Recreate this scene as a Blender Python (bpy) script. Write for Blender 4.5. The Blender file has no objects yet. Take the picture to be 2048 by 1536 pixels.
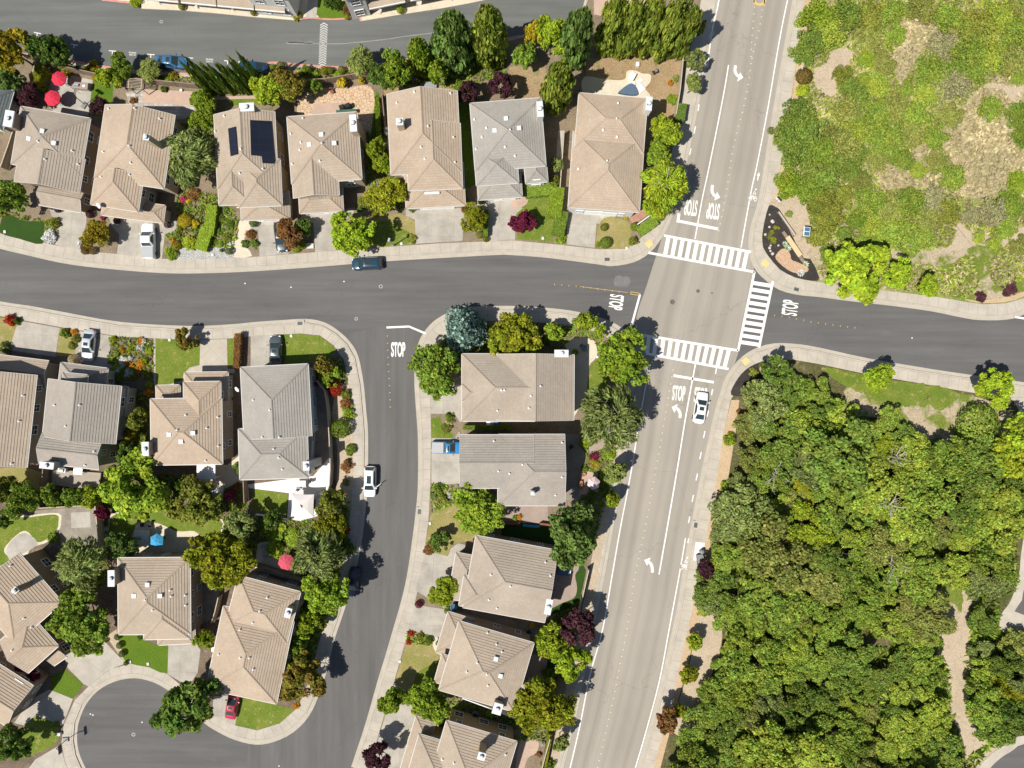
import bpy, bmesh, math, random
import numpy as np
from mathutils import Vector, Matrix

random.seed(7)
RNG = np.random.default_rng(11)
scene = bpy.context.scene
COL = scene.collection

# ------------------------------------------------------------------ camera, sky, sun, exposure
H = 108.0            # flying height of the camera above the street, metres
S = 13.2             # photograph pixels per metre on the ground
cam_d = bpy.data.cameras.new('camera')
cam = bpy.data.objects.new('camera', cam_d)
COL.objects.link(cam)
cam.location = (0, 0, H)
cam.rotation_euler = (0, 0, 0)
cam_d.sensor_fit = 'HORIZONTAL'
cam_d.angle = 2 * math.atan(1024.0 / S / H)
cam_d.clip_end = 6000
scene.camera = cam

SUN_ELEV = math.radians(58.5)
SUN_DIR = Vector((0.83, 0.56, 0)).normalized()      # the way shadows fall on the ground
world = bpy.data.worlds.new('World')
scene.world = world
world.use_nodes = True
wn = world.node_tree
bg = wn.nodes['Background']
sky = wn.nodes.new('ShaderNodeTexSky')
sky.sky_type = 'NISHITA'
sky.sun_disc = False
sky.sun_elevation = SUN_ELEV
# Nishita: rotation 0 puts the sun towards +Y, turning clockwise seen from above
sky.sun_rotation = math.atan2(-SUN_DIR.x, -SUN_DIR.y) % (2 * math.pi)
wn.links.new(sky.outputs['Color'], bg.inputs['Color'])
bg.inputs['Strength'].default_value = 0.07
sun_d = bpy.data.lights.new('sun', 'SUN')
sun_d.energy = 5.0
sun_d.angle = math.radians(0.5)
sun_d.color = (1.0, 0.96, 0.885)
sun = bpy.data.objects.new('sun', sun_d)
COL.objects.link(sun)
travel = Vector((SUN_DIR.x * math.cos(SUN_ELEV), SUN_DIR.y * math.cos(SUN_ELEV), -math.sin(SUN_ELEV)))
sun.rotation_euler = travel.to_track_quat('-Z', 'Y').to_euler()
sun.location = (-40, -40, 90)
vs = scene.view_settings
vs.view_transform = 'Standard'
vs.look = 'None'
vs.exposure = 0.18
vs.gamma = 1.0
scene.cycles.max_bounces = 6
scene.cycles.diffuse_bounces = 3
scene.cycles.transparent_max_bounces = 4
scene.cycles.use_denoising = True

# ------------------------------------------------------------------ helpers
def G(px, py, z=0.0):
    """A photograph pixel to the point it shows at height z (metres)."""
    k = (H - z) / H
    return Vector(((px - 1024) / S * k, (768 - py) / S * k, z))

def tag(o, label=None, cat=None, group=None, kind=None):
    if label: o['label'] = label
    if cat: o['category'] = cat
    if group: o['group'] = group
    if kind: o['kind'] = kind
    return o

def empty(name, loc, label=None, cat=None, group=None, rz=0.0):
    o = bpy.data.objects.new(name, None)
    o.empty_display_size = 0.3
    COL.objects.link(o)
    o.location = loc
    o.rotation_euler = (0, 0, rz)
    return tag(o, label, cat, group)

def link(name, me, parent=None, loc=(0, 0, 0)):
    o = bpy.data.objects.new(name, me)
    COL.objects.link(o)
    o.location = loc
    if parent is not None:
        o.parent = parent
    return o

class MB:
    """Collects geometry, then links it as ONE mesh object."""
    def __init__(self):
        self.v = []; self.f = []; self.m = []; self.uv = []; self.has_uv = False
    def add(self, verts, faces, mi=0, uvs=None):
        b = len(self.v)
        self.v.extend([tuple(p) for p in verts])
        for k, f in enumerate(faces):
            self.f.append([i + b for i in f]); self.m.append(mi)
            self.uv.append(uvs[k] if uvs else None)
            if uvs: self.has_uv = True
    def box(self, c, s, rz=0.0, mi=0, top=(1.0, 1.0)):
        x, y, z = s[0] / 2, s[1] / 2, s[2]
        ca, sa = math.cos(rz), math.sin(rz)
        vs_ = []
        for zz, k in ((0, (1, 1)), (z, top)):
            for dx, dy in ((-x, -y), (x, -y), (x, y), (-x, y)):
                dx *= k[0]; dy *= k[1]
                vs_.append((c[0] + dx * ca - dy * sa, c[1] + dx * sa + dy * ca, c[2] + zz))
        self.add(vs_, [(3, 2, 1, 0), (4, 5, 6, 7), (0, 1, 5, 4), (1, 2, 6, 5), (2, 3, 7, 6), (3, 0, 4, 7)], mi)
    def tube(self, p, q, r0, r1=None, n=8, mi=0, caps=True):
        p, q = Vector(p), Vector(q)
        r1 = r0 if r1 is None else r1
        d = (q - p)
        if d.length < 1e-6: return
        d.normalize()
        a = d.orthogonal().normalized(); b_ = d.cross(a)
        vs_ = []
        for c, r in ((p, r0), (q, r1)):
            for i in range(n):
                t = 2 * math.pi * i / n
                vs_.append(c + a * (r * math.cos(t)) + b_ * (r * math.sin(t)))
        fs = [(i, (i + 1) % n, n + (i + 1) % n, n + i) for i in range(n)]
        if caps:
            fs.append(tuple(range(n - 1, -1, -1))); fs.append(tuple(range(n, 2 * n)))
        self.add(vs_, fs, mi)
    def beam(self, p, q, w, h, mi=0):
        """A box along p->q, its underside on the line, w wide and h high."""
        p, q = Vector(p), Vector(q)
        d = q - p
        if d.length < 1e-6: return
        n = Vector((-d.y, d.x, 0))
        if n.length < 1e-9: n = Vector((1, 0, 0))
        n = n.normalized() * (w / 2)
        u = Vector((0, 0, h))
        vs_ = [p - n, p + n, q + n, q - n, p - n + u, p + n + u, q + n + u, q - n + u]
        self.add(vs_, [(0, 1, 2, 3), (7, 6, 5, 4), (4, 5, 1, 0), (5, 6, 2, 1), (6, 7, 3, 2), (7, 4, 0, 3)], mi)
    def lathe(self, c, prof, n=16, mi=0):
        vs_ = []
        for r, z in prof:
            for i in range(n):
                t = 2 * math.pi * i / n
                vs_.append((c[0] + r * math.cos(t), c[1] + r * math.sin(t), c[2] + z))
        fs = []
        for k in range(len(prof) - 1):
            for i in range(n):
                j = (i + 1) % n
                fs.append((k * n + i, k * n + j, (k + 1) * n + j, (k + 1) * n + i))
        fs.append(tuple(range(n - 1, -1, -1)))
        fs.append(tuple((len(prof) - 1) * n + i for i in range(n)))
        self.add(vs_, fs, mi)
    def build(self, name, mats, parent=None, origin=None, smooth=False, loc=None):
        me = bpy.data.meshes.new(name)
        o0 = Vector(origin) if origin is not None else Vector((0, 0, 0))
        me.from_pydata([(x - o0.x, y - o0.y, z - o0.z) for x, y, z in self.v], [], self.f)
        if not isinstance(mats, (list, tuple)): mats = [mats]
        for m in mats: me.materials.append(m)
        if len(mats) > 1: me.polygons.foreach_set('material_index', self.m)
        if self.has_uv:
            lay = me.uv_layers.new(name='UVMap')
            k = 0
            for f, uv in zip(self.f, self.uv):
                for i in range(len(f)):
                    lay.data[k].uv = uv[i] if uv else (0, 0)
                    k += 1
        if smooth: me.polygons.foreach_set('use_smooth', [True] * len(self.f))
        me.update()
        return link(name, me, parent, loc if loc is not None else (o0 if parent is None else (0, 0, 0)))

def spline(pts, closed=False, n=6):
    """Catmull-Rom through the points."""
    out = []
    m = len(pts)
    rng = range(m if closed else m - 1)
    for i in rng:
        p0 = pts[(i - 1) % m] if closed or i > 0 else pts[i]
        p1 = pts[i]
        p2 = pts[(i + 1) % m]
        p3 = pts[(i + 2) % m] if closed or i + 2 < m else pts[(i + 1) % m]
        for k in range(n):
            t = k / n
            out.append(tuple(0.5 * ((2 * b) + (-a + c) * t + (2 * a - 5 * b + 4 * c - d) * t * t + (-a + 3 * b - 3 * c + d) * t ** 3)
                             for a, b, c, d in zip(p0, p1, p2, p3)))
    if not closed: out.append(tuple(pts[-1]))
    return out

def poly(name, pts, z, mat, skirt=0.0, smooth=0, kind='structure', skirt_mat=None):
    """A flat sheet with the outline pts (photograph pixels), with sides going down by skirt."""
    if smooth: pts = spline(pts, True, smooth)
    P = [G(x, y, 0) for x, y in pts]
    area = sum(P[i].x * P[(i + 1) % len(P)].y - P[(i + 1) % len(P)].x * P[i].y for i in range(len(P)))
    if area < 0: P.reverse()
    bm = bmesh.new()
    vs_ = [bm.verts.new((p.x, p.y, z)) for p in P]
    f = bm.faces.new(vs_)
    f.normal_update()
    bmesh.ops.triangulate(bm, faces=[f], ngon_method='EAR_CLIP')
    if skirt:
        lo = [bm.verts.new((p.x, p.y, z - skirt)) for p in P]
        n = len(P)
        for i in range(n):
            j = (i + 1) % n
            fc = bm.faces.new((lo[i], lo[j], vs_[j], vs_[i]))
            if skirt_mat: fc.material_index = 1
    me = bpy.data.meshes.new(name)
    bm.to_mesh(me); bm.free()
    me.materials.append(mat)
    if skirt_mat: me.materials.append(skirt_mat)
    o = link(name, me)
    if kind: o['kind'] = kind
    return o

def ribbon_mesh(mb, pts, w, z, mi=0, closed=False):
    """A flat band of width w (metres) along world xy points."""
    n = len(pts)
    L = []; R = []
    for i in range(n):
        a = pts[(i - 1) % n] if (closed or i > 0) else pts[i]
        b = pts[(i + 1) % n] if (closed or i < n - 1) else pts[i]
        d = Vector((b[0] - a[0], b[1] - a[1], 0))
        if d.length < 1e-9: d = Vector((1, 0, 0))
        d.normalize()
        nn = Vector((-d.y, d.x, 0)) * (w / 2)
        p = Vector((pts[i][0], pts[i][1], z))
        L.append(p + nn); R.append(p - nn)
    fs = []
    m = n if closed else n - 1
    for i in range(m):
        j = (i + 1) % n
        fs.append((n + i, n + j, j, i))
    mb.add(L + R, fs, mi)

def ribbon(name, pxs, w, z, mat, closed=False, kind='structure'):
    mb = MB()
    ribbon_mesh(mb, [G(x, y) for x, y in pxs], w, z, 0, closed)
    o = mb.build(name, mat)
    if kind: o['kind'] = kind
    return o

# ------------------------------------------------------------------ materials
def nodes_of(name):
    m = bpy.data.materials.new(name)
    m.use_nodes = True
    nt = m.node_tree
    return m, nt, nt.nodes['Principled BSDF']

def N(nt, t, **kw):
    n = nt.nodes.new(t)
    for k, v in kw.items(): setattr(n, k, v)
    return n

def mixc(nt, fac, a, b, mode='MIX'):
    n = N(nt, 'ShaderNodeMix', data_type='RGBA', blend_type=mode)
    for i, v in ((0, fac), (6, a), (7, b)):
        if isinstance(v, (int, float)): n.inputs[i].default_value = v
        elif isinstance(v, (tuple, list)): n.inputs[i].default_value = (*v[:3], 1)
        else: nt.links.new(v, n.inputs[i])
    return n.outputs[2]

def noise(nt, vec, scale, detail=4, rough=0.55, dist=0.0):
    n = N(nt, 'ShaderNodeTexNoise')
    n.inputs['Scale'].default_value = scale
    n.inputs['Detail'].default_value = detail
    n.inputs['Roughness'].default_value = rough
    n.inputs['Distortion'].default_value = dist
    nt.links.new(vec, n.inputs['Vector'])
    return n.outputs['Fac']

def ramp(nt, fac, stops):
    n = N(nt, 'ShaderNodeValToRGB')
    cr = n.color_ramp
    while len(cr.elements) > 1: cr.elements.remove(cr.elements[-1])
    for i, (p, c) in enumerate(stops):
        e = cr.elements[0] if i == 0 else cr.elements.new(p)
        e.position = p
        e.color = (*c[:3], 1) if isinstance(c, (tuple, list)) else (c, c, c, 1)
    nt.links.new(fac, n.inputs[0])
    return n.outputs[0]

def coords(nt, which='Object'):
    return N(nt, 'ShaderNodeTexCoord').outputs[which]

def world_pos(nt):
    return N(nt, 'ShaderNodeNewGeometry').outputs['Position']

def plain(name, c, rough=0.6, metal=0.0, spec=0.5, var=0.0):
    m, nt, b = nodes_of(name)
    b.inputs['Roughness'].default_value = rough
    b.inputs['Metallic'].default_value = metal
    b.inputs['Specular IOR Level'].default_value = spec
    if var:
        f = noise(nt, world_pos(nt), 1.7, 6)
        col = mixc(nt, f, tuple(x * (1 - var) for x in c), tuple(min(1, x * (1 + var)) for x in c))
        nt.links.new(col, b.inputs['Base Color'])
    else:
        b.inputs['Base Color'].default_value = (*c, 1)
    return m

def ground_mat(name, c1, c2, scale=0.35, fine=9.0, c3=None, rough=0.95, bump=0.0, fine_amt=0.35, spread=0.18):
    """Two-tone ground: broad patches plus fine speckle, and a third colour in scattered spots."""
    m, nt, b = nodes_of(name)
    pos = world_pos(nt)
    f = ramp(nt, noise(nt, pos, scale, 5, 0.6), [(0.5 - spread, 0.0), (0.5 + spread, 1.0)])
    col = mixc(nt, f, c1, c2)
    if c3:
        f3 = ramp(nt, noise(nt, pos, scale * 2.3 + 0.1, 6, 0.65), [(0.56, 0.0), (0.68, 1.0)])
        col = mixc(nt, f3, col, c3)
    sp = ramp(nt, noise(nt, pos, fine, 3, 0.7), [(0.25, 1 - fine_amt), (0.75, 1 + fine_amt)])
    n = N(nt, 'ShaderNodeMix', data_type='RGBA', blend_type='MULTIPLY')
    n.inputs[0].default_value = 1.0
    nt.links.new(col, n.inputs[6]); nt.links.new(sp, n.inputs[7])
    nt.links.new(n.outputs[2], b.inputs['Base Color'])
    b.inputs['Roughness'].default_value = rough
    b.inputs['Specular IOR Level'].default_value = 0.15
    if bump:
        bn = N(nt, 'ShaderNodeBump')
        bn.inputs['Strength'].default_value = bump
        bn.inputs['Distance'].default_value = 0.15
        nt.links.new(noise(nt, pos, fine * 0.7, 4, 0.7), bn.inputs['Height'])
        nt.links.new(bn.outputs[0], b.inputs['Normal'])
    return m

def slab_mat(name, c1, c2, gx=3.0, gy=3.0, rot=0.0, joint=0.03, jc=0.6, offset=0.0, fine_amt=0.1, stain=0.25):
    """Concrete or paving with scored joints."""
    m, nt, b = nodes_of(name)
    pos = world_pos(nt)
    mp = N(nt, 'ShaderNodeMapping')
    mp.inputs['Rotation'].default_value = (0, 0, rot)
    nt.links.new(pos, mp.inputs['Vector'])
    br = N(nt, 'ShaderNodeTexBrick')
    br.offset = offset
    br.inputs['Scale'].default_value = 1.0
    br.inputs['Brick Width'].default_value = gx
    br.inputs['Row Height'].default_value = gy
    br.inputs['Mortar Size'].default_value = joint
    br.inputs['Mortar Smooth'].default_value = 0.3
    br.inputs['Color1'].default_value = (*c1, 1)
    br.inputs['Color2'].default_value = (*c2, 1)
    br.inputs['Mortar'].default_value = (*[x * jc for x in c1], 1)
    nt.links.new(mp.outputs[0], br.inputs['Vector'])
    st = ramp(nt, noise(nt, pos, 0.45, 6, 0.65), [(0.3, 1 - stain), (0.62, 1.05)])
    sp = ramp(nt, noise(nt, pos, 14, 2, 0.6), [(0.25, 1 - fine_amt), (0.75, 1 + fine_amt)])
    a = mixc(nt, 1.0, br.outputs['Color'], st, 'MULTIPLY')
    a = mixc(nt, 1.0, a, sp, 'MULTIPLY')
    nt.links.new(a, b.inputs['Base Color'])
    b.inputs['Roughness'].default_value = 0.9
    b.inputs['Specular IOR Level'].default_value = 0.2
    return m

def asphalt_mat(name, c, patch, stretch=(1, 1), rot=0.0, crack=0.5):
    m, nt, b = nodes_of(name)
    pos = world_pos(nt)
    mp = N(nt, 'ShaderNodeMapping')
    mp.inputs['Rotation'].default_value = (0, 0, rot)
    mp.inputs['Scale'].default_value = (stretch[0], stretch[1], 1)
    nt.links.new(pos, mp.inputs['Vector'])
    f = ramp(nt, noise(nt, mp.outputs[0], 0.16, 6, 0.6), [(0.35, 0.0), (0.68, 1.0)])
    col = mixc(nt, f, c, patch)
    # oil and tyre stains, and streaks along the lanes
    mp2 = N(nt, 'ShaderNodeMapping'); mp2.inputs['Rotation'].default_value = (0, 0, rot); mp2.inputs['Scale'].default_value = (0.05, 0.9, 1) if stretch[0] < stretch[1] else (0.9, 0.05, 1)
    nt.links.new(pos, mp2.inputs['Vector'])
    lane = ramp(nt, noise(nt, mp2.outputs[0], 1.0, 4, 0.6), [(0.32, 0.88), (0.68, 1.09)])
    col = mixc(nt, 1.0, col, lane, 'MULTIPLY')
    oil = ramp(nt, noise(nt, pos, 0.9, 5, 0.7), [(0.62, 0.0), (0.8, 0.35)])
    col = mixc(nt, oil, col, tuple(x * 0.6 for x in c))
    # pale scuffs
    s = ramp(nt, noise(nt, mp.outputs[0], 0.6, 8, 0.72, 0.6), [(0.63, 0.0), (0.74, 0.32)])
    col = mixc(nt, s, col, tuple(min(1, x * 1.9) for x in c))
    # hairline cracks
    v = N(nt, 'ShaderNodeTexVoronoi', feature='DISTANCE_TO_EDGE')
    v.inputs['Scale'].default_value = 0.085
    wv = N(nt, 'ShaderNodeVectorMath', operation='ADD')
    nz = N(nt, 'ShaderNodeTexNoise'); nz.inputs['Scale'].default_value = 0.35; nz.inputs['Detail'].default_value = 6
    nt.links.new(pos, nz.inputs['Vector'])
    sc = N(nt, 'ShaderNodeVectorMath', operation='SCALE'); sc.inputs['Scale'].default_value = 5.0
    nt.links.new(nz.outputs['Color'], sc.inputs[0])
    nt.links.new(pos, wv.inputs[0]); nt.links.new(sc.outputs[0], wv.inputs[1])
    nt.links.new(wv.outputs[0], v.inputs['Vector'])
    ck = ramp(nt, v.outputs['Distance'], [(0.0, crack * .55), (0.004, 0.0)])
    col = mixc(nt, ck, col, tuple(x * 0.55 for x in c))
    sp = ramp(nt, noise(nt, pos, 22, 2, 0.7), [(0.25, 0.88), (0.75, 1.12)])
    col = mixc(nt, 1.0, col, sp, 'MULTIPLY')
    nt.links.new(col, b.inputs['Base Color'])
    b.inputs['Roughness'].default_value = 0.88
    b.inputs['Specular IOR Level'].default_value = 0.2
    return m

def avenue_mat(name):
    """Old sun-bleached asphalt: the wheel paths are worn darker along the lanes (u across, v along)."""
    m, nt, b = nodes_of(name)
    uv = N(nt, 'ShaderNodeUVMap').outputs[0]
    sx = N(nt, 'ShaderNodeSeparateXYZ'); nt.links.new(uv, sx.inputs[0])
    base = (0.335, 0.300, 0.252)
    lane = ramp(nt, sx.outputs[0], [(0.0, 0.98), (0.10, 1.0), (0.16, 0.86), (0.22, 0.98), (0.29, 0.84), (0.36, 1.03), (0.45, 1.05), (0.52, 0.93),
                                    (0.58, 1.0), (0.66, 0.87), (0.72, 0.97), (0.79, 0.86), (0.86, 1.02), (1.0, 0.97)])
    pos = world_pos(nt)
    mp = N(nt, 'ShaderNodeMapping'); mp.inputs['Scale'].default_value = (60.0, 0.9, 1)
    nt.links.new(uv, mp.inputs['Vector'])
    st = ramp(nt, noise(nt, mp.outputs[0], 0.8, 5, 0.6), [(0.3, 0.93), (0.7, 1.06)])
    big = ramp(nt, noise(nt, pos, 0.07, 5, 0.6), [(0.3, 0.92), (0.7, 1.06)])
    sp = ramp(nt, noise(nt, pos, 22, 2, 0.7), [(0.25, 0.9), (0.75, 1.1)])
    c = mixc(nt, 1.0, base, lane, 'MULTIPLY')
    for x in (st, big, sp): c = mixc(nt, 1.0, c, x, 'MULTIPLY')
    v = N(nt, 'ShaderNodeTexVoronoi', feature='DISTANCE_TO_EDGE'); v.inputs['Scale'].default_value = 0.06
    wv = N(nt, 'ShaderNodeVectorMath', operation='ADD')
    nz = N(nt, 'ShaderNodeTexNoise'); nz.inputs['Scale'].default_value = 0.5; nz.inputs['Detail'].default_value = 5
    nt.links.new(pos, nz.inputs['Vector'])
    sc = N(nt, 'ShaderNodeVectorMath', operation='SCALE'); sc.inputs['Scale'].default_value = 3.0
    nt.links.new(nz.outputs['Color'], sc.inputs[0]); nt.links.new(pos, wv.inputs[0]); nt.links.new(sc.outputs[0], wv.inputs[1])
    nt.links.new(wv.outputs[0], v.inputs['Vector'])
    ck = ramp(nt, v.outputs['Distance'], [(0.0, 0.35), (0.004, 0.0)])
    c = mixc(nt, ck, c, (0.14, 0.12, 0.10))
    nt.links.new(c, b.inputs['Base Color'])
    b.inputs['Roughness'].default_value = 0.85
    b.inputs['Specular IOR Level'].default_value = 0.2
    return m

def roof_mat(name, c1, c2, c3):
    """Concrete tiles: each tile its own tone, joints between tiles (uv in metres along and up the slope)."""
    m, nt, b = nodes_of(name)
    uv = N(nt, 'ShaderNodeUVMap').outputs[0]
    br = N(nt, 'ShaderNodeTexBrick')
    br.offset = 0.5
    br.inputs['Scale'].default_value = 1.0
    br.inputs['Brick Width'].default_value = 0.33
    br.inputs['Row Height'].default_value = 0.36
    br.inputs['Mortar Size'].default_value = 0.008
    br.inputs['Bias'].default_value = 0.0
    br.inputs['Color1'].default_value = (*c1, 1)
    br.inputs['Color2'].default_value = (*c2, 1)
    br.inputs['Mortar'].default_value = (*[x * 0.6 for x in c1], 1)
    nt.links.new(uv, br.inputs['Vector'])
    mp = N(nt, 'ShaderNodeMapping'); mp.inputs['Scale'].default_value = (1.5, 1.4, 1)
    nt.links.new(uv, mp.inputs['Vector'])
    w = N(nt, 'ShaderNodeTexWhiteNoise', noise_dimensions='2D')
    # a second per-tile draw picks out the odd pinker or darker tile
    sn = N(nt, 'ShaderNodeVectorMath', operation='SNAP'); sn.inputs[1].default_value = (0.66, 0.36, 1)
    nt.links.new(uv, sn.inputs[0]); nt.links.new(sn.outputs[0], w.inputs['Vector'])
    pick = ramp(nt, w.outputs['Value'], [(0.55, 0.0), (0.95, 0.55)])
    col = mixc(nt, pick, br.outputs['Color'], c3)
    pos = world_pos(nt)
    ag = ramp(nt, noise(nt, pos, 0.22, 6, 0.62), [(0.3, 0.88), (0.7, 1.08)])
    sp = ramp(nt, noise(nt, pos, 9, 3, 0.7), [(0.25, 0.9), (0.75, 1.1)])
    col = mixc(nt, 1.0, col, ag, 'MULTIPLY')
    col = mixc(nt, 1.0, col, sp, 'MULTIPLY')
    nt.links.new(col, b.inputs['Base Color'])
    b.inputs['Roughness'].default_value = 0.9
    b.inputs['Specular IOR Level'].default_value = 0.2
    return m

def leaf_mat(name, c, hue_var=0.03, val_var=0.45, trans=0.35):
    """Leaves: every leaf and every clump its own tone, some light through the leaf."""
    m = bpy.data.materials.new(name)
    m.use_nodes = True
    nt = m.node_tree
    nt.nodes.clear()
    out = N(nt, 'ShaderNodeOutputMaterial')
    at = N(nt, 'ShaderNodeAttribute', attribute_name='var')
    oi = N(nt, 'ShaderNodeObjectInfo')
    hs = N(nt, 'ShaderNodeHueSaturation')
    sep = N(nt, 'ShaderNodeSeparateColor'); nt.links.new(at.outputs['Color'], sep.inputs[0])
    # r: leaf random, g: clump random
    mr = N(nt, 'ShaderNodeMapRange'); mr.inputs['To Min'].default_value = 1 - val_var; mr.inputs['To Max'].default_value = 1 + val_var
    nt.links.new(sep.outputs[0], mr.inputs['Value'])
    mg = N(nt, 'ShaderNodeMapRange'); mg.inputs['To Min'].default_value = 0.82; mg.inputs['To Max'].default_value = 1.2
    nt.links.new(sep.outputs[1], mg.inputs['Value'])
    mo = N(nt, 'ShaderNodeMapRange'); mo.inputs['To Min'].default_value = 0.85; mo.inputs['To Max'].default_value = 1.15
    nt.links.new(oi.outputs['Random'], mo.inputs['Value'])
    v1 = N(nt, 'ShaderNodeMath', operation='MULTIPLY'); nt.links.new(mr.outputs[0], v1.inputs[0]); nt.links.new(mg.outputs[0], v1.inputs[1])
    v2 = N(nt, 'ShaderNodeMath', operation='MULTIPLY'); nt.links.new(v1.outputs[0], v2.inputs[0]); nt.links.new(mo.outputs[0], v2.inputs[1])
    nt.links.new(v2.outputs[0], hs.inputs['Value'])
    mh = N(nt, 'ShaderNodeMapRange'); mh.inputs['To Min'].default_value = 0.5 - hue_var; mh.inputs['To Max'].default_value = 0.5 + hue_var
    nt.links.new(sep.outputs[2], mh.inputs['Value']); nt.links.new(mh.outputs[0], hs.inputs['Hue'])
    hs.inputs['Color'].default_value = (*c, 1)
    d = N(nt, 'ShaderNodeBsdfDiffuse'); t = N(nt, 'ShaderNodeBsdfTranslucent'); mx = N(nt, 'ShaderNodeMixShader')
    nt.links.new(hs.outputs[0], d.inputs[0]); nt.links.new(hs.outputs[0], t.inputs[0])
    mx.inputs[0].default_value = trans
    nt.links.new(d.outputs[0], mx.inputs[1]); nt.links.new(t.outputs[0], mx.inputs[2])
    nt.links.new(mx.outputs[0], out.inputs[0])
    return m

M = {}
M['street'] = asphalt_mat('street_asphalt', (0.112, 0.108, 0.104), (0.138, 0.133, 0.127), (0.35, 1.4))
M['side_street'] = asphalt_mat('side_street_asphalt', (0.116, 0.111, 0.106), (0.142, 0.136, 0.13), (1.4, 0.35))
M['alley'] = asphalt_mat('alley_asphalt', (0.125, 0.128, 0.121), (0.152, 0.154, 0.146), (0.35, 1.2))
M['patch'] = asphalt_mat('fresh_asphalt', (0.080, 0.076, 0.072), (0.095, 0.09, 0.085))
M['avenue'] = avenue_mat('avenue_asphalt')
M['walk'] = slab_mat('pavement_concrete', (0.47, 0.42, 0.345), (0.44, 0.395, 0.33), 400, 400, 0, 0.0, 1.0, 0, 0.1, 0.18)
M['gutter'] = ground_mat('gutter_concrete', (0.40, 0.36, 0.29), (0.47, 0.42, 0.35), 0.8, 12, None, 0.9, 0, 0.12)
M['kerb_red'] = ground_mat('kerb_red_paint', (0.50, 0.20, 0.15), (0.55, 0.30, 0.24), 1.2, 12, None, 0.9, 0, 0.15)
M['joint'] = plain('joint_dirt', (0.24, 0.21, 0.17), 0.95)
M['drive'] = slab_mat('driveway_concrete', (0.42, 0.385, 0.325), (0.395, 0.36, 0.31), 3.4, 3.1, 0.06, 0.025, 0.72, 0, 0.12, 0.25)
M['drive_tilt'] = slab_mat('tilted_driveway_concrete', (0.45, 0.41, 0.345), (0.425, 0.385, 0.325), 3.6, 3.4, 0.62, 0.025, 0.75, 0, 0.1, 0.2)
M['drive_diag'] = slab_mat('diamond_driveway_concrete', (0.47, 0.42, 0.34), (0.45, 0.40, 0.33), 1.9, 1.9, 0.785, 0.03, 0.78, 0, 0.1, 0.15)
M['patio'] = slab_mat('patio_concrete', (0.43, 0.40, 0.35), (0.41, 0.38, 0.33), 2.6, 2.6, -0.16, 0.02, 0.75, 0, 0.1, 0.25)
M['patio_dark'] = slab_mat('old_patio_concrete', (0.30, 0.265, 0.215), (0.28, 0.245, 0.2), 3.2, 3.2, -0.08, 0.03, 0.7, 0, 0.15, 0.35)
M['cream'] = ground_mat('cream_paving', (0.56, 0.49, 0.37), (0.62, 0.55, 0.43), 0.7, 5, None, 0.9, 0, 0.15)
M['white_pave'] = slab_mat('white_paving', (0.74, 0.72, 0.70), (0.70, 0.68, 0.66), 2.4, 2.4, 0.0, 0.012, 0.8, 0, 0.04, 0.08)
M['pink'] = slab_mat('pink_pavers', (0.50, 0.36, 0.28), (0.46, 0.33, 0.26), 0.30, 0.15, 0.05, 0.008, 0.75, 0.5, 0.1, 0.12)
M['paver'] = slab_mat('grey_brown_pavers', (0.36, 0.28, 0.235), (0.33, 0.26, 0.22), 0.30, 0.30, 0.2, 0.01, 0.75, 0.5, 0.1, 0.15)
M['lawn'] = ground_mat('lawn', (0.105, 0.165, 0.018), (0.18, 0.21, 0.035), 0.42, 6, (0.29, 0.25, 0.085), 0.95, 0.6, 0.5)
M['lawn_fresh'] = ground_mat('fresh_lawn', (0.075, 0.145, 0.012), (0.11, 0.17, 0.016), 0.3, 6, None, 0.95, 0.5, 0.4)
M['lawn_dry'] = ground_mat('dry_lawn', (0.33, 0.265, 0.115), (0.22, 0.215, 0.06), 0.3, 6, (0.38, 0.29, 0.16), 0.95, 0.5, 0.35)
M['turf'] = ground_mat('artificial_turf', (0.028, 0.062, 0.010), (0.034, 0.075, 0.012), 0.4, 12, None, 0.9, 0.3, 0.25)
M['mulch'] = ground_mat('bark_mulch', (0.14, 0.105, 0.075), (0.21, 0.155, 0.11), 0.5, 7, (0.27, 0.21, 0.15), 0.98, 0.8, 0.5)
M['mulch_black'] = ground_mat('black_mulch', (0.040, 0.035, 0.032), (0.06, 0.05, 0.045), 0.6, 8, None, 0.98, 0.8, 0.5)
M['soil'] = ground_mat('yard_soil', (0.19, 0.145, 0.10), (0.27, 0.21, 0.145), 0.35, 6, (0.13, 0.145, 0.045), 0.98, 0.6, 0.4)
M['dry_yard'] = ground_mat('dry_back_yard', (0.30, 0.20, 0.11), (0.35, 0.26, 0.15), 0.25, 5, (0.20, 0.19, 0.06), 0.98, 0.6, 0.35)
M['gravel'] = ground_mat('grey_gravel', (0.36, 0.35, 0.33), (0.46, 0.45, 0.43), 0.8, 5, None, 0.95, 1.0, 0.5)
M['gravel_red'] = ground_mat('red_gravel', (0.40, 0.20, 0.14), (0.47, 0.27, 0.19), 0.8, 7, None, 0.95, 1.0, 0.4)
M['straw'] = ground_mat('straw_strip', (0.48, 0.33, 0.20), (0.53, 0.40, 0.26), 0.5, 6, (0.42, 0.36, 0.22), 0.98, 0.6, 0.3)
M['dirt'] = ground_mat('pale_dirt', (0.42, 0.335, 0.235), (0.48, 0.39, 0.28), 0.3, 5, (0.36, 0.29, 0.20), 0.98, 0.6, 0.25)
M['meadow'] = ground_mat('dry_meadow', (0.34, 0.31, 0.15), (0.18, 0.215, 0.045), 0.13, 4, (0.30, 0.25, 0.17), 0.98, 0.8, 0.5, 0.16)
M['meadow_dry'] = ground_mat('straw_meadow', (0.44, 0.37, 0.23), (0.28, 0.25, 0.11), 0.5, 5, (0.24, 0.23, 0.08), 0.98, 0.8, 0.5, 0.2)
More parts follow.
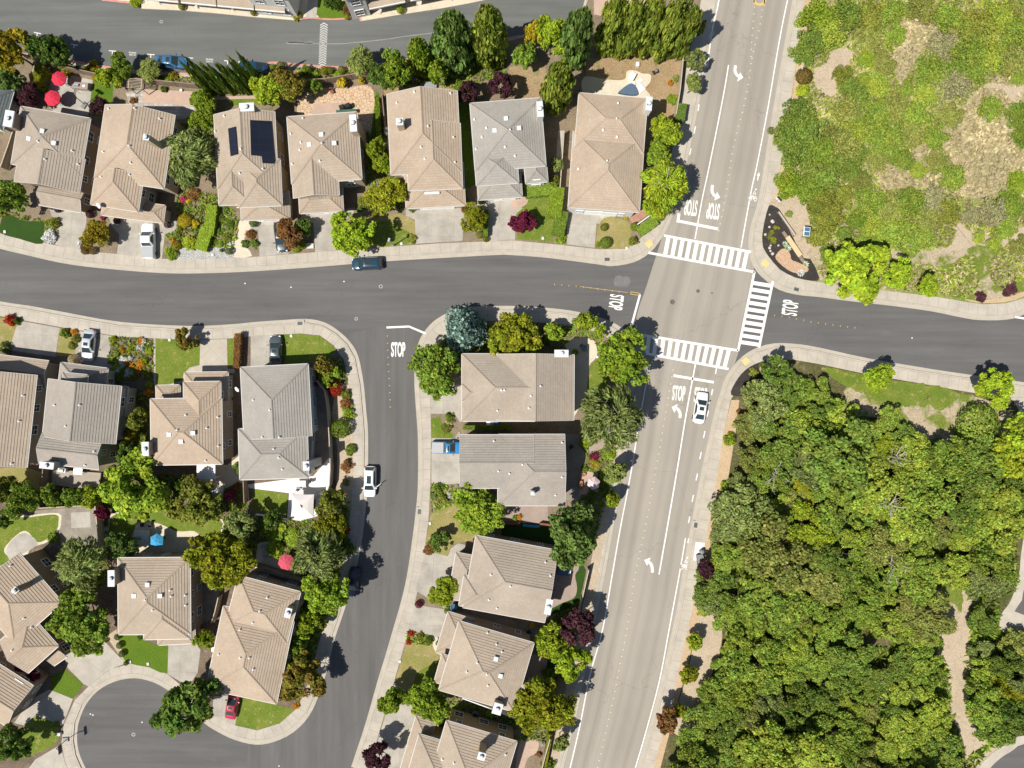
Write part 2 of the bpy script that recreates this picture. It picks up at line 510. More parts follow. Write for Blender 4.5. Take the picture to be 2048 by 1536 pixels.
M['undergrowth'] = ground_mat('wood_floor', (0.075, 0.085, 0.022), (0.14, 0.115, 0.06), 0.2, 4, (0.22, 0.17, 0.10), 0.98, 0.8, 0.5)
M['patchy'] = ground_mat('patchy_turf', (0.42, 0.34, 0.235), (0.15, 0.19, 0.03), 0.33, 5, (0.22, 0.23, 0.06), 0.98, 0.7, 0.4, 0.05)
M['flag'] = None
def paint_mat():
    m, nt, b = nodes_of('road_paint')
    pos = world_pos(nt)
    wear = ramp(nt, noise(nt, pos, 7.0, 6, 0.72), [(0.58, 0.0), (0.72, 0.75)])
    zone = ramp(nt, noise(nt, pos, 0.55, 4, 0.6), [(0.35, 0.15), (0.7, 1.0)])
    f = N(nt, 'ShaderNodeMath', operation='MULTIPLY'); nt.links.new(wear, f.inputs[0]); nt.links.new(zone, f.inputs[1])
    tone = mixc(nt, zone, (0.82, 0.80, 0.76), (0.70, 0.68, 0.63))
    nt.links.new(mixc(nt, f.outputs[0], tone, (0.33, 0.30, 0.26)), b.inputs['Base Color'])
    b.inputs['Roughness'].default_value = 0.75
    return m
M['paint'] = paint_mat()
M['paint_worn'] = ground_mat('worn_road_paint', (0.60, 0.58, 0.54), (0.72, 0.70, 0.66), 0.7, 8, None, 0.8, 0, 0.15)
M['paint_yellow'] = ground_mat('yellow_road_paint', (0.62, 0.40, 0.12), (0.66, 0.46, 0.18), 1.0, 9, None, 0.7, 0, 0.12)
M['marker'] = plain('ceramic_marker', (0.74, 0.62, 0.40), 0.4)
M['marker_amber'] = plain('amber_marker', (0.62, 0.36, 0.07), 0.4)
M['tactile'] = ground_mat('tactile_yellow', (0.70, 0.48, 0.19), (0.74, 0.54, 0.25), 0.8, 16, None, 0.8, 0, 0.12)
M['iron'] = ground_mat('cast_iron', (0.10, 0.095, 0.085), (0.16, 0.145, 0.125), 2, 14, None, 0.6, 0, 0.2)
M['disc'] = ground_mat('concrete_collar', (0.33, 0.31, 0.28), (0.38, 0.36, 0.33), 1.5, 14, None, 0.8, 0, 0.2)
M['grate'] = plain('drain_grate', (0.06, 0.075, 0.09), 0.5)

def flag_mat():
    m, nt, b = nodes_of('crazy_paving')
    pos = world_pos(nt)
    v = N(nt, 'ShaderNodeTexVoronoi', feature='DISTANCE_TO_EDGE'); v.inputs['Scale'].default_value = 2.0
    c = N(nt, 'ShaderNodeTexVoronoi'); c.inputs['Scale'].default_value = 2.0
    nt.links.new(pos, v.inputs['Vector']); nt.links.new(pos, c.inputs['Vector'])
    sep = N(nt, 'ShaderNodeSeparateColor'); nt.links.new(c.outputs['Color'], sep.inputs[0])
    tone = ramp(nt, sep.outputs[0], [(0.0, (0.56, 0.36, 0.22)), (0.5, (0.62, 0.44, 0.28)), (1.0, (0.53, 0.39, 0.27))])
    jt = ramp(nt, v.outputs['Distance'], [(0.045, 0.0), (0.075, 1.0)])
    nt.links.new(mixc(nt, jt, (0.30, 0.23, 0.15), tone), b.inputs['Base Color'])
    b.inputs['Roughness'].default_value = 0.9
    return m
M['flag'] = flag_mat()

def paving_grey():
    m, nt, b = nodes_of('slate_paving')
    pos = world_pos(nt)
    br = N(nt, 'ShaderNodeTexBrick'); br.offset = 0.37
    br.inputs['Scale'].default_value = 1.0; br.inputs['Brick Width'].default_value = 0.75; br.inputs['Row Height'].default_value = 0.5
    br.inputs['Mortar Size'].default_value = 0.02
    br.inputs['Color1'].default_value = (0.34, 0.31, 0.27, 1); br.inputs['Color2'].default_value = (0.50, 0.47, 0.42, 1); br.inputs['Mortar'].default_value = (0.16, 0.14, 0.11, 1)
    nt.links.new(pos, br.inputs['Vector'])
    nt.links.new(br.outputs[0], b.inputs['Base Color']); b.inputs['Roughness'].default_value = 0.9
    return m
M['slate'] = paving_grey()
# ------------------------------------------------------------------ terrain, roads, pavements
ZK = 0.13      # top of the kerb and pavement
def far_ground():
    mb = MB()
    mb.add([(-2500, -2500, -0.03), (2500, -2500, -0.03), (2500, 2500, -0.03), (-2500, 2500, -0.03)], [(0, 1, 2, 3)])
    mb.build('ground', M['meadow'])['kind'] = 'structure'
far_ground()
poly('street_road', [(-320, -260), (2380, -260), (2380, 1780), (-320, 1780)], 0.0, M['street'])
poly('alley_road', [(-260, -60), (-260, 170), (560, 170), (800, 150), (1200, 60), (1200, -260), (-260, -260)], 0.005, M['alley'])
poly('side_road', [(700, 668), (760, 652), (862, 656), (900, 700), (880, 1150), (760, 1720), (480, 1720), (500, 1440), (620, 1380), (700, 1100)], 0.004, M['side_street'])
AL = [(1463, -150), (1432, 0), (1405, 135), (1382, 250), (1354, 384), (1335, 440), (1316, 500), (1292, 575), (1272, 640), (1262, 760), (1250, 880), (1230, 1000), (1204, 1145), (1175, 1290), (1146, 1432), (1120, 1536), (1080, 1720)]
AR = [(1620, -150), (1592, 0), (1565, 150), (1540, 300), (1522, 400), (1509, 470), (1507, 545), (1492, 640), (1472, 720), (1450, 775), (1436, 815), (1415, 920), (1392, 1035), (1371, 1152), (1359, 1227), (1319, 1402), (1281, 1536), (1235, 1720)]
def avenue():
    a = spline(AL, False, 6); b = spline(AR, False, 6)
    n = min(len(a), len(b))
    def resample(p, k):
        d = [0]
        for i in range(1, len(p)): d.append(d[-1] + math.dist(p[i - 1], p[i]))
        out = []
        for j in range(k):
            t = d[-1] * j / (k - 1)
            i = max(1, min(len(p) - 1, next((q for q in range(1, len(p)) if d[q] >= t), len(p) - 1)))
            f = (t - d[i - 1]) / max(1e-9, d[i] - d[i - 1])
            out.append((p[i - 1][0] + (p[i][0] - p[i - 1][0]) * f, p[i - 1][1] + (p[i][1] - p[i - 1][1]) * f))
        return out
    a = resample(a, 120); b = resample(b, 120)
    V = []; F = []; U = []
    for i in range(120):
        V += [G(*a[i], 0.008), G(*b[i], 0.008)]
    for i in range(119):
        F.append((2 * i, 2 * i + 2, 2 * i + 3, 2 * i + 1))
        U.append([(0, i / 119), (0, (i + 1) / 119), (1, (i + 1) / 119), (1, i / 119)])
    mb = MB(); mb.add(V, F, 0, U)
    mb.build('avenue_road', M['avenue'])['kind'] = 'structure'
avenue()

# --- the raised blocks: the outline is the kerb, all of it pavement concrete; yards lie on top
K1 = [(-260, 100), (-60, 100), (0, 104), (60, 110), (130, 120), (215, 135), (300, 144), (400, 150), (500, 154), (527, 155), (531, 140), (541, 126), (595, 130), (672, 135), (740, 132),
      (850, 113), (950, 93), (1040, 72), (1130, 48), (1162, 30), (1172, -10), (1176, -200), (1466, -200), (1432, 0), (1405, 135), (1382, 250), (1354, 384), (1337, 432), (1320, 468), (1295, 500),
      (1264, 518), (1224, 525), (1199, 522), (1100, 509), (1024, 503), (987, 503), (880, 509), (762, 516), (640, 526), (512, 535), (420, 539), (325, 539), (200, 529), (125, 519), (50, 502), (0, 490), (-100, 462), (-260, 415)]
poly('north_pavement', K1, ZK, M['walk'], 0.16)
K2 = [(-260, 545), (-60, 594), (0, 610), (60, 619), (125, 631), (240, 651), (375, 659), (460, 656), (512, 651), (570, 647), (612, 645), (645, 651), (672, 667), (695, 689), (710, 716), (720, 768), (725, 820), (729, 870), (728, 968),
      (723, 1030), (715, 1090), (702, 1150), (680, 1224), (662, 1277), (648, 1335), (632, 1385), (612, 1428), (582, 1459), (545, 1477), (512, 1482), (475, 1474), (440, 1458), (410, 1438), (378, 1402), (345, 1378), (310, 1358),
      (268, 1349), (225, 1357), (190, 1377), (165, 1407), (150, 1445), (147, 1480), (152, 1510), (165, 1540), (190, 1580), (180, 1720), (-260, 1720)]
poly('west_pavement', K2, ZK, M['walk'], 0.16)
K3 = [(894, 634), (872, 648), (854, 668), (843, 690), (837, 718), (836, 768), (840, 830), (843, 880), (843, 968), (839, 1020), (831, 1085), (821, 1152), (809, 1205), (794, 1257), (778, 1312), (762, 1364), (737, 1452), (709, 1536), (650, 1720),
      (1078, 1720), (1119, 1536), (1145, 1432), (1174, 1290), (1203, 1145), (1229, 1000), (1249, 880), (1261, 760), (1264, 715), (1258, 690), (1243, 665), (1215, 648), (1170, 634), (1124, 626), (1070, 621), (1020, 619), (955, 620), (922, 624)]
poly('centre_pavement', K3, ZK, M['walk'], 0.16)
K4 = [(1620, -200), (1592, 0), (1565, 150), (1540, 300), (1524, 400), (1508, 455), (1504, 495), (1512, 527), (1530, 550), (1561, 573), (1600, 583), (1640, 587), (1700, 595), (1780, 604), (1861, 615), (1925, 628), (1961, 633), (2012, 632), (2048, 621), (2120, 580), (2320, 480), (2320, -200)]
poly('hillside_pavement', K4, ZK, M['walk'], 0.16)
K5 = [(2320, 812), (2120, 786), (2048, 772), (1990, 764), (1900, 751), (1836, 741), (1736, 724), (1636, 702), (1590, 695), (1548, 694), (1510, 705), (1480, 727), (1458, 757), (1448, 785), (1436, 825), (1415, 920), (1392, 1035), (1371, 1152), (1359, 1227), (1319, 1402), (1281, 1536), (1235, 1720), (2320, 1720)]
poly('wood_pavement', K5, ZK, M['walk'], 0.16)
K6 = [(-260, -200), (-260, -20), (180, -20), (205, 0), (250, 5), (284, 8), (284, 18), (356, 21), (430, 27), (500, 34), (588, 41), (620, 36), (655, 39), (690, 38), (718, 34), (722, 43), (800, 30), (880, 18), (940, 7), (1000, -6), (1100, -32), (1176, -60), (1176, -200)]
poly('alley_apron', K6, ZK, M['cream'], 0.16)
for nm, k, c in (('north_gutter', K1[23:], False), ('west_gutter', K2[:-3], False), ('centre_gutter', K3[:18] , False), ('centre_south_gutter', K3[20:] + K3[:1], False), ('hillside_gutter', K4[1:-2], False), ('wood_gutter', K5[:-1], False)):
    ribbon(nm, spline([p for p in k], False, 3), 1.1, 0.012, M['gutter'])
for nm, k in (('red_kerb_paint', K1[2:18]), ('red_kerb_paint', K6[10:16]), ('red_kerb_paint', K6[3:6])):
    ribbon(nm, spline(k, False, 3), 0.32, ZK + 0.005, M['kerb_red'])
BLOCKS_XY = [[(G(*p).x, G(*p).y) for p in k] for k in (K1, K2, K3, K4, K5)]
def inside(x, y, P):
    c = False
    j = len(P) - 1
    for i in range(len(P)):
        if (P[i][1] > y) != (P[j][1] > y) and x < (P[j][0] - P[i][0]) * (y - P[i][1]) / (P[j][1] - P[i][1]) + P[i][0]: c = not c
        j = i
    return c
def kerb_joints():
    mb = MB()
    for bi, k in ((0, K1[26:]), (1, K2[1:-3]), (2, K3[:18]), (2, K3[20:]), (3, K4[1:-2]), (4, K5[1:-1])):
        B = BLOCKS_XY[bi]
        pts = [G(*p) for p in spline(k, False, 4)]
        L = []
        for i, p in enumerate(pts):
            a = pts[max(0, i - 1)]; b = pts[min(len(pts) - 1, i + 1)]
            d = Vector((b.x - a.x, b.y - a.y, 0)); d.normalize()
            nn = Vector((d.y, -d.x, 0))
            t = p + nn * 0.8
            if not inside(t.x, t.y, B): nn = -nn
            L.append((p, nn))
        ribbon_mesh(mb, [q + nn * 0.22 for q, nn in L], 0.035, ZK + 0.004)
        acc = 0.0
        for i in range(1, len(L)):
            seg = (L[i][0] - L[i - 1][0]).length
            while acc < seg:
                q = L[i - 1][0].lerp(L[i][0], acc / seg); nn = L[i][1]
                ribbon_mesh(mb, [q + nn * 0.26, q + nn * 1.7], 0.035, ZK + 0.004)
                acc += 1.55
            acc -= seg
    mb.build('pavement_joints', M['joint'])['kind'] = 'structure'
kerb_joints()

# --- yards and what lies on them.  (name, material, layer, smoothing, outline)
LAYER = {0: 0.142, 1: 0.150, 2: 0.158, 3: 0.166, 4: 0.174}
Y = [
 # block yards
 ('north_yard', 'soil', 0, 0, [(-240, 108), (0, 112), (60, 118), (130, 127), (215, 142), (300, 150), (400, 157), (530, 160), (534, 142), (543, 131), (595, 135), (672, 140), (740, 137), (850, 118), (950, 98), (1040, 77), (1130, 53), (1165, 34), (1178, -10),
    (1180, -180), (1404, -180), (1402, 0), (1372, 135), (1352, 250), (1330, 384), (1310, 432), (1296, 458), (1277, 482), (1250, 498), (1199, 499), (1100, 488), (1024, 481), (987, 483), (880, 487), (762, 495), (640, 504), (512, 514), (420, 519), (325, 518), (200, 505), (105, 490), (50, 477), (0, 467), (-100, 440), (-240, 395)]),
 ('west_yard', 'mulch', 0, 0, [(-240, 575), (-60, 622), (0, 632), (60, 643), (125, 655), (240, 673), (375, 680), (460, 677), (512, 672), (600, 667), (640, 671), (668, 691), (688, 720), (697, 768), (703, 820), (707, 870), (706, 968),
    (700, 1030), (690, 1095), (676, 1160), (654, 1236), (638, 1285), (624, 1340), (610, 1385), (592, 1418), (560, 1446), (515, 1460), (471, 1450), (425, 1430), (392, 1402), (358, 1366), (335, 1347), (300, 1333), (262, 1327), (222, 1337), (178, 1372), (150, 1400), (128, 1450), (124, 1485), (130, 1520), (145, 1560), (160, 1700), (-240, 1700)]),
 ('centre_yard', 'soil', 0, 0, [(905, 662), (880, 685), (866, 712), (861, 768), (862, 880), (861, 968), (857, 1040), (850, 1095), (840, 1160), (818, 1257), (788, 1364), (762, 1452), (738, 1536), (690, 1700), (1050, 1700), (1095, 1536), (1120, 1432), (1150, 1290), (1178, 1145), (1204, 1000), (1224, 880), (1236, 760), (1240, 715), (1232, 690), (1205, 668), (1150, 652), (1100, 646), (1020, 641), (955, 642), (925, 647)]),
 ('hillside', 'meadow', 0, 0, [(1645, -180), (1616, 0), (1590, 140), (1566, 300), (1552, 384), (1537, 412), (1527, 446), (1523, 474), (1525, 495), (1535, 512), (1559, 540), (1590, 556), (1625, 563), (1700, 573), (1780, 583), (1861, 592), (1925, 603), (1965, 609), (2010, 607), (2048, 596), (2110, 555), (2300, 460), (2300, -180)]),
 ('wood_ground', 'undergrowth', 0, 0, [(2300, 845), (2120, 818), (2048, 804), (1990, 793), (1900, 778), (1836, 766), (1736, 749), (1636, 728), (1590, 720), (1552, 718), (1522, 724), (1496, 742), (1478, 768), (1461, 800), (1446, 868), (1424, 1018), (1410, 1080), (1386, 1210), (1341, 1410), (1306, 1536), (1262, 1700), (2300, 1700)]),
 ('alley_planting', 'mulch', 0, 0, [(-240, -180), (-240, -30), (180, -30), (200, -8), (288, -4), (288, -180)]),
 # --- north row, front gardens
 ('artificial_lawn', 'turf', 1, 3, [(8, 434), (25, 431), (45, 440), (62, 443), (88, 442), (90, 452), (86, 488), (40, 478), (2, 466), (3, 445)]),
 ('driveway', 'drive', 2, 0, [(98, 412), (174, 424), (174, 446), (160, 500), (112, 490), (119, 440), (105, 433)]),
 ('driveway', 'drive', 2, 0, [(218, 434), (240, 438), (325, 445), (354, 440), (354, 458), (346, 467), (331, 468), (325, 518), (235, 509), (240, 470), (226, 455)]),
 ('gravel_bed', 'gravel', 1, 0, [(350, 497), (430, 495), (450, 490), (470, 470), (478, 480), (480, 516), (420, 519), (352, 519)]),
 ('stone_path', 'cream', 2, 2, [(480, 442), (500, 440), (502, 462), (490, 475), (492, 492), (505, 512), (471, 515), (470, 490), (476, 468)]),
 ('driveway', 'drive', 2, 0, [(500, 440), (578, 434), (585, 445), (578, 508), (520, 513), (517, 460), (502, 460)]),
 ('driveway', 'drive', 2, 0, [(603, 424), (690, 419), (708, 416), (708, 428), (695, 438), (684, 442), (686, 500), (631, 505), (627, 446), (604, 446)]),
 ('front_lawn', 'lawn_dry', 1, 0, [(700, 436), (735, 432), (800, 428), (812, 432), (832, 444), (833, 488), (762, 495), (690, 500), (688, 446)]),
 ('front_lawn_green', 'lawn', 2, 3, [(740, 448), (790, 442), (800, 455), (825, 470), (818, 488), (765, 492), (735, 478)]),
 ('driveway', 'drive', 2, 0, [(810, 412), (927, 408), (928, 442), (925, 482), (832, 488), (830, 440), (812, 432)]),
 ('driveway', 'drive', 2, 0, [(950, 398), (1042, 392), (1044, 418), (1032, 428), (1030, 480), (977, 483), (972, 425), (955, 412)]),
 ('brick_path', 'pink', 3, 2, [(1024, 398), (1040, 392), (1055, 395), (1054, 408), (1040, 416), (1026, 420)]),
 ('front_lawn', 'lawn', 1, 0, [(1032, 422), (1058, 398), (1105, 390), (1110, 418), (1106, 484), (1034, 479)]),
 ('driveway', 'drive', 2, 0, [(1134, 412), (1200, 420), (1200, 436), (1193, 445), (1189, 496), (1134, 489)]),
 ('flagstone_path', 'slate', 1, 2, [(1196, 422), (1222, 424), (1222, 432), (1205, 446), (1193, 446)]),
 ('front_lawn', 'lawn_dry', 1, 2, [(1215, 434), (1240, 438), (1258, 445), (1262, 470), (1258, 496), (1200, 494), (1193, 470), (1200, 445)]),
 ('red_gravel_bed', 'gravel_red', 1, 2, [(1260, 424), (1285, 410), (1298, 425), (1280, 440), (1262, 446)]),
 # --- north row, back yards
 ('back_patio', 'patio', 1, 0, [(92, 146), (150, 153), (187, 161), (178, 232), (110, 226), (96, 212), (88, 185)]),
 ('back_lawn', 'lawn_fresh', 1, 0, [(187, 162), (228, 170), (224, 235), (178, 232)]),
 ('brick_patio', 'pink', 2, 0, [(290, 180), (391, 184), (390, 212), (284, 206)]),
 ('slate_patio', 'slate', 1, 0, [(252, 186), (291, 179), (391, 184), (392, 236), (340, 240), (262, 215)]),
 ('back_lawn', 'lawn', 1, 0, [(462, 199), (520, 197), (520, 210), (458, 212)]),
 ('garden_wall_cap', 'pink', 1, 0, [(418, 194), (520, 192), (520, 198), (420, 200)]),
 ('back_patio', 'flag', 1, 3, [(594, 232), (600, 200), (628, 184), (660, 176), (690, 178), (725, 171), (748, 185), (748, 262), (700, 270), (600, 262)]),
 ('brick_patio', 'pink', 2, 0, [(628, 208), (682, 206), (700, 212), (706, 232), (624, 234)]),
 ('side_lawn', 'lawn_fresh', 1, 0, [(752, 185), (758, 185), (764, 300), (755, 330), (735, 330)]),
 ('back_yard', 'dry_yard', 1, 0, [(768, 172), (905, 165), (905, 200), (770, 215)]),
 ('side_lawn', 'lawn_fresh', 1, 0, [(918, 200), (938, 202), (950, 370), (930, 380), (926, 330)]),
 ('back_yard', 'dry_yard', 1, 0, [(1018, 135), (1090, 125), (1098, 200), (1040, 200), (1020, 175)]),
 ('back_yard', 'dry_yard', 1, 0, [(1172, 118), (1372, 110), (1352, 230), (1340, 300), (1290, 300), (1170, 260)]),
 ('back_patio', 'cream', 2, 4, [(1168, 155), (1215, 160), (1248, 160), (1254, 143), (1270, 142), (1285, 148), (1300, 150), (1300, 165), (1290, 178), (1296, 196), (1210, 200), (1168, 190)]),
 ('side_path', 'patio', 1, 0, [(1116, 262), (1128, 262), (1120, 390), (1108, 390)]),
 # --- west block
 ('front_lawn', 'lawn_dry', 1, 0, [(-60, 622), (-2, 634), (36, 642), (24, 700), (-60, 690)]),
 ('driveway', 'drive', 2, 0, [(38, 641), (121, 656), (112, 714), (20, 700)]),
 ('front_lawn', 'lawn_dry', 1, 0, [(121, 657), (158, 662), (150, 712), (113, 712)]),
 ('driveway', 'drive', 2, 0, [(158, 662), (226, 672), (216, 726), (238, 735), (230, 760), (150, 716)]),
 ('lawn_edging', 'patio', 1, 0, [(308, 676), (404, 680), (403, 738), (372, 745), (366, 765), (345, 772), (311, 800), (308, 740)]),
 ('front_lawn', 'lawn', 2, 0, [(312, 677), (401, 681), (400, 730), (380, 735), (368, 748), (365, 762), (340, 768), (313, 798), (312, 740)]),
 ('driveway', 'drive_diag', 2, 0, [(402, 680), (455, 678), (456, 738), (470, 738), (470, 746), (372, 748), (378, 738), (401, 732)]),
 ('lawn_strip', 'lawn', 1, 0, [(456, 678), (470, 677), (468, 732), (456, 732)]),
 ('driveway', 'drive', 2, 0, [(502, 673), (562, 669), (566, 731), (502, 735)]),
 ('front_lawn', 'lawn', 1, 0, [(562, 669), (600, 668), (640, 672), (664, 690), (674, 702), (660, 716), (620, 724), (567, 728)]),
 ('pavement_verge', 'dirt', 1, 0, [(672, 770), (699, 770), (704, 820), (707, 870), (706, 968), (700, 1020), (672, 1000), (676, 900), (664, 830)]),
 ('side_path', 'patio_dark', 1, 0, [(612, 745), (634, 760), (650, 770), (656, 800), (661, 870), (662, 935), (640, 945), (612, 930)]),
 ('white_patio', 'white_pave', 2, 0, [(494, 969), (627, 952), (645, 932), (661, 912), (662, 962), (656, 985), (640, 1000), (641, 1030), (620, 1036), (600, 1042), (575, 1036), (579, 986), (500, 976)]),
 ('back_lawn', 'lawn', 1, 0, [(506, 976), (576, 988), (574, 1030), (506, 1022)]),
 ('back_patio', 'cream', 1, 0, [(400, 925), (455, 930), (480, 910), (490, 940), (484, 965), (455, 975), (430, 985), (400, 960)]),
 ('back_lawn', 'lawn_dry', 1, 0, [(-40, 938), (18, 935), (60, 936), (84, 945), (80, 985), (40, 990), (-40, 985)]),
 ('back_patio', 'patio_dark', 1, 0, [(58, 1022), (190, 1011), (202, 1100), (150, 1110), (135, 1100), (112, 1070), (121, 1042)]),
 ('patio_pad', 'patio', 2, 0, [(143, 1025), (181, 1023), (183, 1054), (144, 1056)]),
 ('lawn_edging', 'cream', 1, 3, [(-40, 1042), (60, 1030), (118, 1026), (123, 1045), (118, 1062), (95, 1084), (78, 1090), (60, 1100), (40, 1140), (-40, 1150)]),
 ('back_lawn', 'lawn', 2, 3, [(-40, 1046), (60, 1034), (113, 1029), (118, 1044), (114, 1060), (91, 1080), (74, 1083), (58, 1064), (42, 1064), (14, 1090), (10, 1104), (20, 1118), (0, 1132), (-40, 1140)]),
 ('back_patio', 'patio', 2, 2, [(14, 1096), (32, 1074), (46, 1066), (58, 1068), (78, 1088), (40, 1110), (20, 1118)]),
 ('lawn_edging', 'cream', 1, 3, [(218, 1040), (235, 1024), (300, 1018), (380, 1030), (445, 1038), (442, 1070), (425, 1090), (380, 1100), (225, 1100)]),
 ('back_lawn', 'lawn', 2, 3, [(221, 1042), (238, 1027), (300, 1021), (380, 1032), (442, 1040), (440, 1066), (425, 1086), (408, 1078), (390, 1062), (355, 1062), (322, 1048), (290, 1042), (272, 1050), (266, 1085), (224, 1085)]),
 ('back_patio', 'cream', 3, 2, [(271, 1054), (285, 1044), (306, 1045), (330, 1056), (352, 1064), (390, 1064), (410, 1080), (415, 1110), (272, 1112)]),
 ('back_patio', 'cream', 1, 0, [(515, 1085), (560, 1080), (560, 1110), (600, 1150), (618, 1165), (600, 1182), (510, 1150)]),
 ('pebble_bed', 'gravel', 2, 0, [(522, 1088), (558, 1082), (556, 1112), (526, 1116)]),
 ('front_verge', 'dirt', 1, 0, [(214, 1272), (234, 1258), (240, 1290), (255, 1325), (250, 1326)]),
 ('front_lawn', 'lawn_fresh', 2, 2, [(238, 1252), (250, 1262), (275, 1272), (310, 1288), (338, 1292), (336, 1346), (300, 1334), (253, 1324), (246, 1300)]),
 ('driveway', 'drive', 2, 0, [(338, 1286), (394, 1286), (402, 1300), (396, 1345), (378, 1372), (336, 1347)]),
 ('driveway', 'drive_tilt', 2, 0, [(205, 1276), (252, 1326), (220, 1338), (178, 1372), (168, 1367), (137, 1335), (130, 1312), (150, 1300)]),
 ('front_lawn', 'lawn_fresh', 2, 0, [(133, 1337), (168, 1368), (148, 1396), (103, 1380), (104, 1352)]),
 ('driveway', 'drive_tilt', 2, 0, [(100, 1378), (147, 1397), (126, 1452), (72, 1430), (50, 1450), (30, 1445), (60, 1400)]),
 ('front_lawn', 'lawn', 2, 0, [(73, 1430), (122, 1448), (119, 1478), (102, 1494), (50, 1516), (30, 1500), (52, 1450)]),
 ('driveway', 'drive_tilt', 2, 0, [(72, 1518), (123, 1488), (130, 1520), (146, 1560), (100, 1600), (40, 1560)]),
 ('driveway', 'drive', 2, 0, [(428, 1392), (482, 1388), (472, 1450), (425, 1430)]),
 ('front_lawn', 'lawn', 2, 0, [(482, 1392), (540, 1404), (590, 1418), (560, 1445), (515, 1459), (471, 1449)]),
 ('side_path', 'patio_dark', 1, 0, [(384, 1150), (436, 1165), (440, 1190), (420, 1240), (400, 1250), (384, 1230)]),
 # --- centre block
 ('driveway', 'drive', 2, 0, [(862, 770), (924, 770), (924, 842), (920, 845), (910, 828), (862, 827)]),
 ('front_lawn', 'lawn', 1, 0, [(862, 838), (880, 832), (886, 850), (908, 870), (905, 876), (863, 876)]),
 ('driveway', 'drive', 2, 0, [(863, 876), (910, 876), (918, 862), (924, 876), (924, 968), (863, 968)]),
 ('front_lawn', 'lawn_dry', 1, 0, [(861, 1030), (880, 1012), (925, 1005), (960, 1060), (945, 1080), (912, 1086), (900, 1095), (896, 1112), (850, 1100)]),
 ('driveway', 'drive', 2, 0, [(850, 1100), (896, 1112), (902, 1096), (916, 1086), (934, 1090), (914, 1110), (898, 1200), (888, 1216), (832, 1180)]),
 ('driveway', 'drive', 2, 0, [(829, 1209), (893, 1218), (897, 1226), (878, 1275), (816, 1258)]),
 ('walk_edge', 'cream', 2, 2, [(866, 1275), (876, 1270), (876, 1295), (888, 1306), (886, 1312), (868, 1298)]),
 ('front_lawn', 'lawn_dry', 1, 0, [(814, 1285), (868, 1285), (886, 1312), (885, 1350), (870, 1375), (830, 1395), (790, 1362)]),
 ('front_lawn_green', 'lawn', 2, 3, [(835, 1345), (860, 1330), (880, 1325), (884, 1350), (868, 1375), (838, 1385), (828, 1370)]),
 ('driveway', 'drive', 2, 0, [(790, 1365), (840, 1400), (828, 1440), (800, 1536), (780, 1600), (715, 1600), (740, 1532), (765, 1450)]),
 ('back_patio', 'cream', 2, 3, [(1130, 690), (1150, 676), (1168, 673), (1188, 682), (1195, 700), (1190, 718), (1178, 732), (1176, 770), (1172, 795), (1158, 815), (1150, 830), (1138, 830), (1138, 715)]),
 ('back_lawn', 'lawn', 2, 0, [(1178, 734), (1200, 712), (1215, 730), (1218, 795), (1160, 820), (1172, 796)]),
 ('back_patio', 'patio_dark', 1, 0, [(1124, 866), (1160, 870), (1172, 912), (1168, 940), (1160, 1000), (1124, 1000)]),
 ('winding_path', 'paver', 2, 3, [(1170, 895), (1190, 888), (1208, 874), (1212, 884), (1200, 900), (1178, 906)]),
 ('side_yard', 'mulch', 1, 0, [(1170, 905), (1205, 900), (1215, 930), (1200, 985), (1160, 985)]),
 ('garden_patio', 'pink', 2, 0, [(1162, 940), (1195, 945), (1196, 985), (1158, 990)]),
 ('back_patio', 'paver', 1, 0, [(1000, 1012), (1095, 1012), (1098, 1046), (1002, 1044)]),
 ('artificial_lawn', 'turf', 1, 0, [(1004, 1044), (1112, 1048), (1120, 1105), (1100, 1130), (1000, 1100)]),
 ('back_patio', 'paver', 2, 3, [(1100, 1112), (1125, 1098), (1150, 1112), (1158, 1135), (1150, 1150), (1154, 1175), (1148, 1195), (1125, 1205), (1105, 1215), (1092, 1215), (1095, 1150)]),
 ('artificial_lawn', 'turf', 1, 0, [(1150, 1100), (1172, 1140), (1164, 1195), (1130, 1220), (1100, 1230), (1120, 1150)]),
 ('back_patio', 'pink', 1, 0, [(1064, 1308), (1102, 1314), (1090, 1362), (1050, 1400), (1040, 1380)]),
 ('artificial_lawn', 'turf', 1, 0, [(1096, 1314), (1116, 1318), (1108, 1345), (1092, 1340)]),
 ('back_patio', 'pink', 1, 3, [(1040, 1480), (1066, 1478), (1078, 1486), (1072, 1505), (1055, 1516), (1044, 1550), (1030, 1560)]),
 ('side_path', 'patio_dark', 1, 0, [(905, 1215), (920, 1215), (1095, 1258), (1090, 1280), (920, 1240)]),
 ('verge', 'dirt', 1, 0, [(1240, 880), (1226, 880), (1204, 1000), (1180, 1140), (1196, 1145), (1222, 1000)]),
 ('verge', 'dirt', 1, 0, [(1198, 1145), (1178, 1145), (1150, 1290), (1120, 1432), (1095, 1536), (1112, 1536), (1139, 1432), (1168, 1290)]),
 # --- hillside corner
 ('dirt_clearing', 'dirt', 1, 3, [(1540, 405), (1556, 392), (1590, 390), (1610, 396), (1620, 415), (1618, 450), (1632, 480), (1652, 500), (1660, 512), (1640, 530), (1612, 520), (1585, 480), (1555, 425)]),
 ('planting_bed', 'mulch_black', 2, 2, [(1537, 412), (1550, 414), (1560, 422), (1572, 448), (1586, 476), (1605, 516), (1620, 518), (1638, 556), (1625, 562), (1590, 555), (1559, 539), (1536, 512), (1526, 495), (1524, 474), (1528, 446)]),
 ('straw_strip', 'straw', 1, 0, [(1617, -100), (1640, -100), (1634, 20), (1622, 60), (1606, 140), (1596, 195), (1580, 300), (1566, 392), (1540, 405), (1552, 384), (1567, 300), (1591, 140)]),
